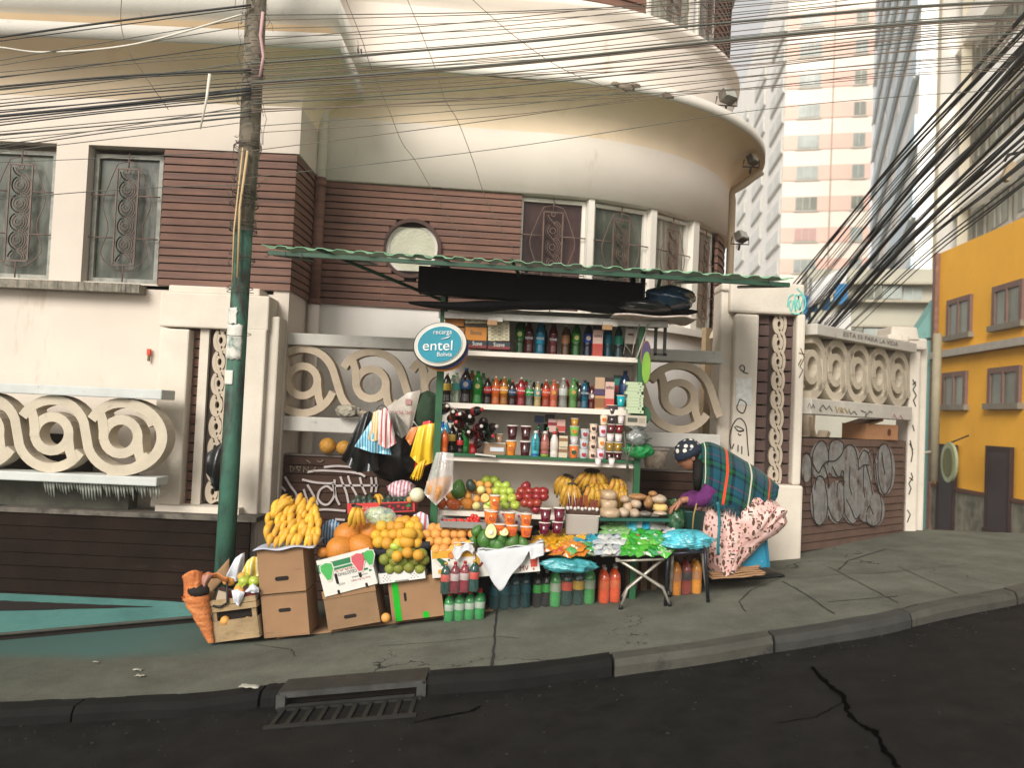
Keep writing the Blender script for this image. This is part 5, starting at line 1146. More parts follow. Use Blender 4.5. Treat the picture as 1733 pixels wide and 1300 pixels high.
text('entel', .10, W(741, 585.5, 5.958), UU, Z3, wt, parent=T, width=px2m(5.96) * 50); text('recarga', .046, W(749, 562, 5.958), UU, Z3, wt, parent=T, width=px2m(5.96) * 31); text('Bolivia', .042, W(752, 600, 5.958), UU, Z3, wt, parent=T, width=px2m(5.96) * 25)
b = MB(); b.tube([W(746, 574, 5.957), W(752, 573, 5.957), W(759, 571, 5.957), W(763, 568, 5.957)], [.001, .003, .005, .001], 6); b.build('swoosh', wt, T)
b = MB(); b.tube([W(741, 548, 5.98), W(742, 556, 5.98)], .004, 5); b.build('hanger', blackm, T)
T = thing('round_sign', 'narrow edge-on lime green round sign on the right post of the stall', 'sign', W(1093, 620, 6.05))
def edge_disc(px, py, rx, ry, d, m, nm):
 c = W(px, py, d); b = MB(); b.grid(lambda u, v: c + Vector((px2m(d) * rx * math.cos(2 * math.pi * u) * v, -.02 * v * math.cos(2 * math.pi * u), px2m(d) * ry * math.sin(2 * math.pi * u) * v)), 32, 2, 0, False); return b.build(nm, m, T, mods=[('solid', .006)])
edge_disc(1093, 600, 7, 23, 6.06, plain('4b4060', .5), 'purple_disc'); edge_disc(1093, 600, 7.6, 24, 6.075, plain('d08a40', .5), 'orange_edge'); edge_disc(1094, 622, 6.4, 27, 6.03, plain('7da83a', .5), 'lime_disc')
T = thing('round_sign', 'dark green disc hanging behind the white kitchen scale on the right post', 'sign', W(1086, 700, 6.2)); c = W(1084, 703, 6.24); b = MB(); b.disc(c, .075, (0, -1, 0), .01); b.build('disc', grn, T)
# ================================================================ BOTTLE KIT
BM = {}
def proto_mesh(key, prof, seg=14, wob=None):
 b = MB(); b.lathe(prof, seg, wob=wob); o = b.build('proto', mat('default', (.5, .5, .5)), None); me = o.data; me.name = key; bpy.data.objects.remove(o); BM[key] = me
proto_mesh('pet', [(.0, 0), (.125, 0), (.145, .015), (.15, .05), (.142, .16), (.135, .24), (.142, .32), (.15, .4), (.15, .62), (.148, .68), (.125, .76), (.085, .85), (.05, .91), (.043, .94), (0, .94)])
proto_mesh('stout', [(0, 0), (.13, 0), (.15, .02), (.152, .30), (.147, .34), (.152, .38), (.152, .66), (.146, .72), (.12, .79), (.075, .86), (.046, .90), (.044, .94), (0, .94)])
proto_mesh('stout_label', [(.153, .40), (.155, .405), (.155, .625), (.153, .63)], 16)
proto_mesh('stout_cap', [(0, .93), (.056, .93), (.056, .995), (.05, 1.0), (0, 1.0)], 12)
proto_mesh('pet_label', [(.152, .41), (.154, .415), (.154, .645), (.152, .65)], 16)
proto_mesh('pet_cap', [(.0, .935), (.055, .935), (.055, .995), (.05, 1.0), (0, 1.0)], 12)
proto_mesh('sport', [(0, 0), (.15, 0), (.16, .02), (.16, .2), (.15, .25), (.16, .3), (.16, .62), (.15, .70), (.11, .80), (.085, .87), (.075, .9), (0, .9)])
proto_mesh('sport_label', [(.162, .32), (.164, .325), (.164, .60), (.162, .605)], 16)
proto_mesh('sport_cap', [(0, .89), (.088, .89), (.088, .96), (.06, 1.0), (0, 1.0)], 12)
proto_mesh('cup', [(0, 0), (.29, 0), (.30, .02), (.40, .93), (0, .93)], 16)
proto_mesh('cup_lid', [(0, .93), (.43, .93), (.43, .985), (.39, 1.0), (0, 1.0)], 16)
bm_box = MB(); bm_box.box((0, 0, .5), (1, 1, 1)); o = bm_box.build('proto', mat('default', (.5, .5, .5)), None); BM['box'] = o.data; bpy.data.objects.remove(o)
def part(key, name, m, parent, sc_=(1, 1, 1), loc=(0, 0, 0), rot=(0, 0, 0)):
 me = BM[key]; o = bpy.data.objects.new(name, me); COL.objects.link(o); o.parent = parent; o.scale = sc_; o.location = loc; o.rotation_euler = rot
 if not me.materials: me.materials.append(m)
 o.material_slots[0].link = 'OBJECT'; o.material_slots[0].material = m; return o
LIQ = {}
def liq(hx, clear=False): return mat('liquid_' + hx + ('c' if clear else ''), H(hx), .12, var=.15, scale=18, spec=.6, coat=.3, alpha=.5 if clear else 1.0)
def lab(hx): return mat('label_' + hx, tuple(c * .8 for c in H(hx)), .45, var=.1, scale=30)
def bottle(loc, h, liquid, label_c, cap, kind='pet', wide=1.0, clear=False, rot=(0, 0, 0), parent=None, lb=None, grp=None, name='bottle', logo=None, air=True):
 t = bpy.data.objects.new(name, None); COL.objects.link(t); t.empty_display_size = .05; t.location = loc; t.rotation_euler = rot
 if parent is not None: t.parent = parent; t.location = Vector(loc) - parent_origin(parent)
 s = (h * wide, h * wide, h)
 part(kind, 'body', liq(liquid, clear), t, s)
 if label_c: part(kind + '_label', 'label_band', lab(label_c), t, s)
 part(kind + '_cap', 'cap', lab(cap), t, s)
 if logo:
  c2, txt, tc = logo; rr = (.165 if kind == 'sport' else .156) * h * wide; z = .53 * h if kind != 'sport' else .46 * h
  if c2:
   b = MB(); b.disc((0, -rr - .001, z), .075 * h * wide, (0, -1, 0), .002, 14); o = b.build('logo', lab(c2), t, world=False)
  if txt:
   o = text(txt, .1 * h, (0, -rr - .004, z), X3, Z3, lab(tc), 'lettering', None, .002, width=.26 * h * wide); o.parent = t
 if parent is None: tag(t, lb, 'bottle', grp)
 return t
def carton(loc, wd, h, dp, col, top='d8cbb8', txt=None, lb='', bands=(), name='carton', cat='carton', grp=None, tcol='1b1b1b'):
 t = thing(name, lb, cat, loc, 0, grp)
 part('box', 'body', lab(col), t, (wd, dp, h * .86)); part('box', 'gable_top', lab(top), t, (wd, dp * .5, h * .14), (0, 0, h * .86))
 for (z0, z1, c) in bands: part('box', 'printed_band', lab(c), t, (wd + .003, dp + .003, (z1 - z0) * h), (0, 0, z0 * h))
 if txt: o = text(txt, h * .17, (0, -dp / 2 - .003, h * .68), X3, Z3, lab(tcol), 'lettering', None, .001, width=wd * .85); o.parent = t
 return t
def cup(loc, h, wd, col, lid='d9d2c6', lb='', grp=None, cat='cup', name='plastic_cup', band=None, alpha=False):
 t = thing(name, lb, cat, loc, 0, grp); s = (wd / .8, wd / .8, h)
 part('cup', 'cup_body', liq(col), t, s); part('cup_lid', 'lid', mat('lid_' + lid, H(lid), .35, var=.05, spec=.5), t, s)
 if band:
  b = MB(); b.disc((0, -wd * .42, h * .48), wd * .26, (0, -1, 0), wd * .03, 12); b.build('printed_fruit', lab(band), t, world=False)
 return t
ORD = ['first', 'second', 'third', 'fourth', 'fifth', 'sixth', 'seventh', 'eighth', 'ninth', 'tenth', 'eleventh', 'twelfth', 'thirteenth', 'fourteenth', 'fifteenth', 'sixteenth', 'seventeenth', 'eighteenth', 'nineteenth', 'twentieth']
sy = px2m(6.4)
# ---- top shelf
top_b = [(878, 66, '0b3f14', '1d6b1f', '0d3a12', 'c9d27a', 'green soda'), (894, 62, '3b1010', '4a1414', '401212', None, 'dark red drink'), (913, 62, '0f5a72', '1583a0', '0d4a66', None, 'teal sports drink'), (935, 60, '4a1012', '571518', '3c0e10', None, 'dark red sports drink'),
   (956, 56, '4a3018', '9a6a45', 'c9c2b0', None, 'amber tea'), (974, 62, '0c4a16', '1f7a22', '0b3a10', 'd8d27a', 'green soda'), (994, 62, '101b30', '1d3f8f', '15294f', 'd8d0d0', 'cola with blue label'),
   (1027, 62, '0f4a5a', '12708a', '123f50', None, 'teal water'), (1046, 60, '263f44', '27a184', '2e8f78', None, 'clear water with green label')]
for i, (px, hp, lq, lc, cp, lg, ds) in enumerate(top_b):
 y_ = 595 + (px - 745) * .045; p = W(px, y_, 6.5); p.z = z1
 sport = i in (1, 2, 3)
 bottle(p, hp * px2m(6.5) * .98, lq, lc, cp, 'sport' if sport else 'pet', .86 if not sport else .8, lb=f'large {ds} bottle, {ORD[i]} from the left on the top shelf', grp='large bottles on the top shelf', logo=(lg, None, None) if lg else (None, 'POWER' if sport else None, 'e8e8e8') if sport else None)
 q = Vector(p) + Vector((.03, .15, 0))
 if i % 2 == 0: bottle(q, hp * px2m(6.5) * .9, '1a1414', '2a2020', '333333', 'pet', .86, lb='dark bottle in the back row of the top shelf', grp='bottles in the back row of the top shelf')
p = W(1010, 605, 6.42); p.z = z1; carton(p, 16 * sy, 53 * sy, .07, 'd9b5a8', '2a2624', 'ades', 'pink and red soy juice carton reading ades on the top shelf', ((0, .32, 'b3483a'), (.32, .42, 'c43e35')))
for i, (x0, x1, y0, y1) in enumerate(((787, 824, 536, 554), (826, 862, 541, 578))):
 nr = 2 if i == 0 else 6; 
 for r_ in range(nr):
  for c in range(3):
   bw = (x1 - x0) / 3; px = x0 + bw * (c + .5); py = (y0 if i == 0 else y0) + (r_ + 1) * 6.1 + 0
   p = W(px, py, 6.36); t = thing('tissue_box', 'small cream tissue box in the stack left on the top shelf' if i == 0 else 'small cream tissue box in the taller stack beside the green bottle on the top shelf', 'box', p, 0, 'stacked small cream boxes')
   part('box', 'carton', lab('d3cba8'), t, (bw * sy * .96, .09, 5.7 * sy)); part('box', 'print', lab('5a5540'), t, (bw * sy * .4, .092, 1.2 * sy), (bw * sy * .12, 0, 2.6 * sy))
for (x0, x1, y0, y1, c, txt, l) in ((753, 786, 534, 553, 'c47a1e', None, 'orange tissue pack at the left end of the top shelf'), (787, 824, 554, 577, 'cf8420', 'Bonita', 'orange tissue pack under small cream boxes on the top shelf'), (792, 824, 577, 590, '7b2a2a', 'Suave', 'dark red and blue napkin pack at the bottom left of the top shelf'), (826, 863, 579, 592, '7b2a2a', 'Suave', 'dark red and blue napkin pack under the taller stack of cream boxes'), (760, 786, 554, 590, 'a8702c', None, 'ochre pack half hidden behind the oval sign')):
 p = W((x0 + x1) / 2, y1, 6.38); t = thing('paper_pack', l, 'pack', p); part('box', 'wrap', lab(c), t, ((x1 - x0) * sy * .97, .12, (y1 - y0) * sy * .95))
 if txt == 'Suave': part('box', 'blue_wave', lab('16303c'), t, ((x1 - x0) * sy * .975, .122, (y1 - y0) * sy * .5), (0, 0, (y1 - y0) * sy * .42))
 if txt: o = text(txt, .045, (0, -.065, (y1 - y0) * sy * .55), X3, Z3, lab('e6dfcf' if txt == 'Suave' else '6b6a5a'), 'lettering', None, .001, width=(x1 - x0) * sy * .5); o.parent = t
p = W(1066, 582, 6.4); t = thing('router_box', 'white electrical box with small print hung at the right of the top shelf', 'box', p); part('box', 'case', lab('c9beb2'), t, (18 * sy, .05, 36 * sy)); part('box', 'print_block', lab('5a3a34'), t, (9 * sy, .053, 3 * sy), (0, 0, 14 * sy)); part('box', 'print_block', lab('4a4a48'), t, (11 * sy, .053, 2 * sy), (0, 0, 26 * sy))
# ---- second shelf
mid = [(755, 50, '160c0a', 'c7a53a', 'c9c2b4', 0, 'cola with yellow label', None), (771, 52, '9aa890', '4fa396', '8fbfa4', 1, 'clear water with turquoise label', None), (787, 60, '150d0c', '1a5f9f', '1d5b8e', 0, 'cola with blue label', ('c8c0c0', None, None)), (807, 56, '0d6a1e', '128025', '0c5a18', 0, 'big green soda', ('c8c070', None, None)),
  (824, 46, '1c0c0a', 'a81f24', '6a5a50', 0, 'cola with red label', (None, 'Coca', 'e8e0dc')), (838, 48, '9a4a16', 'c95a1f', 'b8a890', 0, 'orange soda', (None, 'Fanta', 'eef0f4')), (852, 48, '7a4a12', 'cc8a1e', 'a89878', 0, 'amber soda with yellow label', (None, 'Fanta', 'f4f4f0')), (866, 42, '2a1612', '26405a', 'b84a34', 0, 'dark soda with blue label', (None, 'Fanta', 'c8d0e0')), (881, 48, '6e1a1c', 'b3262a', 'b9b0a8', 0, 'red soda', (None, 'Fanta', 'f0e4e0')),
  (895, 44, '6a7068', '1f8a3a', '2f7a4a', 1, 'clear soda with green label', (None, 'dlite', 'f0f4f0')), (909, 42, '8a7a52', '4a8a8a', 'a9b4a0', 0, 'apple juice', ('c9a48a', None, None)), (923, 46, '7a2c16', 'c2461c', 'a89a88', 0, 'dark orange soda', (None, 'Fanta', 'd8d0d0')), (936, 46, '9a4a34', 'b06048', 'cf6a60', 0, 'pinkish orange soda', ('c98a30', None, None)), (952, 50, '8a8c84', 'b4b8b0', 'c9c4b8', 1, 'clear water', None), (969, 50, '5a8a4a', '4a8a3a', '2f9a4a', 1, 'greenish clear juice', ('b08a48', None, None)),
  (980, 42, '1c1210', '1f1a1a', '9a9488', 0, 'black soda', None), (988, 48, '0c4a60', '0e3a50', '15181c', 0, 'teal sports drink', (None, 'POWER', 'c8d8dc')), (1001, 40, '4a1412', '7a6a62', 'a8452c', 0, 'dark red sports drink', ('d8ccc0', None, None))]
for i, (px, hp, lq, lc, cp, cl, ds, lg) in enumerate(mid):
 y_ = 683 + (px - 745) * .045; p = W(px, y_, 6.42); p.z = z2
 bottle(p, hp * px2m(6.42), lq, lc, cp, 'pet', 1.02 if hp > 52 else .98, clear=bool(cl), lb=f'{ds} bottle, {ORD[i]} of the front row, middle shelf', grp='bottles on the middle shelf', logo=lg)
 bottle(Vector(p) + Vector((.035, .14, 0)), (hp * .97) * px2m(6.42), random.choice(['1c0c0a', '6e1a1c', '2a4a2a', '7a4a12', '5a6a58']), random.choice(['7a1f24', '1f6a3a', 'a8682a', '5a4a44']), random.choice(['c9c2b4', '2f9a4a', 'b84a34', '222222']), 'pet', 1, lb='bottle half hidden in the back row of the middle shelf', grp='bottles in the back row of the middle shelf')
for (px, y0, h, w_, c, tx, l, bd) in ((1014, 695, 26, 16, 'b88a5c', None, 'lower beige coffee carton at the right of the middle shelf', ((.1, .7, '8a5f3a'),)), (1014, 669, 30, 16, 'b99a7c', None, 'upper beige and purple carton at the right of the middle shelf', ((.0, .35, '4a3a5a'),)), (1030, 690, 50, 15, 'd3ada0', 'ades', 'pink carton reading ades on the middle shelf', ((0, .3, 'b8483e'),))):
 p = W(px, y0, 6.36); 
 if y0 > 690: p.z = z2
 carton(p, w_ * sy, h * sy, .06, c, '2a2420' if tx else c, tx, l, bd)
p = W(1056, 690, 6.44); p.z = z2; bottle(p, 68 * sy, '0d2038', '14365c', '0f1f3a', 'pet', 1.0, lb='tall deep blue bottle at the right end of the middle shelf')
p = W(1043, 697, 6.5); p.z = z2; carton(p, 13 * sy, 60 * sy, .06, '1c3f30', '123528', None, 'dark green and red carton behind the teal cup', ((.5, .7, '8a2a2a'), (.7, .9, '1f7a6a')))
# ---- third shelf
def s3(px, d=6.36, dz=0): y_ = 772 + (px - 745) * .045; p = W(px, y_, d); p.z = z3 + .008 + dz; return p
for i, (px, py, h, lq, lc, cp, ds, w_) in enumerate(((751, 766, 40, 'b8551c', 'c95a22', 'c9c2b4', 'small orange soda', 1.1), (778, 768, 34, '1a0c0c', 'b02a2c', 'b8b0a4', 'small cola with red label', 1.1), (800, 772, 42, '8a1218', 'c9a8a0', 'b3262a', 'small red soda with pale label', 1.15), (764, 764, 48, '140d0b', 'c2a050', 'cf9a2a', 'cola with yellow cap', 1), (789, 762, 48, '1f8a3a', '2f9a4a', 'd0ccc0', 'bright green soda', 1.15), (776, 760, 46, '3a1010', '7a1f22', 'b3262a', 'dark soda with red cap', 1.1), (754, 756, 52, '3a8aa8', '7aa8b8', 'c9d4d8', 'pale blue drink', 1), (748, 742, 52, '12509a', '1a6ab8', '2a6ab0', 'blue bottle', 1))):
 p = W(px, py + 3, 6.30 + .035 * (i if i < 3 else i + 1)); p.z = z3 + .008 if i > 2 else z3 + .01
 bottle(p, h * sy, lq, lc, cp, 'pet', w_, lb=f'{ds} bottle clustered at the left of the low shelf', grp='small bottles crowded on the low shelf')
for i, (px, py, a) in enumerate(((763, 709, .3), (774, 705, -.1), (792, 700, .6), (797, 713, 0), (816, 719, .1), (789, 709, -.2), (803, 728, .3), (820, 728, .5), (812, 738, .2), (751, 695, .2), (783, 722, -.2), (795, 738, 0), (808, 752, .1), (822, 744, .3))):
 p = W(px, py, 6.38); bottle(p, .20, random.choice(['1a0c0c', '2a1010', '101512']), random.choice(['7a1f22', '1c1c1c', '1f4a2a']), random.choice(['b9b2a8', 'a82a2c', 'c9c2b8', '1c1c1c']), 'pet', 1.15, rot=(R(80), 0, a), lb='dark soda bottle lying cap forward in the pile on the low shelf', grp='bottles lying in a pile on the low shelf')
 bpy.context.view_layer.update
for (px, h, w_, c, l, lv, bnd) in ((824, 17, 14, 'c9b88a', 'cream pudding cup on the tub, left', 20, None), (843, 17, 14, '9a7a5c', 'brown pudding cup on the tub, right', 20, None), (864, 27, 18, 'c97a22', 'orange jelly cup under a dark red one on the low shelf', 0, 'b8601a'), (888, 27, 18, '3a1416', 'dark red jelly cup, lower right of the four big cups', 0, None), (865, 25, 17, '3c1618', 'dark red jelly cup stacked on the orange cup', 27.5, None), (888, 25, 17, '3a1618', 'dark red jelly cup on top of another dark red cup', 27.5, None),
        (970, 24, 16, 'c9692c', 'orange fruit cup with black print on the low shelf', 0, '2a4a2a'), (970, 14, 14, 'b8b0b0', 'grey pudding cup between green and orange cups', 24, None), (970, 17, 16, '6ba84a', 'green fruit cup with orange print', 38, 'c9802a'), (970, 13, 13, 'a87a2a', 'yellow and black topped cup on the green one', 55, None),
        (987, 17, 15, 'a8b0b4', 'pale blue yogurt cup, bottom of three', 0, 'a8343a'), (987, 17, 15, 'a9b1b5', 'pale blue yogurt cup, middle of three', 17, 'a8443a'), (988, 17, 15, 'a4acb0', 'pale blue yogurt cup, top of three', 34, 'a8343a'),
        (1002, 15, 13, 'cdb09a', 'beige cup at the bottom of the beige tower', 0, '3a2a24'), (1002, 15, 13, 'cdb09a', 'second beige cup of the beige tower', 15, '3a2a24'), (1002, 15, 13, 'cdb09a', 'third beige cup of the beige tower', 30, '3a2a24'), (1002, 15, 13, 'd0b49f', 'topmost beige cup of the beige tower', 45, '3a2a24'),
        (1016, 19, 14, 'c9b8c4', 'lilac yogurt cup with red fruit, lowest of its tower', 0, 'b3242c'), (1017, 19, 14, 'd4c0ac', 'cream yogurt cup with orange fruit, second of its tower', 19.5, 'd9802a'), (1018, 19, 14, 'c8bac4', 'lilac yogurt cup with red fruit, third of its tower', 39, 'b3242c'), (1019, 19, 14, 'd6bea6', 'cream yogurt cup with orange fruit, top of its tower', 58.5, 'd9742a'),
        (1031, 15, 14, '3a1014', 'dark red jelly cup, bottom left of the jelly column', 0, None), (1045, 15, 14, '3a1014', 'dark red jelly cup, bottom right of the jelly column', 0, None), (1031, 15, 14, '8a6a1c', 'olive yellow jelly cup at left', 16, None), (1045, 15, 14, '8a6c1c', 'olive yellow jelly cup at right', 16, None), (1031, 13, 13, 'cfc4c0', 'white jelly cup at left', 32, None), (1045, 13, 13, 'cfc4c0', 'white jelly cup at right', 32, None),
        (1032, 15, 14, '5a2226', 'wine red jelly cup at left above the white ones', 46, None), (1046, 15, 14, '6a1c20', 'wine red jelly cup at right above the white ones', 46, None), (1033, 14, 15, '352c30', 'grey purple jelly cup at left', 62, None), (1048, 14, 12, 'c9bcb8', 'white pudding cup next to the grey purple one', 62, None), (1032, 16, 18, '45383a', 'wide smoky jelly cup near the top of the jelly column', 77, None), (1048, 13, 13, 'cfc2b8', 'white pudding cup under the teal cup', 77, None), (1047, 19, 15, '1f9aa0', 'teal jelly cup topping the jelly column', 91, None)):
 p = s3(px, 6.33, lv * sy); cup(p, h * sy * .96, w_ * sy, c, lb=l, band=bnd, grp='jelly and yogurt cups on the low shelf')
for (px, l) in ((1012, 'small white cup hanging at the green shelf edge, left'), (1035, 'small white cup hanging at the green shelf edge, right')):
 p = W(px, 788, 6.22); cup(p, 12 * sy, 11 * sy, 'cdc3c0', lb=l)
p = s3(836, 6.34); t = thing('plastic_tub', 'oblong clear tub with white label under two pudding cups', 'tub', p); b = MB(); b.box((0, 0, .045), (.15, .1, .085), 0, None, 1.08); b.build('tub_body', plain('9a7d62', .35), t, world=False); b = MB(); b.box((0, 0, .092), (.165, .11, .01)); b.build('lid', plain('bcb3a6', .35), t, world=False); b = MB(); b.box((.02, -.054, .045), (.1, .006, .03)); b.build('sticker', plain('c9d0d4', .5), t, world=False)
for i, (px, c, cp, lc, tx, l) in enumerate(((905, '2a8f9a', 'c9cfc8', '3aa0b0', 'PRIME', 'teal and blue drink bottle reading down its side'), (921, '8a4a42', 'd0ccc0', 'a86a5a', None, 'pinkish red fruit drink bottle with lime green base'), (937, 'c4bcb0', 'b3262a', 'd0c8bc', 'Pura', 'white milk bottle with red cap'))):
 p = s3(px, 6.32); bt = bottle(p, 44 * sy, c, lc, cp, 'sport', .98, lb=l + ' on the low shelf')
 if i == 0:
  part('sport', 'blue_base', lab('145a9a'), bt, (44 * sy * .985, 44 * sy * .985, 44 * sy * .22)); bpy.data.objects.remove([o for o in bt.children if o.name.startswith('lettering')][0]) if [o for o in bt.children if o.name.startswith('lettering')] else None
  o = text('PRIME', .028, (0, -.036, .10), Vector((0, 0, 1)), Vector((-1, 0, 0)), lab('15343a'), 'lettering', None, .002, width=.09); o.parent = bt
 if i == 1: part('sport', 'lime_base', lab('6ab02c'), bt, (44 * sy * .985, 44 * sy * .985, 44 * sy * .18))
 bottle(Vector(p) + Vector((.02, .09, 0)), 50 * sy, '2a1414', '3a1c1c', '1f7a3a', 'pet', .9, lb='dark bottle with green cap behind the front bottles of the low shelf', grp='dark bottles behind on the low shelf')
for (px, y_, h, c, l, bd) in ((935, 736, 22, 'c9a49a', 'pink juice carton standing behind the white milk bottle', ((.5, .75, '8a2a34'),)), (950, 736, 22, 'cfa698', 'pink juice carton reading in red behind two straw cartons', ((.1, .5, 'b8483e'),)), (952, 775, 19, 'cdbfa4', 'lower almond drink carton with white straw', ((.5, .8, '8a6a4a'),)), (953, 755, 18, 'cdbfa0', 'upper almond drink carton with white straw', ((.5, .8, '8a6a4a'),))):
 p = W(px, y_, 6.33 if y_ < 740 else 6.31); 
 if y_ == 775: p.z = z3 + .01
 if y_ == 755: p.z = z3 + .01 + 19 * sy
 if y_ == 736: p.z = z3 + .01 + 42 * sy; p.y += .1
 carton(p, 14 * sy, h * sy, .05, c, c, None, l + ' on the low shelf', bd)
for c, x_, y_ in (('1f3a5a', 912, 708), ('2a2a34', 930, 706), ('1f2a2a', 918, 722), ('3a2028', 928, 722)):
 p = W(x_, y_ + 8, 6.52); t = thing('drink_pack', 'dark shrink wrapped pack stacked at the back of the low shelf', 'pack', p, 0, 'dark packs at the back of the low shelf'); part('box', 'wrap', lab(c), t, (.07, .08, .055))
b = MB(); A = W(810, 770, 6.25); b.box(A + Vector((.05, 0, 0)), (.15, .03, .012), 0, rotm(0, R(4), 0)); tag(b.build('white_tray', plain('cfcac0', .5), None), 'thin white lid lying on the green edge of the low shelf', 'lid')
# stack of green boxes, scale, cloth and bag on the right post
for i in range(10):
 p = W(1072 + random.uniform(-3, 3), 652 + i * 5.3, 6.2); t = thing('cigarette_box', 'flat pale green box in the stack on the right post', 'box', p, 0, 'stack of flat pale green boxes'); part('box', 'carton', lab('b9c9a4'), t, (26 * sy, .07, 4.9 * sy)); part('box', 'print', lab('4a5a40'), t, (2 * sy, .072, 2 * sy), (8 * sy, 0, 1.5 * sy))
p = W(1075, 721, 6.18); t = thing('kitchen_scale', 'off-white electronic scale with grey display on the right post', 'scale', p); part('box', 'case', lab('b9ae9c'), t, (33 * sy, .08, 17 * sy)); part('box', 'display', lab('4f5145'), t, (16 * sy, .083, 7 * sy), (-6 * sy, 0, 6 * sy)); part('box', 'keypad', lab('a09684'), t, (10 * sy, .083, 8 * sy), (9 * sy, 0, 5 * sy))
clearp = mat('clear_film', (.55, .58, .55), .15, var=.2, alpha=.35, spec=.8, bump=.6, bscale=20); greenf = mat('green_film', (.02, .22, .06), .35, var=.3, bump=.5, bscale=18)
bag('plastic_bag', 'clear plastic bag hanging under the white scale', 'bag', 1078, 738, 6.14, 38, 34, mat('smoky_film', (.16, .17, .16), .2, var=.5, alpha=.75, spec=.8, bump=.6, bscale=20), .05, 8, cmp_=.2)
bag('plastic_bag', 'bunched bright green plastic bag on the right post', 'bag', 1080, 758, 6.2, 46, 36, greenf, .06, 9, cmp_=.3)
b = MB(); b.tube([W(1056, 730, 6.12), W(1060, 770, 6.1), W(1064, 800, 6.1)], .006, 5); b.tube([W(1072, 750, 6.1), W(1062, 775, 6.1), W(1060, 800, 6.1)], .006, 5); tag(b.build('grey_strap', plain('5a5a4e', .8)), 'grey forked strap hanging below the scale on the right post', 'strap')
# tub of snacks on the fence rail behind
p = W(1108, 792, 6.75); t = thing('snack_tub', 'translucent tub of brown snacks between the stall and the woman', 'tub', p); b = MB(); b.lathe([(0, 0), (.075, 0), (.1, .13), (.105, .14), (0, .14)], 16); b.build('tub_body', mat('tub_film', (.5, .42, .33), .3, var=.4, scale=25), t, world=False)
b = MB(); b.lathe([(0, .14), (.11, .14), (.11, .155), (0, .16)], 16); b.build('lid', plain('a8a095', .3), t, world=False)
# ================================================================ FRUIT AND GOODS
random.seed(21)
def stripes(name, c1_, c2_, sc_=30, c3=None, axis='X', alpha=1):
 m = bpy.data.materials.new(name); m.use_nodes = True; n = m.node_tree; b_ = n.nodes['Principled BSDF']; tc = n.nodes.new('ShaderNodeTexCoord'); wv = n.nodes.new('ShaderNodeTexWave'); wv.bands_direction = axis; wv.inputs['Scale'].default_value = sc_; wv.inputs['Distortion'].default_value = 1.2; wv.inputs['Detail Scale'].default_value = .6
 rp = n.nodes.new('ShaderNodeValToRGB'); rp.color_ramp.interpolation = 'EASE'; rp.color_ramp.elements[0].position = .42; rp.color_ramp.elements[1].position = .55; rp.color_ramp.elements[0].color = tuple(H(c1_)) + (1,); rp.color_ramp.elements[1].color = tuple(H(c2_)) + (1,)
 if c3: e = rp.color_ramp.elements.new(.85); e.color = tuple(H(c3)) + (1,)
 n.links.new(tc.outputs['Object'], wv.inputs['Vector']); n.links.new(wv.outputs[0], rp.inputs[0]); n.links.new(rp.outputs[0], b_.inputs['Base Color']); b_.inputs['Roughness'].default_value = .35
 ns = n.nodes.new('ShaderNodeTexNoise'); ns.inputs['Scale'].default_value = 20; bp = n.nodes.new('ShaderNodeBump'); bp.inputs['Strength'].default_value = .7; bp.inputs['Distance'].default_value = .01; n.links.new(tc.outputs['Object'], ns.inputs['Vector']); n.links.new(ns.outputs[0], bp.inputs['Height']); n.links.new(bp.outputs[0], b_.inputs['Normal']); return m
m_orange = mat('fruit_orange', (.66, .31, .07), .5, var=.12, scale=14, bump=.25, bscale=180, rnd=.10, stain=((.55, .36, .10), 9, .6)); m_mand = mat('fruit_mandarin', (.62, .32, .03), .5, var=.15, scale=10, bump=.25, bscale=150, rnd=.12, stain=((.45, .42, .04), 8, .52))
m_gmand = mat('fruit_green_mandarin', (.13, .20, .03), .5, var=.2, scale=10, bump=.25, bscale=150, rnd=.12, stain=((.50, .24, .03), 6, .5)); m_gapple = mat('fruit_green_apple', (.36, .45, .06), .3, var=.15, scale=18, rnd=.12, coat=.3, stain=((.50, .50, .14), 10, .58))
m_rapple = mat('fruit_red_apple', (.24, .018, .018), .3, var=.3, scale=14, rnd=.10, coat=.3, stain=((.42, .12, .05), 7, .57)); m_mango = mat('fruit_mango', (.55, .12, .03), .35, var=.2, scale=6, rnd=.1, coat=.2, stain=((.62, .36, .06), 4, .5))
m_papaya = mat('fruit_papaya', (.50, .185, .024), .5, var=.2, scale=7, bump=.15, stain=((.55, .30, .03), 5, .6)); m_avo = mat('fruit_avocado', (.045, .14, .02), .35, var=.35, scale=12, bump=.3, bscale=60, rnd=.08, coat=.2, stain=((.20, .22, .06), 9, .62))
m_lemon = mat('fruit_lemon', (.62, .58, .22), .5, var=.15, scale=12, rnd=.1); m_dark = mat('fruit_dark_plum', (.03, .045, .03), .4, var=.3, scale=8, rnd=.2); m_straw = mat('fruit_red_berry', (.50, .025, .02), .4, var=.2, scale=30, rnd=.08)
m_ban = mat('banana_peel', (.60, .34, .035), .5, var=.14, scale=18, rnd=.08, stain=((.36, .24, .03), 16, .66)); m_banr = mat('banana_ripe', (.45, .24, .03), .5, var=.25, scale=14, rnd=.1, stain=((.07, .045, .02), 18, .55)); m_bgr = mat('banana_tip', (.20, .22, .03), .6, var=.3); m_bst = mat('banana_crown', (.045, .035, .02), .8)
mel = mat('melon_pale', (.62, .60, .42), .5, var=.08, scale=6); flesh = mat('avocado_flesh', (.68, .60, .26), .5, var=.1, scale=8, stain=((.45, .5, .12), 4, .6)); pitm = mat('avocado_pit', (.70, .62, .50), .5)
FM = {}
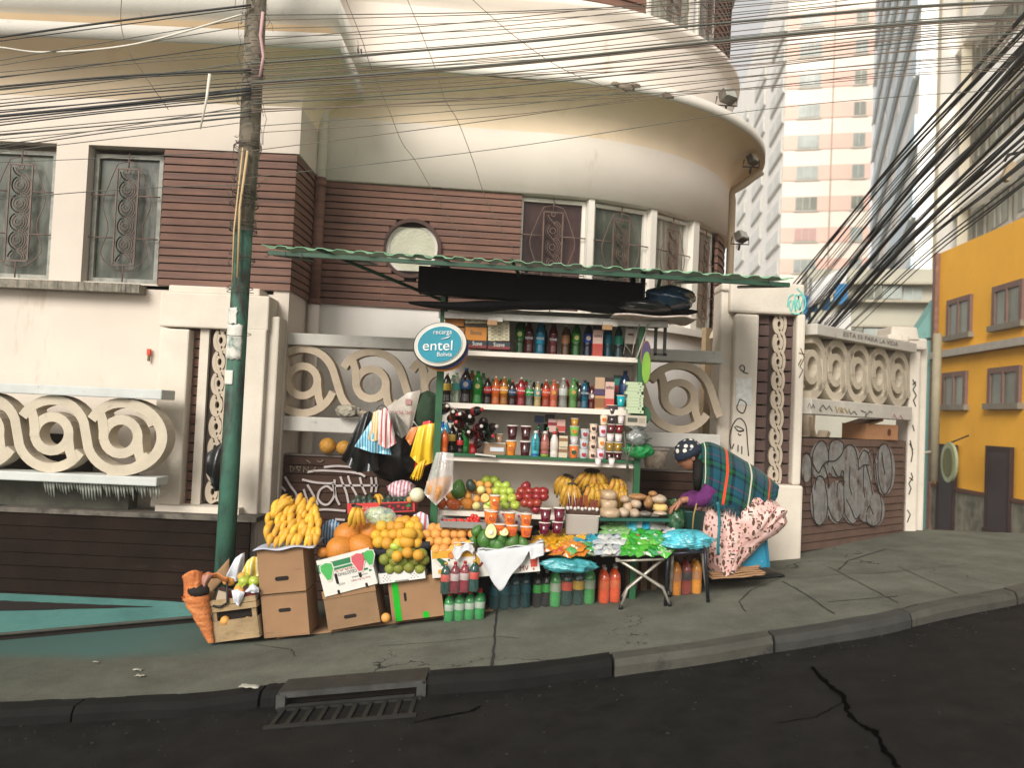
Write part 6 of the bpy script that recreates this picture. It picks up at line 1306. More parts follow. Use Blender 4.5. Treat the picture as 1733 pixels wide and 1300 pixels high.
def fmesh(key, fn, r=(1, 1, 1), seg=16, rings=11):
 b = MB(); b.ball((0, 0, 0), r, seg, rings, fn=fn); o = b.build('proto', m_orange); me = o.data; me.materials.clear(); me.materials.append(m_orange); bpy.data.objects.remove(o); FM[key] = me
fmesh('round', lambda p: Vector((p.x, p.y, p.z * .95)) * (1 + .012 * math.sin(5 * p.x + 3 * p.z)))
fmesh('apple', lambda p: Vector((p.x * (1 + .06 * p.z), p.y * (1 + .06 * p.z), p.z * .92 - (.22 * math.exp(-(p.x ** 2 + p.y ** 2) * 9) if p.z > 0 else -.14 * math.exp(-(p.x ** 2 + p.y ** 2) * 9)))))
fmesh('mango', lambda p: Vector((p.x * 1.25 + .12 * p.z * p.z, p.y * .9, p.z * .95)))
fmesh('pear', lambda p: Vector((p.x * (1 - .30 * p.z), p.y * (1 - .30 * p.z), p.z * 1.35)))
fmesh('papaya', lambda p: Vector((p.x * 1.3 * (1), p.y * (1 - .12 * p.x), p.z * (1 - .15 * p.x) * (1 + .04 * math.cos(5 * math.atan2(p.z, p.y))))), seg=20, rings=14)
stem = MB(); stem.tube([(0, 0, .72), (.03, 0, .9), (.08, 0, 1.05)], .035, 5); so_ = stem.build('proto', m_bst); STEM = so_.data; bpy.data.objects.remove(so_)
stem = MB(); stem.ball((0, 0, .93), (.11, .11, .05), 6, 4); so_ = stem.build('proto', m_bgr); CAL = so_.data; bpy.data.objects.remove(so_)
def fruit(kind, name, m, px, py, d, rpx, label, group, cat=None, rot=None, sc_=(1, 1, 1), st=False):
 o = bpy.data.objects.new(name, FM[kind]); COL.objects.link(o); r_ = rpx * px2m(d); o.location = W(px, py, d); o.scale = (r_ * sc_[0], r_ * sc_[1], r_ * sc_[2])
 o.rotation_euler = rot if rot else (random.uniform(-.6, .6), random.uniform(-.6, .6), random.uniform(0, 6.28))
 o.material_slots[0].link = 'OBJECT'; o.material_slots[0].material = m; tag(o, label, cat or name, group)
 if name in ('orange', 'mandarin'): s = bpy.data.objects.new('stem_end', CAL); COL.objects.link(s); s.parent = o; o.rotation_euler = (random.uniform(.2, 1.9), random.uniform(-.6, .6), random.uniform(-.8, .8))
 if st: s = bpy.data.objects.new('stem', STEM); COL.objects.link(s); s.parent = o
 return o
def rows(kind, name, m, spec, label, group, rpx, cat=None, jit=2.0, **k):
 for (y, x0, x1, n, d) in spec:
  for i in range(n):
   x = x0 + (x1 - x0) * (i + .5) / n; fruit(kind, name, m if not isinstance(m, list) else random.choice(m), x + random.uniform(-jit, jit), y + random.uniform(-jit * .6, jit * .6), d + random.uniform(-.01, .01), rpx * random.uniform(.92, 1.08), label, group, cat, **k)
# banana hand
def banana_hand(n, L, m, spread=1.0, rr=.0225, droop=.06, nm='banana_bunch'):
 t = bpy.data.objects.new(nm, None); COL.objects.link(t); t.empty_display_size = .05
 for i in range(n):
  a = ((i + .5) / n - .5) * spread; lay = (i % 2) * .012; Lr = L * random.uniform(.92, 1.06); pts = []; rs = []
  for k in range(9):
   u = k / 8; f = Lr * (.08 + .92 * u); x = math.sin(a) * f * (1 - .25 * u * abs(a)) ; y = -math.cos(a) * f; z = .05 * math.sin(math.pi * min(1, u * .9 + .1)) - droop * u * u - lay
   pts.append(Vector((x + (i - n / 2 + .5) * .006, y, z))); rs.append(rr * (.32 if k == 0 else .5 if k == 1 else .9 if k == 2 else 1.0 if k < 7 else .75 if k == 7 else .3))
  b = MB(); b.tube(pts[:8] + [pts[8]], rs, 8, 0); e = (pts[8] - pts[7]).normalized(); b.tube([pts[8] - e * .006, pts[8] + e * .008], [.0075, .004], 6, 1); b.tube([pts[0], pts[1]], [.007, .010], 6, 1); b.build('banana', [m, m_bst if m is m_banr else m_bgr], t, world=False)
 b = MB(); b.ball((0, 0, -.002), (.02 + .004 * n, .016, .014), 8, 6); b.build('crown', m_bst, t, world=False); return t
def put(t, px, py, d, rot, label, group=None, cat='bananas', sc_=1):
 USED_ = t; t.location = W(px, py, d); t.rotation_euler = rot; t.scale = (sc_,) * 3; tag(t, label, cat, group); return t
hp = [banana_hand(5, .165, m_ban, 1.2), banana_hand(4, .15, m_ban, 1.0), banana_hand(5, .16, m_ban, 1.5)]
first = [True] * 3
def hand(i, *a, **k):
 if first[i]: first[i] = False; o = hp[i]
 else: o = copy_tree(hp[i])
 return put(o, *a, **k)
def lone(P_, m, parent, r_=.023):
 rs = [r_ * k for k in (.30, .45, .85, 1, 1.02, 1, .85, .55, .28)]; b = MB(); b.tube(P_, rs, 9, 0); e = (P_[-1] - P_[-2]).normalized(); b.tube([P_[-1] - e * .004, P_[-1] + e * .009], [.0085, .005], 6, 1); b.tube([P_[0], P_[1]], [.007, .010], 6, 2); b.build('banana', [m, m_bgr, m_bst], parent)
for r_i, (y, x0, x1, n, d) in enumerate(((927, 448, 538, 9, 5.96), (917, 446, 540, 9, 5.98), (906, 447, 541, 8, 6.01), (895, 449, 541, 8, 6.04), (884, 452, 538, 8, 6.07), (874, 458, 534, 7, 6.10), (866, 468, 526, 5, 6.13))):
 for i in range(n):
  if i % 4 == 0: bt_ = thing('banana_bunch', 'yellow bananas in the big heap on the two stacked cartons', 'bananas', W(x0 + (x1 - x0) * min(1, (i + 1.5) / n), y, d + .05), 0, 'bananas heaped on the stacked cartons')
  x = x0 + (x1 - x0) * (i + .5) / n + random.uniform(-3, 3); yy = y + random.uniform(-3, 2); t_ = (x - 492) / 50; dx, dy = random.uniform(8, 24) - 20 * max(0, t_), -random.uniform(20, 30); P_ = []
  for k in range(9):
   u = 1 - k / 8; bow = math.sin(math.pi * u); P_.append(W(x + dx * u + 3 * bow * (1 if t_ > 0 else -1), yy + dy * u - 5 * bow, d + .085 * u - .035 * bow))
  lone(P_, m_ban, bt_, random.uniform(.020, .025))
hand(0, 500, 858, 6.14, (R(0), R(10), R(-80)), 'top banana hand lying crosswise on the banana heap'); hand(1, 606, 858, 6.02, (R(62), 0, R(4)), 'small banana hand hanging over the big orange papayas', sc_=.88)
rp = [banana_hand(8, .15, m_banr, 1.9, .018, .05), banana_hand(6, .15, m_banr, 1.0, .018)]
put(rp[0], 1002, 797, 6.50, (R(76), 0, 0), 'ripe banana hand with black crown at the back of the fruit shelf', sc_=1.25); put(rp[1], 962, 806, 6.50, (R(62), R(12), R(-25)), 'speckled brown banana hand left of the black crowned one', sc_=1.1)
for (px, py, rz, rx, l) in ((966, 826, 0, 55, 'spotted yellow banana hand in front on the fruit shelf'), (1000, 830, .2, 50, 'banana hand under the black crowned hand'), (1040, 815, .3, 62, 'banana hand at the right end of the fruit shelf'), (1048, 832, -.2, 50, 'banana hand behind the bread at the right')):
 put(copy_tree(rp[1]), px, py - 6, 6.42, (R(rx), 0, rz), l, sc_=1.15)
put(copy_tree(rp[0]), 1012, 818, 6.46, (R(64), 0, .2), 'lower ripe banana hand at the back of the fruit shelf')
# ---- obox: cartons that stand on the slope
def obox(name, label, cat, BL, BR, hpx, d, dep, mb, open_top=True, group=None, lean=0, drop=0):
 A, B = W(BL[0], BL[1], d), W(BR[0], BR[1], d); X = (B - A); wd = X.length; X.normalize(); Y = Vector((0, 1, 0)); Z = X.cross(Y).normalized()
 if lean: Y = (Y + Z * lean).normalized(); Z = X.cross(Y).normalized()
 h = hpx * px2m(d); t = thing(name, label, cat, A, 0, group); P = lambda u, v, n=0: A + X * (u * wd) + Z * (v * h) - Y * n
 rm = Matrix((X, Y, Z)).transposed(); b = MB(); th = .006
 b.box(A + X * wd / 2 + Y * th / 2 + Z * h / 2, (wd, th, h), 0, rm); b.box(A + X * wd / 2 + Y * (dep - th / 2) + Z * h / 2, (wd, th, h), 0, rm)
 b.box(A + X * th / 2 + Y * dep / 2 + Z * h / 2, (th, dep - 2 * th - .001, h), 0, rm); b.box(A + X * (wd - th / 2) + Y * dep / 2 + Z * h / 2, (th, dep - 2 * th - .001, h), 0, rm)
 b.box(A + X * wd / 2 + Y * dep / 2 + Z * (h * (.62 if open_top else .996)), (wd - 2 * th - .001, dep - 2 * th - .001, th), 0, rm)
 b.build('carton_body', mb, t)
 def slot(u, v, sw, sh, m=gap, nm='hand_hole', n=.0015, ang=0):
  bb = MB(); r_ = min(sw, sh) / 2; pts = []
  for k in range(16):
   a = 2 * math.pi * k / 16; pts.append((math.copysign(max(0, sw / 2 - r_), math.cos(a)) + r_ * math.cos(a), math.copysign(max(0, sh / 2 - r_), math.sin(a)) + r_ * math.sin(a)))
  pts = [(x * math.cos(ang) - y * math.sin(ang), x * math.sin(ang) + y * math.cos(ang)) for x, y in pts]
  bb.prism(pts, P(u, v, .0005), X, Z, -Y, n); return bb.build(nm, m, t)
 def rect(u0, v0, u1, v1, m, nm='print', n=.002):
  bb = MB(); bb.prism([(u0 * wd, v0 * h), (u1 * wd, v0 * h), (u1 * wd, v1 * h), (u0 * wd, v1 * h)], A - Y * .0004, X, Z, -Y, n); return bb.build(nm, m, t)
 def poly(pts, m, nm='print', n=.003):
  bb = MB(); bb.prism([(u * wd, v * h) for u, v in pts], A - Y * .0004, X, Z, -Y, n); return bb.build(nm, m, t)
 return t, P, X, Y, Z, slot, rect, poly, wd, h
card = mat('cardboard', (.27, .155, .078), .85, var=.08, scale=6, bump=.12, bscale=70, stain=((.19, .11, .055), 4, .60)); cardD = mat('cardboard_worn', (.225, .135, .070), .85, var=.15, scale=5, bump=.2, bscale=50, stain=((.16, .10, .055), 5, .58)); boxw = mat('printed_white_carton', (.60, .585, .53), .7, var=.07, scale=7, stain=((.4, .36, .28), 9, .66))
cg = plain('2f7d4f', .6); cgl = plain('4ab55a', .6); crd = plain('d8606a', .6); cblk2 = plain('2c3430', .6); ctape = plain('17b526', .35)
DF = 5.98
t, P, X, Y, Z, slot, rect, poly, wd, h = obox('cardboard_box', 'plain brown carton, lower one of the stacked pair under the bananas', 'box', (447, 1081), (524, 1074), 71, 5.90, .30, card, False); slot(.5, .62, .085, .026); rect(-.004, .985, 1.006, 1.0, cardD, 'top_edge', .005); rect(.02, .03, .98, .036, cardD, 'crease'); rect(.04, .10, .22, .13, cardD, 'scuff', .001)
t, P, X, Y, Z, slot, rect, poly, wd, h = obox('cardboard_box', 'plain brown carton, upper one of the stacked pair under the bananas', 'box', (440, 1007), (518, 1000), 72, 5.89, .31, card, False); slot(.5, .33, .095, .030); rect(-.004, .0, 1.006, .014, cardD, 'bottom_edge', .005); rect(.02, .955, .98, .961, cardD, 'crease'); rect(.78, .5, .94, .53, cardD, 'scuff', .001)
b = MB(); pa = W(427, 934, 5.85); pb = W(530, 927, 5.85)
b.grid(lambda u, v: pa.lerp(pb, u) + Vector((0, .42 * v, .008 * math.sin(11 * u + 4 * v) + .004)), 16, 6); tag(b.build('paper_sheet', plain('c9cedd', .7), mods=[('solid', .002)]), 'white and blue paper sheet under the banana heap', 'paper')
t, P, X, Y, Z, slot, rect, poly, wd, h = obox('cardboard_box', 'worn brown carton under the upside-down white and green fruit box', 'box', (556, 1068), (644, 1053), 66, 5.95, .30, cardD, False); slot(.45, .27, .088, .026); rect(-.01, .80, 1.01, 1.0, card, 'flap', .006)
t, P, X, Y, Z, slot, rect, poly, wd, h = obox('fruit_box', 'white and green fruit box printed upside down, leaning on the worn brown carton', 'box', (550, 1011), (639, 988), 62, 5.93, .30, boxw, True)
rect(.0, .64, 1.0, .88, cg); rect(.16, .70, .80, .73, plain('c8d8c8', .6), 'print', .004); slot(.29, .40, .020, .075); slot(.73, .42, .020, .075); slot(.27, .04, .018, .03); slot(.80, .04, .018, .03)
def strawb(u, v, s_, m):
 pts = [(u - .09 * s_, v + .12 * s_), (u, v + .16 * s_), (u + .09 * s_, v + .12 * s_), (u + .10 * s_, v), (u + .03 * s_, v - .24 * s_), (u - .03 * s_, v - .24 * s_), (u - .10 * s_, v)]
 poly([(u + (a - u) * 1.18, v + (c - v) * 1.15) for a, c in pts], plain('e4ded0', .6), 'print', .005); poly(pts, m, 'print', .007)
strawb(.16, .70, 1.15, cgl); strawb(.76, .74, 1.2, crd); strawb(.97, .78, 1.0, cgl); slot(.12, .52, .03, .01, cg, 'print'); slot(.86, .46, .03, .014, cg, 'print'); slot(.93, .40, .02, .014, cg, 'print')
text('CELESTINO', .030, P(.51, .50, .004), -X, -Z, cblk2, 'lettering', t, .001, width=wd * .36); text('PERAS', .022, P(.5, .60, .004), -X, -Z, plain('b8625a', .6), 'lettering', t, .001, width=wd * .4)
text('Peras De Rio Negro', .018, P(.72, .24, .004), -X, -Z, plain('b8433f', .6), 'lettering', t, .001, width=wd * .36); text('CALIDAD SUPERIOR', .012, P(.72, .34, .004), -X, -Z, cblk2, 'lettering', t, .001, width=wd * .3); text('4 KG 20', .02, P(.36, .24, .004), -X, -Z, cblk2, 'lettering', t, .001, width=wd * .12)
t, P, X, Y, Z, slot, rect, poly, wd, h = obox('cardboard_box', 'brown carton with a vertical strip of bright green tape', 'box', (664, 1053), (752, 1042), 69, 6.02, .32, card, False); slot(.30, .56, .018, .06); rect(.07, -.002, .19, 1.004, ctape, 'green_tape', .003); rect(.60, .005, .71, .15, ctape, 'green_tape', .003)
t, P, X, Y, Z, slot, rect, poly, wd, h = obox('fruit_tray', 'low white perforated fruit tray on the carton with green tape', 'tray', (642, 989), (720, 979), 17, 5.97, .32, mat('white_tray_plastic', (.60, .60, .57), .5, var=.05), True)
for u0 in (.10, .70):
 for i in range(5):
  for j in range(4): slot(u0 + i * .036, .22 + j * .18, .006, .006, gap, 'hole', .001, .7) if (i + j) % 2 == 0 else None
rect(.34, .0, .64, .14, plain('8f8f88', .6), 'print')
t, P, X, Y, Z, slot, rect, poly, wd, h = obox('fruit_crate', 'black open crate full of green and orange mandarins above the white tray', 'crate', (642, 972), (722, 964), 44, 6.02, .28, mat('black_crate', (.012, .012, .016), .5), True)
for c_ in list(t.children):
 for i, vtx in enumerate(c_.data.vertices): pass
t.children[0].name = 'crate_body'
for q_ in ((672, 942), (690, 936), (708, 940)): fruit('round', 'mandarin', m_mand, q_[0], q_[1], 5.92, 9.8, 'orange green mandarin in the black crate', 'ripe mandarins in the black crate')
rows('round', 'mandarin', m_gmand, [(962, 650, 720, 4, 5.99), (948, 642, 724, 5, 5.98), (936, 652, 722, 4, 5.96)], 'green and orange mandarin in the black crate', 'mandarins in the black crate', 10.2, jit=3)
b = MB(); pa, pb = W(632, 926, 5.98), W(728, 918, 5.98)
b.grid(lambda u, v: pa.lerp(pb, u) + Vector((0, -.012 * math.sin(3.14 * v), -.055 * v * (.6 + .5 * abs(math.sin(5 * u + .6))) - .008 * math.sin(12 * u))), 26, 6); tag(b.build('black_cloth', mat('black_rag', (.012, .013, .02), .8, var=.4), mods=[('solid', .003)]), 'black plastic rim cloth between the mandarin crate and the yellow mandarins', 'cloth')
t, P, X, Y, Z, slot, rect, poly, wd, h = obox('fruit_box', 'white and yellow orange box with a printed orange, under the orange heap', 'box', (732, 979), (806, 974), 46, 5.97, .30, boxw, True)
rect(.02, .70, .98, .98, plain('dba32a', .6)); slot(.46, .78, .042, .05, plain('c65a22', .6), 'print', .005); slot(.46, .78, .032, .038, plain('d98a3a', .6), 'print', .007); poly([(.10, .66), (.18, .72), (.34, .58), (.36, .40), (.28, .36), (.16, .52)], plain('1f5a35', .6)); slot(.14, .55, .02, .06, plain('d8d6c8', .6), 'print', .006, .7); slot(.2, .22, .04, .03, plain('dba32a', .6), 'print', .005); slot(.62, .2, .05, .04, plain('dba32a', .6), 'print', .005); slot(.4, .62, .014, .014, plain('1f5a35', .6), 'print', .005)
t, P, X, Y, Z, slot, rect, poly, wd, h = obox('fruit_box', 'white fruit box with red lettering under the white cloth and avocados', 'box', (808, 977), (914, 967), 42, 5.98, .30, boxw, True)
rect(.0, .5, .06, .98, plain('dba32a', .6)); text('MV', .05, P(.75, .17, .004), X, Z, plain('8e2c1e', .6), 'lettering', t, .001, width=wd * .14); poly([(.86, .2), (.96, .2), (.98, .55), (.92, .72), (.86, .5)], plain('c94a38', .6)); slot(.93, .72, .03, .024, plain('25563a', .6), 'print', .005); slot(.9, .12, .014, .014, plain('c94a38', .6), 'print', .005); poly([(.02, .42), (.1, .62), (.14, .6), (.06, .38)], plain('8e2c1e', .6))
# cardboard sheet beneath the boxes
b = MB(); c1_, c2_ = GH(470, 1082), GH(835, 1034)
b.grid(lambda u, v: Vector((c1_.x + (c2_.x - c1_.x) * u, c1_.y + (c2_.y - c1_.y) * u + .5 * v - .03 + .012 * math.sin(17 * u) * (1 - v), G(c1_.x + (c2_.x - c1_.x) * u) + .010 + .003 * math.sin(23 * u))), 26, 3); tag(b.build('cardboard_sheet', cardD, mods=[('solid', .008)]), 'flattened cardboard sheet under the cartons on the pavement', 'cardboard')
b = MB(); c3, c4 = GH(1135, 992), GH(1312, 968)
b.grid(lambda u, v: Vector((c3.x + (c4.x - c3.x) * u, c3.y + .55 * v - .02 + .02 * math.sin(5 * u), G(c3.x + (c4.x - c3.x) * u) + .012)), 20, 3); tag(b.build('rubber_mat', blackm, mods=[('solid', .01)]), 'black mat on the pavement under the blue seat box', 'mat')
for k in range(5):
 b = MB(); x0, x1 = 1205 + k * 3 + random.uniform(-8, 8), 1300 - k * 2 + random.uniform(-12, 3); pa, pb = W(x0, 980 - k * 3.6, 6.18 + .02 * k), W(x1, 973 - k * 3.6, 6.18 + .02 * k)
 b.grid(lambda u, v: pa.lerp(pb, u) + Vector((0, .3 * v - .02 * random.random() * (v == 0), .003 * math.sin(9 * u + k))), 14, 2); tag(b.build('cardboard_sheet', card, mods=[('solid', .007)]), 'torn flat cardboard in the pile under the blue seat box', 'cardboard', 'cardboard pile under the blue box')
# ---- piles
for (px, py, r_, rot, l) in ((578, 930, 25, (0, R(-12), .3), 'big orange papaya, front left in the white and green box'), (612, 926, 23, (0, R(8), -.4), 'round orange papaya with dark mark, front right in the white and green box'), (590, 905, 24, (0, R(-25), .2), 'big orange papaya lying at the back left'), (628, 905, 20, (0, R(60), .3), 'orange papaya under the small banana hand'), (548, 936, 10, (0, 0, 0), 'small yellow fruit at the left edge of the papaya box'), (596, 940, 7, (0, 0, 0), 'small orange fruit between the two front papayas')):
 fruit('papaya', 'papaya', m_papaya, px, py, 6.02 if py > 920 else 6.12, r_ * .86, l, None, rot=rot, sc_=(.95, 1, 1))
b = MB(); bag('striped_plastic', 'white and blue striped plastic edge behind the papayas', 'bag', 562, 903, 6.26, 34, 46, stripes('blue_edge', 'a9b4b8', '2a6a9a', 14), .04, 33, tie=False, cmp_=.05)
rows('round', 'mandarin', m_mand, [(919, 634, 712, 5, 5.98), (906, 632, 716, 6, 6.03), (893, 638, 716, 5, 6.10), (884, 668, 710, 3, 6.16)], 'yellow orange mandarin in the heap right of the papayas', 'yellow mandarins heaped right of the papayas', 10.2, jit=3)
for (px, py, r_, rot, m_, l) in ((688, 918, 11, (0, .1, 0), m_mango, 'green yellow mango at the front of the mandarin heap'), (692, 903, 11, (0, .2, .3), m_mango, 'orange mango in the middle of the mandarin heap'), (668, 925, 7, (0, 0, 0), m_gapple, 'green lime at the front of the mandarin heap')):
 fruit('mango', 'mango', m_mand if m_ is m_mango else m_, px, py, 5.95, r_, l, None, rot=rot)
rows('round', 'orange', m_orange, [(930, 733, 800, 5, 6.0), (918, 722, 806, 6, 6.05), (905, 716, 806, 6, 6.11), (895, 724, 798, 5, 6.17), (923, 765, 800, 2, 5.97)], 'orange in the heap on the white and yellow box', 'oranges heaped on the white and yellow box', 8.9)
fruit('round', 'orange', m_orange, 653, 1046, 5.90, 8.2, 'single orange lying on the cardboard between two cartons', None)
for (px, py, r_, rot, kd, l) in ((820, 911, 12, (0, .1, 0), 'pear', 'dark green pear shaped avocado at the left of the avocado box'), (843, 924, 12, (0, R(80), 0), 'mango', 'lying green avocado in the middle of the avocado box'), (868, 915, 11, (0, .4, .3), 'pear', 'upright green avocado right of the middle of the avocado box'), (885, 918, 9, (0, -.3, 0), 'pear', 'avocado beside the yellow candy bags'), (825, 928, 7, (0, 0, 0), 'round', 'small round avocado at the front of the avocado box'), (808, 898, 9, (0, .5, 0), 'pear', 'avocado behind the oranges'), (850, 908, 10, (0, .2, 0), 'pear', 'avocado behind the cut halves'), (836, 916, 9, (0, .2, 0), 'pear', 'avocado under the cut halves'), (800, 917, 8, (.3, .2, 0), 'pear', 'avocado between oranges and the first avocado'), (872, 928, 8, (0, 1.3, 0), 'pear', 'avocado lying against the white cloth')):
 fruit(kd, 'avocado', m_avo, px, py, 6.0 if py > 905 else 6.08, r_, l, None, rot=rot)
def half(px, py, d, r_, tilt_, l):
 t = thing('avocado_half', l, 'avocado', W(px, py, d)); s_ = r_ * px2m(d); rmx = rotm(tilt_, 0, 0); b = MB()
 b.ball((0, 0, 0), (s_ * .8, s_ * .55, s_), 14, 9, fn=lambda p: Vector((p.x * (1 - .25 * p.z), max(p.y, 0) if True else 0, p.z)), rot=rmx); b.build('peel', m_avo, t, world=False)
 b = MB(); b.ball((0, 0, 0), (s_ * .74, s_ * .05, s_ * .94), 14, 9, fn=lambda p: Vector((p.x * (1 - .25 * p.z), p.y, p.z)), rot=rmx); b.build('flesh', flesh, t, world=False)
 b = MB(); b.ball(rmx @ Vector((0, -s_ * .05, -s_ * .2)), (s_ * .36, s_ * .25, s_ * .4), 10, 7); b.build('stone', pitm, t, world=False)
half(831, 899, 5.95, 13, R(-10), 'avocado half with pale stone facing out, left one of two'); half(853, 900, 5.95, 10, R(-50), 'flatter avocado half with pale stone, right one of two')
# fruit shelf
fr = 6.40
rows('apple', 'apple', m_rapple, [(853, 883, 914, 3, 6.30), (841, 872, 928, 4, 6.36), (832, 878, 926, 4, 6.44), (862, 900, 916, 1, 6.32), (824, 884, 896, 1, 6.48)], 'red apple in the heap on the fruit shelf', 'red apples on the fruit shelf', 9.0, cat='apple', jit=1.5, st=True)
rows('apple', 'apple', m_gapple, [(856, 846, 880, 2, 6.30), (844, 832, 872, 3, 6.36), (832, 834, 868, 3, 6.44), (822, 838, 864, 2, 6.50), (813, 818, 842, 2, 6.55), (852, 820, 836, 1, 6.3)], 'green apple in the heap on the fruit shelf', 'green apples on the fruit shelf', 8.6, cat='apple', jit=1.5, st=True)
rows('round', 'orange', m_orange, [(845, 798, 826, 2, 6.34), (832, 788, 832, 4, 6.42), (820, 795, 830, 3, 6.50), (841, 784, 798, 1, 6.4)], 'orange in the left part of the fruit shelf', 'oranges on the fruit shelf', 7.2)
rows('round', 'lemon', m_lemon, [(830, 806, 820, 1, 6.33), (857, 816, 832, 1, 6.3), (857, 800, 812, 1, 6.3)], 'yellow lemon among the oranges on the fruit shelf', 'lemons on the fruit shelf', 7.2, cat='lemon')
for (px, py, r_, m_, rot, kd, l) in ((746, 850, 9.5, m_mango, (0, 1.3, 0), 'mango', 'red mango at the left end of the fruit shelf'), (767, 853, 10.5, m_mango, (0, .1, 0), 'mango', 'red and orange mango, second from the left on the fruit shelf'), (790, 852, 10, m_papaya, (0, .3, 0), 'mango', 'orange mango beside the green avocado'), (776, 828, 12.5, m_avo, (0, .12, 0), 'pear', 'big shiny green avocado standing on the fruit shelf'), (763, 840, 8, m_papaya, (0, .5, 0), 'mango', 'papaya behind the mangoes'), (797, 822, 9, m_dark, (0, 1.2, 0), 'mango', 'dark aubergine coloured fruit behind the oranges')):
 fruit(kd, 'mango' if kd == 'mango' else 'avocado', m_, px, py, 6.36, r_, l, None, rot=rot)
b = MB(); b.disc(W(821, 843, 6.27), .030, (0, -1, .2), .012, 20); tag(b.build('orange_half', mat('orange_cut', (.80, .42, .10), .4, var=.15, scale=60)), 'cut orange half facing out beside the orange cups', 'orange'); 
fruit('round', 'melon', mel, 706, 838, 6.2, 13, 'pale round melon beside the striped bag', None)
# white tray with strawberries, paper bag
p = W(784, 893, 6.1); t = thing('plastic_tray', 'grey plastic tray holding red strawberries', 'tray', p); b = MB(); b.box((0, .05, .0), (78 * px2m(6.1), .16, .006)); 
for (cx, cy, sx, sy_) in ((0, -.03, 78 * px2m(6.1), .006), (-.163, .05, .006, .16), (.163, .05, .006, .16), (0, .13, 78 * px2m(6.1), .006)): b.box((cx, cy, .022), (sx, sy_, .045))
b.build('tray_body', plain('8f8c86', .5), t, world=False)
rows('pear', 'strawberry', m_straw, [(886, 788, 812, 5, 6.10), (880, 790, 812, 4, 6.15), (888, 750, 786, 7, 6.12), (883, 752, 786, 6, 6.16), (875, 796, 808, 2, 6.16)], 'red strawberry in the grey tray under the fruit shelf', 'strawberries in the grey tray', 3.6, jit=1.6, rot=(R(160), .3, 0))
b = MB(); p = W(862, 898, 6.16)
b.grid(lambda u, v: p + Vector(((u - .5) * .24, .02 * math.sin(9 * u) * (1 - v) + .01, v * .135 + .006 * math.sin(13 * u))), 16, 6); tag(b.build('paper_bag', plain('c9c0b8', .6), mods=[('solid', .03)]), 'white paper bag with red fruit prints behind the orange cups', 'bag')
pr = bpy.data.objects['paper_bag']
for (x, y) in ((842, 874), (851, 871), (878, 874), (874, 884)): b = MB(); b.disc(W(x, y, 6.13), .010, (0, -1, 0), .003, 10); o = b.build('printed_fruit', plain('a8434a', .5), pr)
# cups with fruit salad and jelly
def c2(px, py, d, hp_, wp, c, l, g=None, band=None): return cup(W(px, py, d), hp_ * px2m(d), wp * px2m(d), c, lb=l, grp=g, band=band)
for (px, py) in ((832, 889), (862, 891), (890, 893)): c2(px, py, 6.02, 24, 19, 'cf6a1e', 'orange fruit cup standing in the upper front row below the apples', 'orange fruit salad cups', 'b8501c')
for (px, py) in ((845, 905), (866, 907), (890, 909)): c2(px, py, 5.99, 18, 20, 'cf6420', 'orange fruit cup in the lower front row behind the avocados', 'orange fruit salad cups in the low row', 'c04a1e')
c2(837, 864, 6.14, 26, 18, 'd4762a', 'orange fruit cup on top of the row, below the green apples', None, 'c05a20'); c2(827, 889, 6.1, 26, 17, 'c96424', 'orange fruit cup at the left end of the cup row')
for (px, py, k_) in ((921, 904, 'lower left'), (943, 903, 'lower right'), (923, 885, 'upper left'), (946, 884, 'upper right')): c2(px, py, 6.06, 20 if 'low' in k_ else 25, 19, '5a0f24', f'crimson jelly cup, {k_} of four beside the cake tub')
# cake tub
p = W(984, 907, 6.12); t = thing('cake_tub', 'clear tub of chocolate cake with cream dots and red jelly on top', 'tub', p); k_ = px2m(6.12); b = MB(); b.box((0, .06, 17 * k_), (54 * k_, .15, 33 * k_), 0, None, 1.07); b.build('tub_body', mat('milky_tub', (.34, .30, .26), .3, var=.1, scale=4), t, world=False, mods=[('bevel', .012)])
b = MB(); b.box((0, .06, 34 * k_), (60 * k_, .165, 3 * k_)); b.build('rim', plain('c4bdb2', .35), t, world=False, mods=[('bevel', .004)]); b = MB(); b.box((0, .06, 39 * k_), (54 * k_, .14, 8 * k_)); b.build('chocolate_cake', mat('chocolate', (.05, .022, .012), .7, var=.3, scale=30, bump=.5), t, world=False, mods=[('bevel', .008)])
for i in range(9): b = MB(); b.ball((-.105 + i * .026, -.005 + .03 * (i % 2), 45 * k_), (.013, .012, .014), 9, 6, fn=lambda q: q * (1 + random.uniform(-.2, .2))); b.build('cream_dot', plain('ded4ca', .5), t, world=False)
for i, (x, c, hh) in enumerate(((-.09, '5a0f1c', .09), (-.05, '6a1220', .08), (-.01, '5a1018', .085), (.03, '7a3a1a', .10), (.07, '6a2c18', .075), (.1, '6a2418', .07))): b = MB(); b.box((x, .07, 43 * k_ + hh / 2), (.028, .05, hh), 0, rotm(0, random.uniform(-.15, .15), 0), .9); b.build('jelly_piece', liq(c), t, world=False)
for x in (-.085, -.045): b = MB(); b.tube([(x, .04, .2), (x - .02, .02, .30)], .003, 5); b.build('straw', plain('e4dcd8', .5), t, world=False)
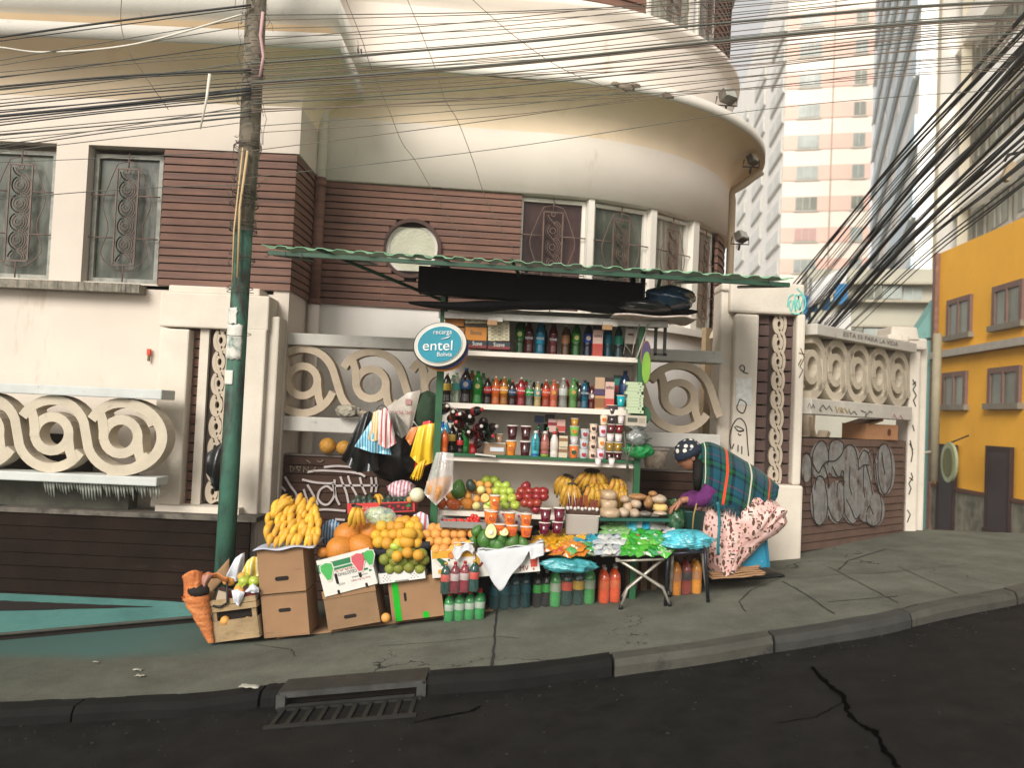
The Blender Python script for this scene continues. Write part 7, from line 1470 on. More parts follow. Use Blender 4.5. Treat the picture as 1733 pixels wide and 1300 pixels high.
# bread
p = W(1073, 879, 6.12); t = thing('serving_tray', 'dark green metal tray holding wrapped bread on the stall', 'tray', p); kk = px2m(6.12)
b = MB(); b.box((0, .08, -.006), (116 * kk, .22, .012), 0, rotm(0, R(-1.5), 0)); b.box((0, -.035, .0), (118 * kk, .008, .022), 0, rotm(0, R(-1.5), 0)); b.build('tray_body', mat('tray_green', (.02, .10, .075), .35, metal=.3, var=.2), t, world=False)
brd = mat('bread_crust', (.30, .15, .055), .6, var=.2, scale=14, coat=.2, stain=((.52, .38, .22), 8, .55)); brw = mat('bread_white', (.40, .29, .18), .5, var=.15, scale=30, bump=.3, bscale=90, coat=.3, stain=((.42, .27, .14), 7, .55)); brf = mat('floured_bun', (.42, .33, .235), .6, var=.15, scale=14, coat=.25, bump=.3, stain=((.40, .23, .11), 9, .52))
for (px, py, rx, rz, m_, ry, l) in ((1030, 838, 14, 9, brw, .09, 'wrapped sliced white loaf, top one of the stack at the left of the tray'), (1030, 853, 15, 10, brw, .10, 'wrapped sliced white loaf in the middle of the left stack'), (1032, 868, 18, 9, brw, .11, 'wrapped sliced white loaf at the bottom of the left stack'), (1062, 860, 8, 11, brf, .06, 'floured bun behind the front loaf'), (1055, 868, 10, 9, brf, .06, 'floured bun at the front left of the tray'), (1076, 853, 10, 9, brf, .06, 'round floured bun in the middle of the tray'), (1074, 869, 9, 8, brf, .06, 'floured bun at the front middle of the tray'), (1057, 845, 9, 7, brf, .06, 'pale bun in film at the back of the tray'), (1080, 841, 16, 6, brd, .06, 'brown plaited roll at the back of the tray'), (1097, 850, 8, 11, brd, .06, 'golden roll right of the middle of the tray'), (1115, 845, 14, 8, brf, .07, 'sugared round bun at the back right of the tray'), (1117, 859, 13, 7, mat('corn_bread', (.6, .42, .15), .7, var=.12, scale=12), .07, 'yellow wrapped corn loaf at the right of the tray'), (1117, 869, 12, 4, brf, .06, 'flat bun at the front right corner of the tray'), (1092, 870, 12, 5, mat('dark_wrap', (.14, .12, .10), .4, var=.6, scale=40), .05, 'dark printed packet at the front of the tray'), (1105, 836, 8, 5, brd, .05, 'brown roll end sticking up at the back')):
 b = MB(); c = W(px, py, 6.16 if py > 860 else 6.24); ex = 3.2 if 'loaf' in l else 2.0
 b.ball(c, (rx * kk, ry, rz * kk), 18, 12, fn=lambda q: Vector((math.copysign(abs(q.x) ** (2 / ex), q.x), q.y, math.copysign(abs(q.z) ** (2 / ex), q.z))) * (1 + .03 * math.sin(9 * q.x + 7 * q.z))); tag(b.build('bread', m_), l, 'bread')
# pillow packs (sweets)
def pillow(key, L, Wd, T_):
 b = MB(); nu, nv = 12, 8
 for sg in (1, -1):
  b.grid(lambda u, v: Vector(((u - .5) * L, (v - .5) * Wd * (1 - .12 * math.sin(math.pi * u)), sg * T_ * (max(0, math.sin(math.pi * min(1, max(0, (u - .08) / .84)))) ** .6) * (max(0, math.sin(math.pi * v)) ** .6) * (1 + .25 * math.sin(17 * u + 9 * v)) + .002 * math.sin(40 * v) * (u in (0, 1)))), nu, nv)
 o = b.build('proto', m_orange); me = o.data; bpy.data.objects.remove(o); return me
PIL = [pillow('a', .105, .07, .017), pillow('b', .12, .08, .012)]
strp = MB(); strp.grid(lambda u, v: Vector(((u - .5) * .05, (v - .5) * .045, .019 - .003 * abs(u - .5))), 3, 3); so2 = strp.build('proto', m_orange); STR = so2.data; bpy.data.objects.remove(so2)
def sweet(px, py, d, col, pc, label, group, big=0, flat=.6):
 o = bpy.data.objects.new('sweet_packet', PIL[big]); COL.objects.link(o); o.location = W(px, py, d); o.rotation_euler = (R(random.uniform(25, 65)) * flat, random.uniform(-.35, .35), random.uniform(-.9, .9)); s_ = random.uniform(.88, 1.12); o.scale = (s_, s_, s_)
 o.material_slots[0].link = 'OBJECT'; o.material_slots[0].material = mat('film_' + col, tuple(c * .72 for c in H(col)), .25, var=.2, scale=30, spec=.7, coat=.3, stain=(tuple(c * .75 for c in H(pc)), 16, .66)); tag(o, label, 'sweet packet', group)
 if random.random() < .72: return
 q = bpy.data.objects.new('printed_panel', STR); COL.objects.link(q); q.parent = o; q.scale = (.55, .4, 1);  q.material_slots[0].link = 'OBJECT'; q.material_slots[0].material = lab(pc)
T_ = thing('plastic_tray', 'bright green shallow plastic tray under the yellow sweet packets', 'tray', W(966, 944, 6.0)); kx = px2m(6.0)
b = MB(); b.lathe([(0, 0), (36 * kx, 0), (42 * kx, 11 * kx), (43 * kx, 11 * kx), (40 * kx, 6 * kx), (0, 5 * kx)], 24, sy=.8); b.build('tray_body', mat('bright_green_plastic', (.03, .42, .09), .35, var=.08), T_, world=False); T_.children[0].location = (0, .12, 0)
for (y, x0, x1, n, d) in ((903, 918, 975, 5, 6.16), (911, 905, 985, 7, 6.10), (919, 903, 975, 6, 6.05), (926, 908, 960, 5, 5.99)):
 for i in range(n): sweet(x0 + (x1 - x0) * (i + .5) / n, y, d, random.choice(['d9a01e', 'dca420', 'd69a18']), 'e0c060', 'yellow sweet packet in the pile on the green tray', 'yellow sweet packets')
for (y, x0, x1, n, d) in ((930, 915, 1000, 6, 5.97), (922, 955, 1003, 4, 5.99), (936, 935, 1005, 5, 5.96)):
 for i in range(n): sweet(x0 + (x1 - x0) * (i + .5) / n, y, d, random.choice(['cf7a2a', '5aa860', 'd98a32', 'b8c8a0', 'cf5a3a']), 'e8e0cc', 'mixed orange and green sweet packet at the front of the green tray', 'mixed sweet packets on the green tray')
for (y, x0, x1, n, d) in ((909, 985, 1025, 4, 6.10), (917, 978, 1020, 4, 6.04), (924, 985, 1015, 3, 6.0)):
 for i in range(n): sweet(x0 + (x1 - x0) * (i + .5) / n, y, d, random.choice(['1f9ab0', '2a7a8a', '23a0b4']), random.choice(['1c2a2c', 'd8d8d0']), 'teal and black sweet packet between yellow and green piles', 'teal sweet packets')
for (y, x0, x1, n, d) in ((909, 1015, 1045, 3, 6.08), (918, 1010, 1050, 4, 6.02), (926, 1005, 1050, 5, 5.97), (934, 1012, 1050, 4, 5.94)):
 for i in range(n): sweet(x0 + (x1 - x0) * (i + .5) / n, y, d, random.choice(['c9ccc8', 'b8c0c4', 'd8d6d0']), random.choice(['1c1c20', '20242a']), 'white and black sweet packet left of the green pile', 'white and black sweet packets', flat=.5)
for (y, x0, x1, n, d) in ((893, 1025, 1058, 4, 6.20), (886, 1030, 1062, 3, 6.24), (902, 1018, 1058, 4, 6.14)):
 for i in range(n): sweet(x0 + (x1 - x0) * (i + .5) / n, y, d, random.choice(['8fbf7a', '9ac98a']), 'c9d8b8', 'pale green sweet packet at the back of the folding table', 'pale green sweet packets', 1)
for (y, x0, x1, n, d) in ((900, 1060, 1115, 5, 6.15), (909, 1052, 1125, 7, 6.09), (918, 1048, 1132, 8, 6.03), (927, 1050, 1134, 8, 5.98), (935, 1054, 1128, 6, 5.94)):
 for i in range(n): sweet(x0 + (x1 - x0) * (i + .5) / n, y, d, random.choice(['56b83a', '3fa834', '6cc244', '4fb06a', '38b02e']), random.choice(['b9dca0', 'c9d8b0', '9fd08a', 'c86a5a']), 'bright green sweet packet in the pile on the folding table', 'green sweet packets on the folding table')
for (px, py, c, pc, l) in ((1076, 888, 'd4d8d8', '1c4a5a', 'white packet with dark print standing at the back of the folding table'), (1088, 890, '2fa0c4', 'd0e4e8', 'bright blue packet at the back of the folding table'), (1064, 892, '4ab0c4', 'd0e4e8', 'light blue packet at the back left of the folding table'), (1112, 895, 'd0cdc4', 'b8a88a', 'pale packet leaning at the back right of the folding table'), (1130, 897, 'd4c9cc', 'b3263a', 'white packet with red dots next to the blue bag'), (1120, 901, 'd0c8c8', '2a2a2a', 'white packet with black script near the blue bag'), (1098, 892, 'cfd4d0', 'a8b0a8', 'white packet right of the bright blue one')): sweet(px, py, 6.18, c, pc, l, None, 1, 1.0)
# folding table
kf = px2m(5.98); T_ = thing('folding_table', 'small folding table with crossed tube legs carrying the green sweets', 'table', W(1078, 945, 5.98)); tubem = mat('worn_steel_tube', (.40, .37, .31), .4, metal=.5, var=.3, scale=20, stain=((.16, .10, .06), 20, .6))
b = MB(); A, B = W(1018, 943, 5.92), W(1136, 938, 5.92); b.grid(lambda u, v: A.lerp(B, u) + Vector((0, .34 * v, .012 * abs(2 * v - 1) ** 4 + .002 * math.sin(20 * u))), 16, 6); b.build('table_cloth_top', mat('table_plastic', (.32, .31, .27), .5, var=.2, stain=((.5, .12, .14), 5, .62)), T_, mods=[('solid', .022)])
gz = lambda px, py, d: Vector((W(px, py, d).x, d, G(W(px, py, d).x, d) + .012))
for nm_, P_ in (('leg', [W(1042, 945, 5.94), W(1090, 975, 5.94), W(1122, 996, 5.94), gz(1134, 1008, 5.94)]), ('leg', [W(1124, 945, 5.97), W(1086, 977, 5.97), W(1062, 997, 5.97), gz(1051, 1015, 5.97)]), ('leg', [W(1042, 945, 6.22), W(1090, 975, 6.22), W(1122, 994, 6.22), gz(1134, 1000, 6.22)]), ('leg', [W(1124, 945, 6.24), W(1086, 975, 6.24), W(1062, 995, 6.24), gz(1051, 1010, 6.24)])):
 b = MB(); b.tube(P_, .0105, 8); b.tube([P_[-1] - Z3 * .01, P_[-1] + Z3 * .02], .014, 8, 1); b.build(nm_, [tubem, blackm], T_)
b = MB(); b.tube([W(1042, 950, 5.93), W(1124, 947, 5.93)], .009, 6); b.build('cross_bar', tubem, T_)
# stool
T_ = thing('stool', 'dark square metal stool carrying the teal bag in front of the woman', 'stool', W(1160, 1000, 6.0)); dkm = mat('dark_stool_paint', (.016, .020, .028), .4, metal=.2, var=.4, scale=20, stain=((.25, .2, .15), 16, .64))
A, B = W(1128, 930, 5.95), W(1196, 925, 5.95); b = MB(); b.box((A + B) / 2 + Vector((0, .15, -.005)), ((B - A).length, .32, .022), 0, rotm(0, R(-1.5), 0)); b.build('seat', dkm, T_, mods=[('bevel', .008)])
for (px, py, pxb, d, mm_) in ((1131, 935, 1127, 5.95, dkm), (1193, 930, 1199, 5.95, dkm), (1138, 934, 1136, 6.24, tubem), (1187, 932, 1197, 6.24, tubem)):
 t_ = W(px, py, d); e = W(pxb, 1000, d); e.z = G(e.x, d) + .005; b = MB(); b.tube([t_ + Vector((0, 0, .01)), t_ + (e - t_) * .3, e], .0125, 8); b.build('leg', mm_, T_)
b = MB(); b.tube([W(1133, 938, 5.945), W(1192, 934, 5.945)], .011, 8); b.build('apron_bar', dkm, T_)
filmT = mat('teal_film', (.07, .42, .50), .25, var=.35, scale=14, spec=.8, bump=.8, bscale=26, coat=.3, stain=((.35, .62, .66), 12, .55)); bag('snack_bag', 'puffy light blue plastic bags heaped on the dark stool', 'bag', 1163, 914, 6.05, 76, 34, filmT, .14, 12, tie=False, cmp_=.13, n=(70, 30))
bag('snack_bag', 'flat light blue plastic bag hanging over the left edge of the stool', 'bag', 1146, 922, 5.96, 50, 14, filmT, .05, 14, tie=False, cmp_=.12, n=(60, 20))
# teal bag on the green bottle pack, and other packs
def bpack(px, py, d, cols, rows_, hpx, specs, label, wpx=19, wrap=True, lift=None, wrapc=None, grp=None):
 base = W(px, py, d) if lift is not None else GH(px, py); 
 if lift is None: base.y = max(base.y, d - .3)
 t = thing('bottle_pack', label, 'bottle pack', base, 0, grp); s_ = hpx * px2m(base.y); wg = wpx * px2m(base.y); slope = .128
 for r_ in range(rows_):
  for c in range(cols):
   x = (c - (cols - 1) / 2) * wg; lq, lc, cp, clr = specs[(c + r_ * cols) % len(specs)]
   bottle(base + Vector((x, r_ * wg, x * slope)), s_ * random.uniform(.985, 1.01), lq, lc, cp, 'stout', wg / (.30 * s_) * 1.0, clear=False, parent=t)
 if wrap:
  b = MB(); Wd = cols * wg / 2 + .003; n = 44
  def f(u, v):
   a = 2 * math.pi * u; ex = .35; cx = math.copysign(abs(math.cos(a)) ** ex, math.cos(a)); cy = math.copysign(abs(math.sin(a)) ** ex, math.sin(a)); wv = 1 + .02 * math.sin(a * 11 + 7 * v) ; x = cx * Wd * wv * (1 - .08 * v * v); return base + Vector((x, (rows_ - 1) * wg / 2 + cy * (rows_ * wg / 2 + .003) * wv * (1 - .06 * v * v), x * slope + s_ * (.02 + .82 * v)))
  b.grid(f, n, 10); b.build('shrink_film', wrapc or mat('shrink_film', (.75, .78, .76), .1, var=.1, alpha=.035, spec=1.0, bump=1.0, bscale=16), t)
 return t
GR = ('2f8a45', 'aeb9a8', 'c23a3a', 0)
bpack(785, 1050, 5.95, 4, 2, 47, [('2a8444', 'a9b8a6', 'c8322e', 0)], 'lower shrink wrapped pack of green soda bottles with red caps', 17)
bpack(777, 1003, 5.92, 4, 2, 52, [('123a33', 'c05a4c', 'c9a03a', 0), ('6a1a24', 'b8a8a4', 'b3262a', 0), ('7a1c2a', 'b9a9a4', 'b3262a', 0), ('14403a', 'c4564a', 'c9a03a', 0)], 'upper pack of dark and crimson soda bottles standing on the green pack', 16, lift=1)
bpack(862, 1030, 6.15, 4, 2, 62, [('123f42', '1f5f68', '1d4a4a', 0)], 'dim pack of teal bottles in the shadow under the white cloth', 17.5)
bpack(817, 1028, 6.2, 1, 2, 60, [('24443a', '1f8a5a', '2a3a36', 0)], 'single row of dark bottles right of the green soda pack', 16, wrap=False)
bpack(916, 1027, 6.0, 2, 2, 60, [('120c0a', '2f9a3a', '8a8a80', 0)], 'pack of cola bottles with green labels', 15)
bpack(968, 1024, 5.98, 4, 2, 64, [('3f8a4a', '9aa892', 'd8d6d0', 0), ('1c3a34', 'c8543c', 'd8d6d0', 0), ('1c3a34', 'c8a03c', 'd8d6d0', 0), ('3f8a4a', '9aa892', 'd8d6d0', 0)], 'pack of green bottles with white caps and red yellow labels', 19)
bpack(1031, 1020, 6.05, 2, 2, 60, [('c2481c', 'd06030', 'a8a098', 0)], 'pack of bright orange soda bottles left of the folding table', 18)
bpack(1161, 1006, 6.06, 3, 2, 60, [('c47a1c', 'b87a50', '2a2420', 0), ('7a2c22', '3a3230', '2a2420', 0), ('c8821e', 'bf8456', '2a2420', 0)], 'pack of yellow and brown juice bottles under the dark stool', 17)
filmG = mat('teal_bag_film', (.06, .33, .36), .25, var=.4, scale=12, spec=.8, bump=.9, bscale=22, alpha=.9, stain=((.32, .55, .55), 9, .56)); bag('plastic_bag', 'teal plastic bag lying on the white capped green bottles', 'bag', 962, 957, 5.98, 86, 25, filmG, .09, 16, tie=False, cmp_=.13, n=(60, 24))
for x_, y_ in ((1060, 975), (1075, 972), (1090, 975), (1108, 978)):
 b = MB(); bpx(b, x_ - 5, y_ - 25, x_ + 5, y_ + 25, 6.5, .02); tag(b.build('crate_slat', mat('old_wood', (.16, .10, .06), .85, var=.3, scale=8)), 'brown wooden slat in the shadow behind the folding table', 'wood', 'wooden slats behind the folding table')
b = MB(); bpx(b, 1045, 950, 1125, 1004, 6.54, .3); tag(b.build('wooden_crate', mat('dark_crate_wood', (.05, .032, .02), .85, var=.4, scale=6)), 'dark wooden crate in the shadow behind the folding table', 'crate')
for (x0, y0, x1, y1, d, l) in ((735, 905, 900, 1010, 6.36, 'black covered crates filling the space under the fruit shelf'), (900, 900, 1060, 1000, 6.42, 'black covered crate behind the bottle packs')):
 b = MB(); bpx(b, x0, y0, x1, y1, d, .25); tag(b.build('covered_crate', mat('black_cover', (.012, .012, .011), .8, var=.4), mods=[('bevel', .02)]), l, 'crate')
t, P, X, Y, Z, slot, rect, poly, wd, h = obox('wooden_crate', 'dark wooden crate behind the papayas under the red grape box', 'crate', (590, 905), (716, 898), 20, 6.25, .25, mat('red_plastic', (.45, .03, .03), .5, var=.1), False); t.children[0].name = 'crate_body'
# white cloths
clth = mat('white_cloth', (.52, .53, .54), .8, var=.04, scale=4, bump=.6, bscale=16)
b = MB()
def clf(u, v):
 top = W(808 + 112 * u, 932 - 13 * u + (2 if .1 < u < .9 else 0), 5.945); low = 4 + (62 * (1 - abs(u - .36) / .36) if u < .36 else 62 * (1 - (u - .36) / .44) if u < .8 else 0) + (16 if u > .8 else 0) + 6 * (1 - abs(2 * u - 1))
 return top + Vector((.008 * math.sin(23 * u + 5 * v) * v, -.012 - .022 * v ** .6 + .009 * math.sin(17 * u - 3 * v) * v, -low * px2m(5.95) * v))
b.grid(clf, 40, 16); b.grid(lambda u, v: clf(u, 0) + Vector((0, .12 * v, .004 + .006 * math.sin(14 * u))), 40, 3); tag(b.build('white_cloth', clth, mods=[('solid', .003)]), 'white crumpled cloth hanging in a point over the avocado box', 'cloth')
b = MB(); b.grid(lambda u, v: W(768 + 34 * u, 922 + 3 * math.sin(7 * u), 5.94) + Vector((.006 * math.sin(9 * v + 4 * u), -.012 - .01 * v + .006 * math.sin(15 * u), -.095 * v * (.75 + .25 * math.sin(5 * u + 1)))), 18, 8); b.grid(lambda u, v: W(768 + 34 * u, 922, 5.94) + Vector((0, .08 * v, .01)), 18, 2); tag(b.build('white_paper', clth, mods=[('solid', .003)]), 'white crumpled paper over the corner of the yellow orange box', 'paper')
# red grape box, bag of limes, striped bag etc.
t, P, X, Y, Z, slot, rect, poly, wd, h = obox('fruit_box', 'red cherry box with printed cherries holding dark green avocados', 'box', (588, 870), (702, 866), 17, 6.24, .22, mat('red_carton', (.50, .035, .03), .6, var=.08, scale=5), True)
slot(.55, .05, .04, .022); slot(.1, .82, .04, .022); rect(.48, .12, .97, .88, plain('4a1418', .6)); 
for (u, v) in ((.56, .4), (.63, .6), (.68, .35), (.76, .6), (.83, .4), (.9, .35)): slot(u, v, .022, .022, plain('b3202a', .4), 'print', .006)
poly([(.86, .5), (.92, .85), (.95, .5)], plain('2f7a2f', .6), 'print', .006); text('CEREZAS', .02, P(.24, .5, .004), X, Z, plain('e4c8b0', .6), 'lettering', t, .001, width=wd * .34)
rows('pear', 'avocado', m_dark, [(850, 594, 700, 11, 6.28), (845, 600, 696, 9, 6.34)], 'dark green avocado in the red cherry box', 'dark avocados in the red box', 6, jit=1.5)
hand(2, 632, 843, 6.3, (R(10), R(4), R(80)), 'single banana hand lying on the dark avocados', sc_=.6); fruit('round', 'orange', m_orange, 694, 846, 6.24, 6, 'small orange at the right end of the red cherry box', None)
rows('round', 'lime', m_lemon, [(884, 628, 662, 4, 6.16), (875, 622, 664, 4, 6.17), (866, 624, 650, 3, 6.18)], 'pale lime seen through the clear bag in front of the red box', 'limes in the clear bag', 6.2, jit=1.2)
bag('plastic_bag', 'clear bag of limes in front of the red cherry box', 'bag', 642, 876, 6.15, 54, 36, mat('green_tint_film', (.45, .66, .55), .15, var=.3, alpha=.4, spec=.9, bump=.8, bscale=16, stain=((.75, .8, .78), 9, .5)), .06, 18, tie=False, cmp_=.06)
def hang(name, label, pts_top, pts_bot, d, m, amp=.02, freq=14, n=(26, 14), ph=0, thick=.0025, bulge=.03, cat='bag', ragged=0):
 """hanging crumpled film between a top polyline and a bottom polyline (pixels)"""
 def li(P, u):
  k = u * (len(P) - 1); i = min(int(k), len(P) - 2); f = k - i; return (P[i][0] * (1 - f) + P[i + 1][0] * f, P[i][1] * (1 - f) + P[i + 1][1] * f)
 b = MB()
 for sg in (-1, 1):
  def f(u, v):
   a, c = li(pts_top, u), li(pts_bot, u); x = a[0] + (c[0] - a[0]) * v; y = a[1] + (c[1] - a[1]) * v
   return W(x, y + (ragged * math.sin(37 * u) if v > .99 else 0), d) + Vector((0, sg * (bulge * math.sin(math.pi * min(1, v * .9 + .1)) * math.sin(math.pi * u) ** .5 if 0 < u < 1 else 0) + amp * v ** .5 * math.sin(freq * u + ph + sg) * (1 - .3 * v), 0))
  b.grid(f, n[0], n[1])
 return tag(b.build(name, m), label, cat)
bag('plastic_bag', 'pink and white striped bag behind the red cherry box', 'bag', 680, 830, 6.4, 44, 34, stripes('pink_stripe', 'b0707a', 'c9c0c4', 12), .08, 19, tie=False, cmp_=.12)
hang('plastic_bag', 'white, pink and blue printed plastic bag beside the oranges', [(700, 872), (712, 866), (724, 872)], [(688, 905), (708, 912), (728, 905)], 6.16, stripes('blue_pink_film', 'c9ced0', '2f98b8', 9, 'c8606a'), .012, 9, bulge=.02)
bag('plastic_bag', 'small pink plastic bag behind the mandarins', 'bag', 676, 884, 6.2, 30, 24, plain('c08a88', .35), .04, 23, tie=False, cmp_=.15)
# hanging bags on the fence at the left of the stall
p = W(651, 686, 6.6)
wl_ = stripes('yellow_white_film', 'd9a53a', 'c9c4bc', 17); bwf = stripes('blue_white_film', '2a93b4', 'a9c9d4', 15); wrf = stripes('white_red_film', 'cfc8c6', 'd0cac6', 9, 'b8504c')
bag('garbage_bag', 'big black plastic bag hanging behind the striped bags', 'bag', 668, 760, 6.78, 95, 110, plastB, .13, 25, tie=False, cmp_=.08)
hang('plastic_bag', 'black shiny plastic bag hanging at the left of the striped bags', [(612, 702), (625, 696), (640, 705)], [(578, 778), (605, 800), (640, 796)], 6.60, plastB, .03, 13, bulge=.05)
hang('plastic_bag', 'blue and white striped plastic bag hanging lowest of the striped bags', [(628, 712), (640, 705), (655, 708)], [(600, 756), (630, 766), (662, 770)], 6.50, bwf, .015, 12, bulge=.04)
hang('plastic_bag', 'yellow and white striped plastic bag hanging at the left', [(632, 698), (641, 694), (648, 696)], [(623, 744), (632, 747), (642, 745)], 6.46, wl_, .01, 8, bulge=.02)
hang('plastic_bag', 'white plastic bag with red print hanging in the middle', [(641, 697), (652, 690), (660, 698)], [(640, 752), (655, 760), (671, 750)], 6.43, wrf, .014, 14, bulge=.03)
hang('plastic_bag', 'translucent bag with upside-down red lettering, behind the striped bags', [(654, 690), (690, 665), (712, 660)], [(668, 735), (690, 738), (698, 720)], 6.62, mat('translucent_film', (.50, .45, .38), .3, var=.15, alpha=.8, bump=.5, bscale=10), .012, 9, bulge=.02)
o = [q for q in bpy.data.objects if q.get('label', '').startswith('translucent bag')][0]; text('OC PLAS', .035, W(681, 698, 6.585), -X3, -Z3, plain('a8484a', .5), 'lettering', o, .001, width=px2m(6.58) * 34)
b = MB(); b.prism([(0, 0), (.045, 0), (.045, .045), (0, .045)], W(686, 685, 6.585), X3, Z3, Vector((0, -1, 0)), .001); b.build('print', plain('b88a84', .5), o)
b = MB(); b.tube([W(640, 695, 6.5) + Vector((.045 * math.sin(a) + .03, 0, .05 * math.cos(a) - .01)) for a in [k * .3 - 1.6 for k in range(11)]], .003, 5); tag(b.build('wire_hook', blackm), 'wire hook loop holding the hanging bags', 'hook')
hang('plastic_bag', 'smoky translucent bag hanging beside the white and red one', [(660, 695), (668, 698), (676, 706)], [(664, 728), (680, 742), (695, 730)], 6.52, mat('smoke_film', (.22, .21, .18), .2, var=.4, alpha=.7, bump=.8, bscale=16), .02, 10, bulge=.03)
ylf = mat('yellow_film', (.72, .47, .03), .3, var=.12, bump=.6, bscale=14, coat=.2); rdf = mat('red_film', (.55, .03, .025), .3, var=.12, bump=.6, bscale=14, coat=.2); orf = mat('orange_film', (.55, .20, .06), .3, var=.12, bump=.6, bscale=14)
hang('plastic_bag', 'bright yellow plastic bag hanging left of the stall post', [(708, 722), (722, 718), (738, 716)], [(694, 772), (712, 790), (736, 782)], 6.34, ylf, .02, 15, bulge=.04)
hang('plastic_bag', 'red plastic bag half under the yellow one left of the stall post', [(716, 714), (728, 712), (738, 722)], [(700, 800), (722, 790), (737, 776)], 6.38, rdf, .02, 12, bulge=.03)
hang('plastic_bag', 'yellow pleated plastic bag end hanging below the red bag', [(705, 788), (714, 780), (722, 778)], [(694, 808), (706, 812), (714, 808)], 6.33, ylf, .015, 22, bulge=.02, ragged=3)
hang('plastic_bag', 'orange and white plastic bag left of the yellow one', [(696, 724), (706, 722), (712, 724)], [(686, 742), (694, 754), (706, 748)], 6.40, orf, .012, 10, bulge=.02)
bag('garment', 'dark green garment hung behind the left post of the stall', 'garment', 722, 695, 6.7, 44, 66, mat('dark_green_cloth', (.022, .045, .022), .9, var=.3, bump=.3, bscale=14), .1, 28, tie=False, cmp_=.06)
for (px, py, r_) in ((555, 755, 14.5), (582, 758, 13)): fruit('round', 'papaya', mat('papaya_spotted', (.50, .24, .035), .6, var=.2, scale=6, bump=.2, stain=((.10, .12, .02), 5, .52)), px, py, 7.12, r_, 'spotted round papaya resting on the fence boards, ' + ('left' if px < 570 else 'right') + ' one', None)
bag('dry_leaves', 'grey dry bundle stuck on the middle fence rail', 'bundle', 588, 696, 7.0, 34, 22, plain('a39d8c', .8, var=.4), .04, 31, tie=False, cmp_=.35)
# clear bag with puffed snacks
T_ = thing('snack_bag', 'clear bag of orange brown puffed snacks hanging on the left post', 'bag', W(745, 808, 6.1))
hang('snack_fill', '', [(722, 815), (742, 808), (764, 806)], [(722, 838), (738, 852), (760, 832)], 6.10, mat('puffed_snack', (.58, .28, .09), .8, var=.3, scale=60, bump=.8, bscale=160), .01, 9, bulge=.05); o = [q for q in bpy.data.objects if q.name.startswith('snack_fill')][0]
def adopt(o, T_):
 of = parent_origin(T_)
 for v in o.data.vertices: v.co = v.co - of
 o.parent = T_
 for k in ('label', 'category', 'group'):
  if k in o: del o[k]
adopt(o, T_)
hang('film', '', [(738, 766), (750, 765), (768, 768)], [(717, 835), (738, 856), (766, 828)], 6.09, mat('clear_snack_film', (.70, .66, .62), .12, var=.3, alpha=.38, spec=1, bump=.9, bscale=18, coat=.4, stain=((.85, .85, .83), 14, .58)), .012, 17, bulge=.055); o = [q for q in bpy.data.objects if q.name == 'film'][0]; adopt(o, T_)
# black bag behind the pole
hang('garbage_bag', 'black plastic bag hanging in the left portal behind the green pole', [(350, 768), (372, 752), (392, 740)], [(350, 800), (365, 832), (392, 826)], 6.45, plastB, .03, 11, bulge=.07)
hang('garbage_bag_tail', 'dark tail of the black bag hanging down beside the green pole', [(376, 810), (385, 812), (392, 815)], [(382, 850), (388, 866), (392, 868)], 6.43, plastB, .01, 7, bulge=.02)
# wooden crate with fruit at the left end
t, P, X, Y, Z, slot, rect, poly, wd, h = obox('wooden_crate', 'pale wooden slatted crate with fruit and jars at the left end', 'crate', (362, 1089), (440, 1079), 1, 5.86, .01, card, False)
for c_ in list(t.children): bpy.data.objects.remove(c_)
h = 72 * px2m(5.86); dep = .34; wd_m = mat('crate_wood', (.30, .21, .11), .85, var=.25, scale=9, bump=.3, bscale=40, stain=((.16, .11, .055), 7, .55, (1, 1, 5))); rm = Matrix((X, Y, Z)).transposed(); O_ = t.location
for (v0, v1) in ((.0, .50), (.70, .84), (.85, .98)):
 for (yy, nm_) in ((0, 'slat'), (dep, 'slat')):
  b = MB(); b.box(O_ + X * wd / 2 + Y * yy + Z * h * (v0 + v1) / 2, (wd * random.uniform(.98, 1.02), .010, h * (v1 - v0) * .96), 0, rm); b.build(nm_, wd_m, t)
 for xx_ in (0, wd):
  b = MB(); b.box(O_ + X * xx_ + Y * dep / 2 + Z * h * (v0 + v1) / 2, (.010, dep - .012, h * (v1 - v0) * .94), 0, rm); b.build('slat', wd_m, t)
for xx_ in (.022, wd - .022):
 for yy in (.02, dep - .02): b = MB(); b.box(O_ + X * xx_ + Y * yy + Z * h * .49, (.03, .025, h * .98), 0, rm); b.build('corner_block', wd_m, t)
b = MB(); b.box(O_ + X * wd / 2 + Y * dep / 2 + Z * .01, (wd, dep, .01), 0, rm); b.build('bottom', wd_m, t)
b = MB(); b.box(O_ + X * wd / 2 + Y * (dep / 2 + .01) + Z * h * .4, (wd - .08, dep - .06, h * .76), 0, rm); tag(b.build('dark_lining', gap), 'dark cloth lining inside the pale wooden crate', 'cloth')
fruit('round', 'orange', m_orange, 381, 1051, 5.875, 8, 'orange seen through the gap of the wooden crate, left', None); fruit('round', 'orange', m_orange, 419, 1050, 5.88, 6, 'orange seen through the gap of the wooden crate, right', None)
rows('apple', 'apple', m_gapple, [(997, 400, 436, 2, 5.92), (985, 405, 438, 2, 5.97), (978, 408, 425, 1, 6.02)], 'green apple on top of the wooden crate', 'green apples on the wooden crate', 10, cat='apple', st=True)
rows('round', 'orange', m_orange, [(984, 378, 396, 2, 5.92), (1000, 395, 410, 1, 5.88), (976, 402, 414, 1, 6.0), (1003, 403, 412, 1, 5.86)], 'orange on top of the wooden crate', 'oranges on the wooden crate', 7.5)
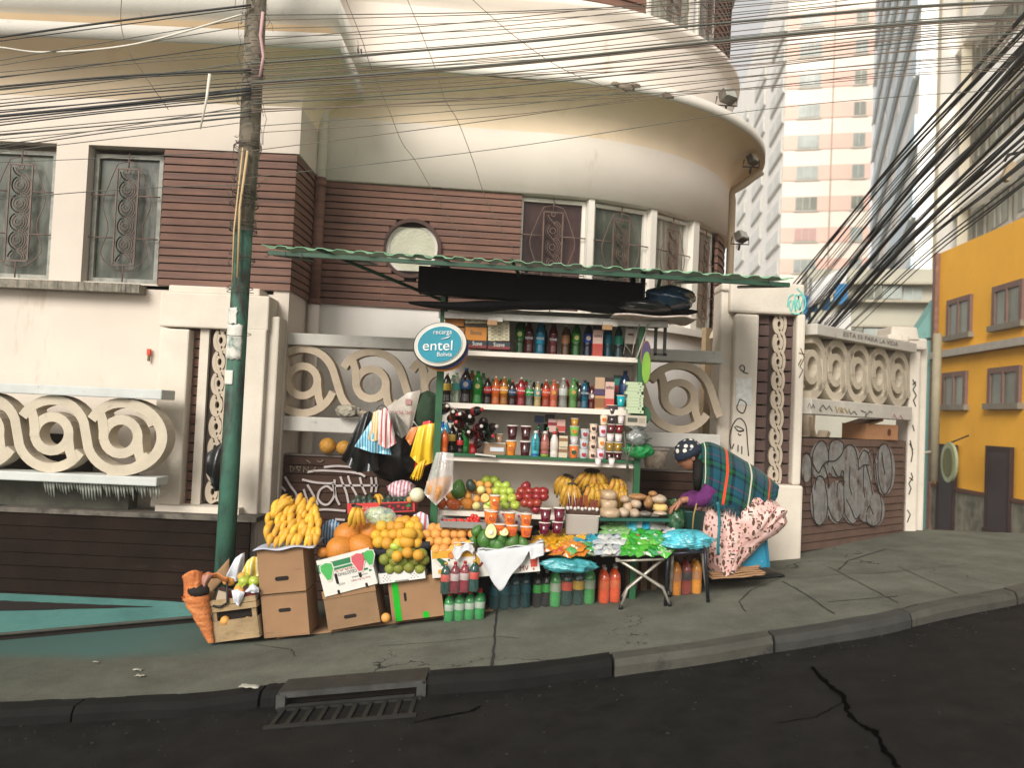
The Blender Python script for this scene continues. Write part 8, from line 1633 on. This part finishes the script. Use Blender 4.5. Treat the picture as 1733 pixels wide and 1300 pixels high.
for (px, py, c, l) in ((377, 1015, '7a2a28', 'dark jar with red and cream label standing in the crate, left'), (420, 1012, '6e1c1c', 'dark red packet in the crate, right')):
 p = W(px, py + 12, 5.90); tt = thing('food_jar', l, 'jar', p); part('box', 'body', lab('3a2420'), tt, (28 * px2m(5.9), .06, 30 * px2m(5.9)), rot=(0, R(12), 0)); part('box', 'label_print', lab('b9a88f' if px < 400 else c), tt, (17 * px2m(5.9), .064, 22 * px2m(5.9)), (-.01, 0, .02), (0, R(12), 0)); part('box', 'red_stripe', lab(c), tt, (5 * px2m(5.9), .066, 26 * px2m(5.9)), (.03, 0, .01), (0, R(12), 0))
whf = mat('white_bag_film', (.58, .60, .64), .3, var=.12, bump=.9, bscale=20, coat=.2)
hang('plastic_bag', 'white plastic bag standing up behind the fruit of the wooden crate', [(398, 945), (408, 938), (414, 935)], [(383, 975), (398, 985), (412, 978)], 6.1, whf, .02, 9, bulge=.04)
hang('plastic_bag', 'cream and yellow plastic bag beside the banana cartons', [(418, 950), (428, 942), (438, 944)], [(408, 972), (424, 982), (438, 975)], 6.05, stripes('cream_yellow_film', 'd4cc9c', 'd9b83a', 10), .015, 11, bulge=.04)
hang('plastic_bag', 'white crumpled bag hanging between jar and packet in the crate', [(392, 1000), (402, 998), (414, 1003)], [(396, 1020), (404, 1026), (410, 1016)], 5.84, whf, .01, 9, bulge=.02)
hang('plastic_bag', 'white folded bag corner over the crate at right', [(414, 1002), (428, 988), (438, 996)], [(420, 1003), (430, 1004), (438, 1003)], 5.85, whf, .01, 9, bulge=.02)
# orange cone sack
T_ = thing('cone_basket', 'orange crinkled cone shaped sack leaning on the left of the wooden crate', 'basket', W(345, 1085, 5.84)); cone = mat('orange_burlap', (.50, .155, .045), .85, var=.3, scale=12, bump=.8, bscale=60, stain=((.62, .26, .09), 9, .5, (1, 1, 3)))
b = MB()
def cf(u, v):
 a = 2 * math.pi * u; x0, y0 = 357, 1088; x1, y1 = 330, 1008; x = x0 + (x1 - x0) * v; y = y0 + (y1 - y0) * v; r_ = (5 + 17 * v) * px2m(5.84) * (1 + .05 * math.sin(21 * v + 3 * a) + .03 * math.sin(50 * v))
 return W(x, y, 5.84 + .0) + Vector((math.cos(a) * r_, math.sin(a) * r_ * .8, .12 * math.cos(a) * r_))
b.grid(cf, 24, 26); b.add([cf(i / 24, 0) for i in range(24)], [tuple(range(24))]); b.build('cone_body', cone, T_)
b = MB(); b.grid(lambda u, v: W(308 + 34 * u + 4 * math.sin(3 * v), 976 + 40 * v + 12 * math.sin(math.pi * u) * (v - .5) - 8 * u * (1 - v), 5.80 + .06 * (1 - math.sin(math.pi * u)) + .03 * v) + Vector((0, .006 * math.sin(20 * u + 9 * v), 0)), 14, 12); b.build('hood_flap', cone, T_, mods=[('solid', .008)])
b = MB(); b.ball(W(336, 1000, 5.86), (.075, .06, .05), 14, 8); b.build('dark_inside', gap, T_)
b = MB(); b.grid(lambda u, v: W(345 + 42 * u, 972 + 8 * u + 8 * v - 5 * math.sin(math.pi * u), 5.84 + .05 * v) + Vector((0, 0, .004 * math.sin(14 * u))), 12, 4); tag(b.build('orange_flap', cone, mods=[('solid', .006)]), 'orange torn flap lying over the wooden crate beside the cone sack', 'cloth')
hang('pink_rag', 'pink rag stuffed between the cone sack and the crate', [(340, 975), (352, 968), (362, 972)], [(336, 992), (345, 1002), (352, 988)], 5.86, plain('b98a78', .8), .015, 9, bulge=.03, cat='rag')
b = MB(); b.tube([W(384, 985, 5.85), W(385, 1020, 5.84), W(372, 1028, 5.84), W(360, 1026, 5.84)], .008, 6); tag(b.build('black_hose', blackm), 'black rubber hose loop hanging at the wooden crate', 'hose')
b = MB(); bpx(b, 345, 1002, 362, 1026, 6.0, .02); tag(b.build('cardboard_piece', card), 'small beige cardboard between the cone sack and the jar', 'cardboard')
b = MB(); b.grid(lambda u, v: W(352 + 36 * u, 985 - 40 * u + 26 * v, 6.12), 4, 4); tag(b.build('cardboard_piece', card, mods=[('solid', .006)]), 'brown cardboard sheet leaning behind the wooden crate at the pole', 'cardboard')
# orange clip on the left wall and the carton on the gate
b = MB(); c = W(252, 600, 7.02); b.box(c + Z3 * .02, (.025, .03, .05)); b.box(c - Z3 * .03, (.015, .02, .05), 1); tag(b.build('orange_valve', [plain('d9401c', .5), plain('6b5a3a', .6)]), 'small orange valve sticking out of the left cream wall', 'valve')
q0, q1 = W(1464, 735, 8.25), W(1520, 742, 8.6); U_ = (q1 - q0); U_.z = 0; ln = U_.length; U_.normalize(); t = thing('cardboard_box', 'open brown carton lying in the gap of the right fence', 'box', (q0 + q1) / 2)
rmx = Matrix((U_, -Vector((U_.y, -U_.x, 0)), Z3)).transposed(); zc_ = zg + .075; c = (q0 + q1) / 2; c.z = zc_; b = MB(); b.box(c - NG * .12, (ln * .95, .26, .15), 0, rmx); b.build('carton_body', mat('carton_orange', (.36, .18, .085), .85, var=.1), t)
b = MB(); b.box(c - NG * .12 - U_ * ln * .2 + Z3 * .09, (ln * .45, .26, .02), 0, rmx @ rotm(0, R(-12), 0)); b.build('flap', cardD, t)
b = MB(); b.disc(c + NG * .012 + U_ * ln * .18, .035, (NG.x, NG.y, 0), .003, 14); b.build('printed_logo', plain('6a3a24', .8), t)
# blue seat box
t, P, X, Y, Z, slot, rect, poly, wd, h = obox('blue_box', 'bright blue wooden box the woman sits on', 'box', (1205, 969), (1303, 960), 76, 6.30, .38, mat('blue_box_paint', (.012, .17, .27), .5, var=.15, scale=5, stain=((.02, .11, .17), 8, .62)), False); t.children[0].name = 'box_body'; rect(.955, 0, 1.0, 1.0, mat('blue_box_edge', (.008, .12, .20), .5), 'edge_batten', .008); slot(.87, .14, .006, .006, plain('c9d0d4', .5), 'screw')
b = MB(); c = W(1290, 912, 6.27); b.ball(c, (.025, .008, .03), 8, 6, fn=lambda q: q * (1 + random.uniform(-.3, .3))); tag(b.build('yellow_scrap', plain('b9a84a', .6)), 'crumpled yellow paper stuck at the blue box edge', 'paper')
b = MB(); b.lathe([(0, 0), (.10, 0), (.13, .26), (.14, .27), (0, .26)], 18); o = b.build('bucket', mat('dark_green_bucket', (.015, .06, .05), .5, var=.3)); o.location = W(1166, 925, 6.35); tag(o, 'dark green bucket between the stall and the woman', 'bucket')
# ================================================================ WOMAN
DW = 6.40
PW = thing('person', 'seated woman bending forward in patterned cap, tartan shawl and pink floral skirt', 'person', W(1255, 965, DW))
skin = mat('skin', (.30, .135, .075), .5, var=.1, scale=30, sss=.1); hairm = mat('black_hair', (.008, .006, .005), .7, var=.3, scale=60, bump=.6, bscale=90, spec=.2)
def skinmesh(name, pts, edges, radii, m, root=0, sub=2):
 me = bpy.data.meshes.new(name); of = parent_origin(PW); me.from_pydata([tuple(Vector(p) - of) for p in pts], edges, []); me.materials.append(m)
 o = bpy.data.objects.new(name, me); COL.objects.link(o); o.parent = PW; sk = o.modifiers.new('skin', 'SKIN'); sk.use_smooth_shade = True; s_ = o.modifiers.new('sub', 'SUBSURF'); s_.levels = sub; s_.render_levels = sub
 for i, r_ in enumerate(radii):
  v = me.skin_vertices[0].data[i]; v.radius = (r_, r_) if not isinstance(r_, tuple) else r_; v.use_root = (i == root)
 return o
b_pts = [W(1265, 885, DW), W(1245, 850, DW), W(1222, 815, DW), W(1203, 795, DW), W(1190, 783, DW), W(1178, 776, DW),
   W(1214, 806, DW - .11), W(1200, 834, DW - .18), W(1172, 846, DW - .22), W(1157, 846, DW - .23), W(1151, 850, DW - .23),
   W(1214, 806, DW + .11), W(1192, 835, DW + .20), W(1165, 842, DW + .12), W(1152, 848, DW + .05), W(1146, 853, DW + .03),
   W(1240, 895, DW - .12), W(1215, 900, DW - .10), W(1213, 950, DW - .10), W(1203, 955, DW - .10), W(1240, 895, DW + .12), W(1215, 900, DW + .10), W(1213, 950, DW + .10), W(1203, 955, DW + .10)]
b_e = [(0, 1), (1, 2), (2, 3), (3, 4), (4, 5), (3, 6), (6, 7), (7, 8), (8, 9), (9, 10), (3, 11), (11, 12), (12, 13), (13, 14), (14, 15), (0, 16), (16, 17), (17, 18), (18, 19), (0, 20), (20, 21), (21, 22), (22, 23)]
skinmesh('body', b_pts, b_e, [.15, .14, .14, .11, .06, .055, .05, .036, .028, .025, .022, .05, .036, .028, .025, .022, .08, .06, .04, .03, .08, .06, .04, .03], skin)
# hands: palm + five fingers, gripping the neck of the green bag
def handm(w_, dirv, side, nm):
 pts = [w_, w_ + dirv * .035]; ed = [(0, 1)]; rad = [.024, (.026, .017)]
 dn = Vector((0, 0, -1)); sd = Vector((0, 1, 0)) * side
 for k in range(4):
  L_ = (.030, .034, .032, .025)[k]; base = w_ + dirv * .060 + sd * (.018 - .012 * k); q1_ = base + dirv * L_ * .8 + dn * .008; q2_ = q1_ + dirv * L_ * .3 + dn * L_ * .75; q3_ = q2_ - dirv * L_ * .25 + dn * L_ * .45
  i0 = len(pts); pts += [base, q1_, q2_, q3_]; ed += [(1, i0), (i0, i0 + 1), (i0 + 1, i0 + 2), (i0 + 2, i0 + 3)]; rad += [.0095, .0088, .008, .0068]
 base = w_ + dirv * .022 + sd * -.022; i0 = len(pts); pts += [base, base + dirv * .02 + sd * -.012 + dn * .018, base + dirv * .038 + sd * -.004 + dn * .034]; ed += [(0, i0), (i0, i0 + 1), (i0 + 1, i0 + 2)]; rad += [.012, .0105, .0085]
 return skinmesh(nm, pts, ed, rad, skin, 0, 2)
dv = Vector((-.75, -.05, -.55)).normalized()
handm(W(1153, 848, DW - .23), dv, 1, 'hand'); handm(W(1147, 852, DW + .03), dv, -1, 'hand')
# head
C = W(1166, 771, DW); fa = R(38); fwd = Vector((-math.cos(fa), 0, -math.sin(fa))); upv = Vector((-math.sin(fa), 0, math.cos(fa))); upv = (upv * .72 + Z3 * .5).normalized(); fwd = (fwd - upv * fwd.dot(upv)).normalized(); sd_ = upv.cross(fwd)
HM = Matrix((fwd, sd_, upv)).transposed()
def hf(p):
 x, y, z = p.x, p.y, p.z; q = Vector((x, y, z))
 if x > 0: q.x = x * (1.0 - .12 * max(0, z)) ; q.y = y * (1 - .18 * max(0, -z)); 
 if x > .25: q.x += .30 * math.exp(-((y / .13) ** 2) - (((z + .12) / .17) ** 2)) + .10 * math.exp(-((y / .22) ** 2) - (((z + .45) / .09) ** 2)) + .09 * math.exp(-((y / .3) ** 2) - (((z + .82) / .18) ** 2)) - .07 * math.exp(-(((abs(y) - .36) / .16) ** 2) - (((z - .10) / .12) ** 2)) + .05 * math.exp(-(((abs(y) - .5) / .2) ** 2) - (((z + .2) / .2) ** 2))
 if x < 0 and z < -.2: q.x *= .82
 return q
b = MB(); b.ball(C, (.088, .074, .112), 48, 34, fn=hf, rot=HM); b.build('head', skin, PW)
L_ = lambda x, y, z: C + HM @ Vector((x, y, z))
b = MB(); 
for s_ in (-1, 1):
 b.ball(L_(-.008, s_ * .072, -.012), (.018, .010, .030), 14, 10, rot=HM)
 b.ball(L_(-.004, s_ * .081, -.008), (.010, .004, .019), 10, 7, rot=HM)
b.build('ears', skin, PW)
b = MB(); 
for s_ in (-1, 1): b.ball(L_(.070, s_ * .028, .010), (.012, .014, .007), 12, 8, rot=HM)
b.build('eyes', plain('2a1b16', .3), PW)
b = MB()
for s_ in (-1, 1): b.tube([L_(.078, s_ * .012, .028), L_(.078, s_ * .028, .033), L_(.064, s_ * .045, .028)], [.003, .0035, .002], 6)
b.build('eyebrows', hairm, PW)
b = MB(); b.tube([L_(.077, -.022, -.052), L_(.087, 0, -.050), L_(.077, .022, -.052)], [.002, .006, .002], 8); b.build('lips', plain('7a3a30', .5), PW)
b = MB(); b.tube([L_(-.006, -.078, -.045), L_(-.004, -.080, -.065)], [.003, .0055], 8); b.build('earring', plain('e0dccf', .3), PW)
# hair: cap of hair below the hat, gathered in a braid down the far shoulder
b = MB(); b.ball(L_(-.016, 0, .006), (.088, .079, .108), 24, 16, fn=lambda p: Vector((min(p.x, .25 + .1 * p.z), p.y, p.z)), rot=HM); b.build('hair', hairm, PW)
b = MB(); b.tube([L_(-.06, -.03, -.05), W(1183, 790, DW - .08), W(1181, 808, DW - .11), W(1180, 830, DW - .10)], [.05, .046, .038, .026], 14); b.build('hair_braid', hairm, PW)
# knitted cap
def capmat():
 m = bpy.data.materials.new('knit_cap'); m.use_nodes = True; n = m.node_tree; b_ = n.nodes['Principled BSDF']; tc = n.nodes.new('ShaderNodeTexCoord'); vo = n.nodes.new('ShaderNodeTexVoronoi'); vo.inputs['Scale'].default_value = 21; vo.inputs['Randomness'].default_value = .25
 rp = n.nodes.new('ShaderNodeValToRGB'); rp.color_ramp.elements[0].position = .32; rp.color_ramp.elements[1].position = .40; rp.color_ramp.elements[0].color = (.62, .58, .50, 1); rp.color_ramp.elements[1].color = (.010, .014, .024, 1)
 n.links.new(tc.outputs['Object'], vo.inputs['Vector']); n.links.new(vo.outputs['Distance'], rp.inputs[0]); n.links.new(rp.outputs[0], b_.inputs['Base Color']); b_.inputs['Roughness'].default_value = .9; return m
hu = (upv + fwd * .10).normalized(); hx = (fwd - hu * fwd.dot(hu)).normalized(); HC = Matrix((hx, hu.cross(hx), hu)).transposed(); HO = L_(-.004, 0, .022)
b = MB(); vs = []; seg = 28
prof_c = [(.098, -.02), (.099, .0), (.098, .03), (.090, .058), (.070, .082), (.040, .098), (.0, .104)]
for (r_, z) in prof_c:
 for k in range(seg): a = 2 * math.pi * k / seg; vs.append(HO + HC @ Vector((r_ * math.cos(a) * 1.02, r_ * math.sin(a) * .9, z)))
b.add(vs, [(j * seg + k, j * seg + (k + 1) % seg, (j + 1) * seg + (k + 1) % seg, (j + 1) * seg + k) for j in range(len(prof_c) - 1) for k in range(seg)], 0, True); b.build('knitted_cap', capmat(), PW)
b = MB(); vs = []; seg = 60
pc = [(.096, -.030), (.104, -.028), (.107, .0), (.103, .022), (.094, .022)]
for (r_, z) in pc:
 for k in range(seg): a = 2 * math.pi * k / seg; rr = r_ * (1 + .012 * (k % 2)); vs.append(HO + HC @ Vector((rr * math.cos(a) * 1.02, rr * math.sin(a) * .9, z - .012 * math.cos(a) * 0)))
b.add(vs, [(j * seg + k, j * seg + (k + 1) % seg, (j + 1) * seg + (k + 1) % seg, (j + 1) * seg + k) for j in range(len(pc) - 1) for k in range(seg)], 0, True); b.build('cap_band', mat('navy_knit', (.010, .018, .035), .9, var=.3, scale=60, bump=.5, bscale=150), PW)
# purple sleeves
for sg, P_ in ((-1, [W(1204, 828, DW - .19), W(1193, 843, DW - .20), W(1178, 848, DW - .215), W(1163, 846, DW - .225)]), (1, [W(1200, 822, DW + .17), W(1186, 838, DW + .18), W(1170, 842, DW + .12), W(1158, 846, DW + .06)])):
 b = MB(); Q = [P_[0].lerp(P_[-1], 0)] ; Q = []
 for i in range(len(P_) - 1):
  for j in range(4): Q.append(P_[i].lerp(P_[i + 1], j / 4))
 Q.append(P_[-1]); b.tube(Q, [(.064 - .0018 * i) * (1 + .05 * math.sin(i * 2.4)) for i in range(len(Q))], 16); b.build('purple_sleeve', mat('purple_knit', (.10, .015, .10), .9, var=.35, scale=40, bump=.6, bscale=90), PW)
# shawl
RG = [(1180, 757), (1192, 749), (1206, 750), (1222, 757), (1240, 768), (1258, 779), (1275, 789), (1292, 801), (1306, 812), (1317, 822)]
HM_ = [(1177, 824), (1184, 836), (1194, 843), (1205, 848), (1221, 851), (1238, 860), (1252, 872), (1266, 884), (1284, 882), (1302, 852)]
def li(P, u):
 k = u * (len(P) - 1); i = min(int(k), len(P) - 2); f = k - i; f2 = f
 p0, p1, p2, p3 = P[max(i - 1, 0)], P[i], P[i + 1], P[min(i + 2, len(P) - 1)]
 return tuple(.5 * (2 * p1[q] + (-p0[q] + p2[q]) * f + (2 * p0[q] - 5 * p1[q] + 4 * p2[q] - p3[q]) * f * f + (-p0[q] + 3 * p1[q] - 3 * p2[q] + p3[q]) * f ** 3) for q in (0, 1))
def shawl(u, v):
 t_ = (v - .5) * 2; a = abs(t_); rg, hm = li(RG, u), li(HM_, u); sg = -1 if t_ < 0 else 1
 ang = a * math.pi / 2; fy = 1 - math.cos(ang) ; fy = fy * .75 + a * .25
 x = rg[0] + (hm[0] - rg[0]) * fy; y = rg[1] + (hm[1] - rg[1]) * fy; wdt = (.17 + .10 * math.sin(math.pi * min(1, u * 1.1)) ) * (.55 + .45 * min(1, u * 5)) * (1 - .35 * max(0, u - .8) / .2)
 p = W(x, y, DW) + Vector((0, sg * wdt * math.sin(min(ang * 1.05, math.pi / 2)), 0))
 p.y += .016 * a * math.sin(21 * u + 2 + 2 * a) * (-1 if sg < 0 else 1) + .006 * math.sin(9 * u + 14 * a); return p
b = MB(); b.grid(shawl, 70, 48, uv=True)
def tartan():
 m = bpy.data.materials.new('tartan_wool'); m.use_nodes = True; n = m.node_tree; b_ = n.nodes['Principled BSDF']; L = n.links; uv = n.nodes.new('ShaderNodeUVMap'); sx = n.nodes.new('ShaderNodeSeparateXYZ'); L.new(uv.outputs[0], sx.inputs[0])
 def ramp(src, stops):
  r_ = n.nodes.new('ShaderNodeValToRGB'); r_.color_ramp.interpolation = 'CONSTANT'; els = r_.color_ramp.elements
  while len(els) > 1: els.remove(els[-1])
  els[0].position = 0; els[0].color = stops[0][1] + (1,)
  for p_, c_ in stops[1:]: e = els.new(p_); e.color = c_ + (1,)
  L.new(src, r_.inputs[0]); return r_
 bl, gr, nv, rd, wh, mg = (.010, .060, .085), (.010, .085, .030), (.004, .008, .014), (.60, .055, .03), (.58, .56, .45), (.22, .02, .07)
 # along the body (u): five periods of blue / green with red or white bars
 def mulf(src, k, off=0):
  a_ = n.nodes.new('ShaderNodeMath'); a_.operation = 'MULTIPLY_ADD'; a_.inputs[1].default_value = k; a_.inputs[2].default_value = off; L.new(src, a_.inputs[0]); f_ = n.nodes.new('ShaderNodeMath'); f_.operation = 'FRACT'; L.new(a_.outputs[0], f_.inputs[0]); return f_.outputs[0]
 # the set of the weave is cut straight in u
 rU = ramp(sx.outputs['X'], [(0, gr), (.045, nv), (.07, gr), (.098, wh), (.112, gr), (.15, nv), (.19, bl), (.27, nv), (.29, bl), (.31, gr), (.345, rd), (.375, gr), (.41, nv), (.44, bl), (.53, nv), (.545, bl), (.565, gr), (.60, wh), (.62, gr), (.65, nv), (.68, bl), (.76, nv), (.775, bl), (.79, gr)] + [(.825, rd), (.845, gr), (.88, nv), (.90, bl), (.955, nv), (.975, bl)])
 rV = ramp(mulf(sx.outputs['Y'], 5.2, .15), [(0, bl), (.22, nv), (.34, gr), (.50, nv), (.58, bl), (.80, mg), (.835, bl)])
 mx_ = n.nodes.new('ShaderNodeMixRGB'); mx_.inputs[0].default_value = .42; L.new(rU.outputs[0], mx_.inputs[1]); L.new(rV.outputs[0], mx_.inputs[2])
 # the bright bars stay on top of the crossing bands
 bar = ramp(sx.outputs['X'], [(0, (0., 0., 0.)), (.098, (1., 1., 1.)), (.112, (0., 0., 0.)), (.345, (1., 1., 1.)), (.375, (0., 0., 0.)), (.60, (1., 1., 1.)), (.62, (0., 0., 0.)), (.825, (1., 1., 1.)), (.845, (0., 0., 0.))])
 m2 = n.nodes.new('ShaderNodeMixRGB'); L.new(bar.outputs[0], m2.inputs[0]); L.new(mx_.outputs[0], m2.inputs[1]); L.new(rU.outputs[0], m2.inputs[2])
 wv = n.nodes.new('ShaderNodeTexNoise'); wv.inputs['Scale'].default_value = 260; bp = n.nodes.new('ShaderNodeBump'); bp.inputs['Strength'].default_value = .4; bp.inputs['Distance'].default_value = .003; tc = n.nodes.new('ShaderNodeTexCoord'); L.new(tc.outputs['Object'], wv.inputs['Vector']); L.new(wv.outputs[0], bp.inputs['Height']); L.new(bp.outputs[0], b_.inputs['Normal'])
 L.new(m2.outputs[0], b_.inputs['Base Color']); b_.inputs['Roughness'].default_value = .95; b_.inputs['Specular IOR Level'].default_value = .1; b_.inputs['Sheen Weight'].default_value = .15; return m
b.build('tartan_shawl', tartan(), PW, mods=[('solid', .006)])
b = MB(); rg_ = random.Random(5)
for i in range(120):
 u = .01 + .90 * i / 120; p = shawl(u, 0); q = p + Vector((rg_.uniform(-.02, .005), -.004 + rg_.uniform(-.006, .004), -rg_.uniform(.035, .075))); b.tube([p + Z3 * .004, p.lerp(q, .5) + Vector((rg_.uniform(-.006, .006), -.004, 0)), q], [.003, .003, .0018], 4, 0 if i % 5 else 1)
b.build('shawl_fringe', [mat('fringe_blue', (.01, .045, .075), .9, var=.3), mat('fringe_green', (.01, .07, .03), .9)], PW)
# skirt
SK = [(838, 1196, 1300), (852, 1180, 1316), (868, 1176, 1326), (884, 1174, 1331), (898, 1174, 1318), (912, 1176, 1292), (926, 1180, 1278), (940, 1184, 1262), (952, 1190, 1250), (964, 1202, 1240)]
def skf(u, v):
 a = 2 * math.pi * u; k = v * (len(SK) - 1); i = min(int(k), len(SK) - 2); f = k - i; y, x0, x1 = [SK[i][q] * (1 - f) + SK[i + 1][q] * f for q in range(3)]
 cx, hw = (x0 + x1) / 2, (x1 - x0) / 2; dz = .30 * (1 - .25 * v) * (.75 + .25 * min(1, v * 4)); fl = 1 + (.022 * math.sin(7 * a + 3 * v) + .012 * math.sin(15 * a + 1 + 5 * v) + .006 * math.sin(29 * a)) * (.35 + .65 * v)
 return W(cx + hw * math.cos(a) * (1 + (fl - 1) * .5), y + 2.5 * math.sin(6 * a) * v, DW - .0) + Vector((0, dz * math.sin(a) * fl, 0))
b = MB(); b.grid(skf, 120, 40, uv=True); b.add([skf(i / 40, 0) for i in range(40)], [tuple(range(40))])
b.uv = None
def floral():
 m = bpy.data.materials.new('floral_cotton'); m.use_nodes = True; n = m.node_tree; b_ = n.nodes['Principled BSDF']; L = n.links; tc = n.nodes.new('ShaderNodeTexCoord'); cur = None; base = n.nodes.new('ShaderNodeTexNoise'); base.inputs['Scale'].default_value = 9; L.new(tc.outputs['Object'], base.inputs['Vector'])
 rp = n.nodes.new('ShaderNodeValToRGB'); rp.color_ramp.elements[0].position = .35; rp.color_ramp.elements[1].position = .65; rp.color_ramp.elements[0].color = (.60, .37, .33, 1); rp.color_ramp.elements[1].color = (.72, .50, .45, 1); L.new(base.outputs[0], rp.inputs[0]); cur = rp.outputs[0]
 for sc_, thr, col, str_ in ((22, .27, (.40, .27, .20), (1.3, 1, .8)), (24, .27, (.10, .055, .035), (1, 1, .45)), (27, .22, (.04, .055, .03), (.5, 1, 1.2)), (30, .19, (.35, .03, .05), (1, 1, 1)), (36, .23, (.06, .04, .03), (1, 1, .4)), (26, .2, (.2, .14, .10), (.5, 1, 1.))):
  mp = n.nodes.new('ShaderNodeMapping'); mp.inputs['Scale'].default_value = str_; mp.inputs['Rotation'].default_value = (.3 * sc_, .5, .2 * sc_); L.new(tc.outputs['Object'], mp.inputs[0]); vo = n.nodes.new('ShaderNodeTexVoronoi'); vo.inputs['Scale'].default_value = sc_; L.new(mp.outputs[0], vo.inputs['Vector'])
  lt = n.nodes.new('ShaderNodeMath'); lt.operation = 'LESS_THAN'; lt.inputs[1].default_value = thr; L.new(vo.outputs['Distance'], lt.inputs[0]); mm = n.nodes.new('ShaderNodeMixRGB'); mm.inputs[2].default_value = col + (1,); L.new(lt.outputs[0], mm.inputs[0]); L.new(cur, mm.inputs[1]); cur = mm.outputs[0]
 L.new(cur, b_.inputs['Base Color']); b_.inputs['Roughness'].default_value = .85; b_.inputs['Specular IOR Level'].default_value = .2
 n2 = n.nodes.new('ShaderNodeTexNoise'); n2.inputs['Scale'].default_value = 18; bp = n.nodes.new('ShaderNodeBump'); bp.inputs['Strength'].default_value = .5; bp.inputs['Distance'].default_value = .015; L.new(tc.outputs['Object'], n2.inputs['Vector']); L.new(n2.outputs[0], bp.inputs['Height']); L.new(bp.outputs[0], b_.inputs['Normal']); return m
flm = floral(); b.build('floral_skirt', flm, PW)
b = MB(); b.grid(lambda u, v: W(1290 + 42 * u - 6 * v, 862 + 34 * v * (1 - .3 * u) + 4 * math.sin(7 * u), DW - .27 + .05 * u) + Vector((0, .015 * math.sin(12 * u + 5 * v), 0)), 16, 12); b.build('skirt_tail', flm, PW, mods=[('solid', .006)])
b = MB(); b.grid(lambda u, v: W(1212 + 5 * u + 3 * v + 2 * math.sin(5 * v), 850 + 90 * v, DW - .33 + .02 * math.sin(6 * v)), 3, 16); b.build('teal_ribbon', plain('1b6f78', .6), PW, mods=[('solid', .004)])
b = MB(); b.tube([W(1179, 852, DW - .27), W(1174, 872, DW - .28), W(1172, 896, DW - .29)], .006, 6); b.build('apron_edge', plain('a8874e', .8), PW)
# green bag in her hand
o = bag('plastic_bag', 'dark translucent green plastic bag in the hand of the seated woman', 'bag', 1143, 875, DW - .18, 32, 56, mat('green_bag_film', (.025, .085, .035), .25, var=.4, scale=10, spec=.7, bump=.8, bscale=20, alpha=.93, stain=((.16, .26, .15), 8, .58)), .08, 41, cmp_=.12)
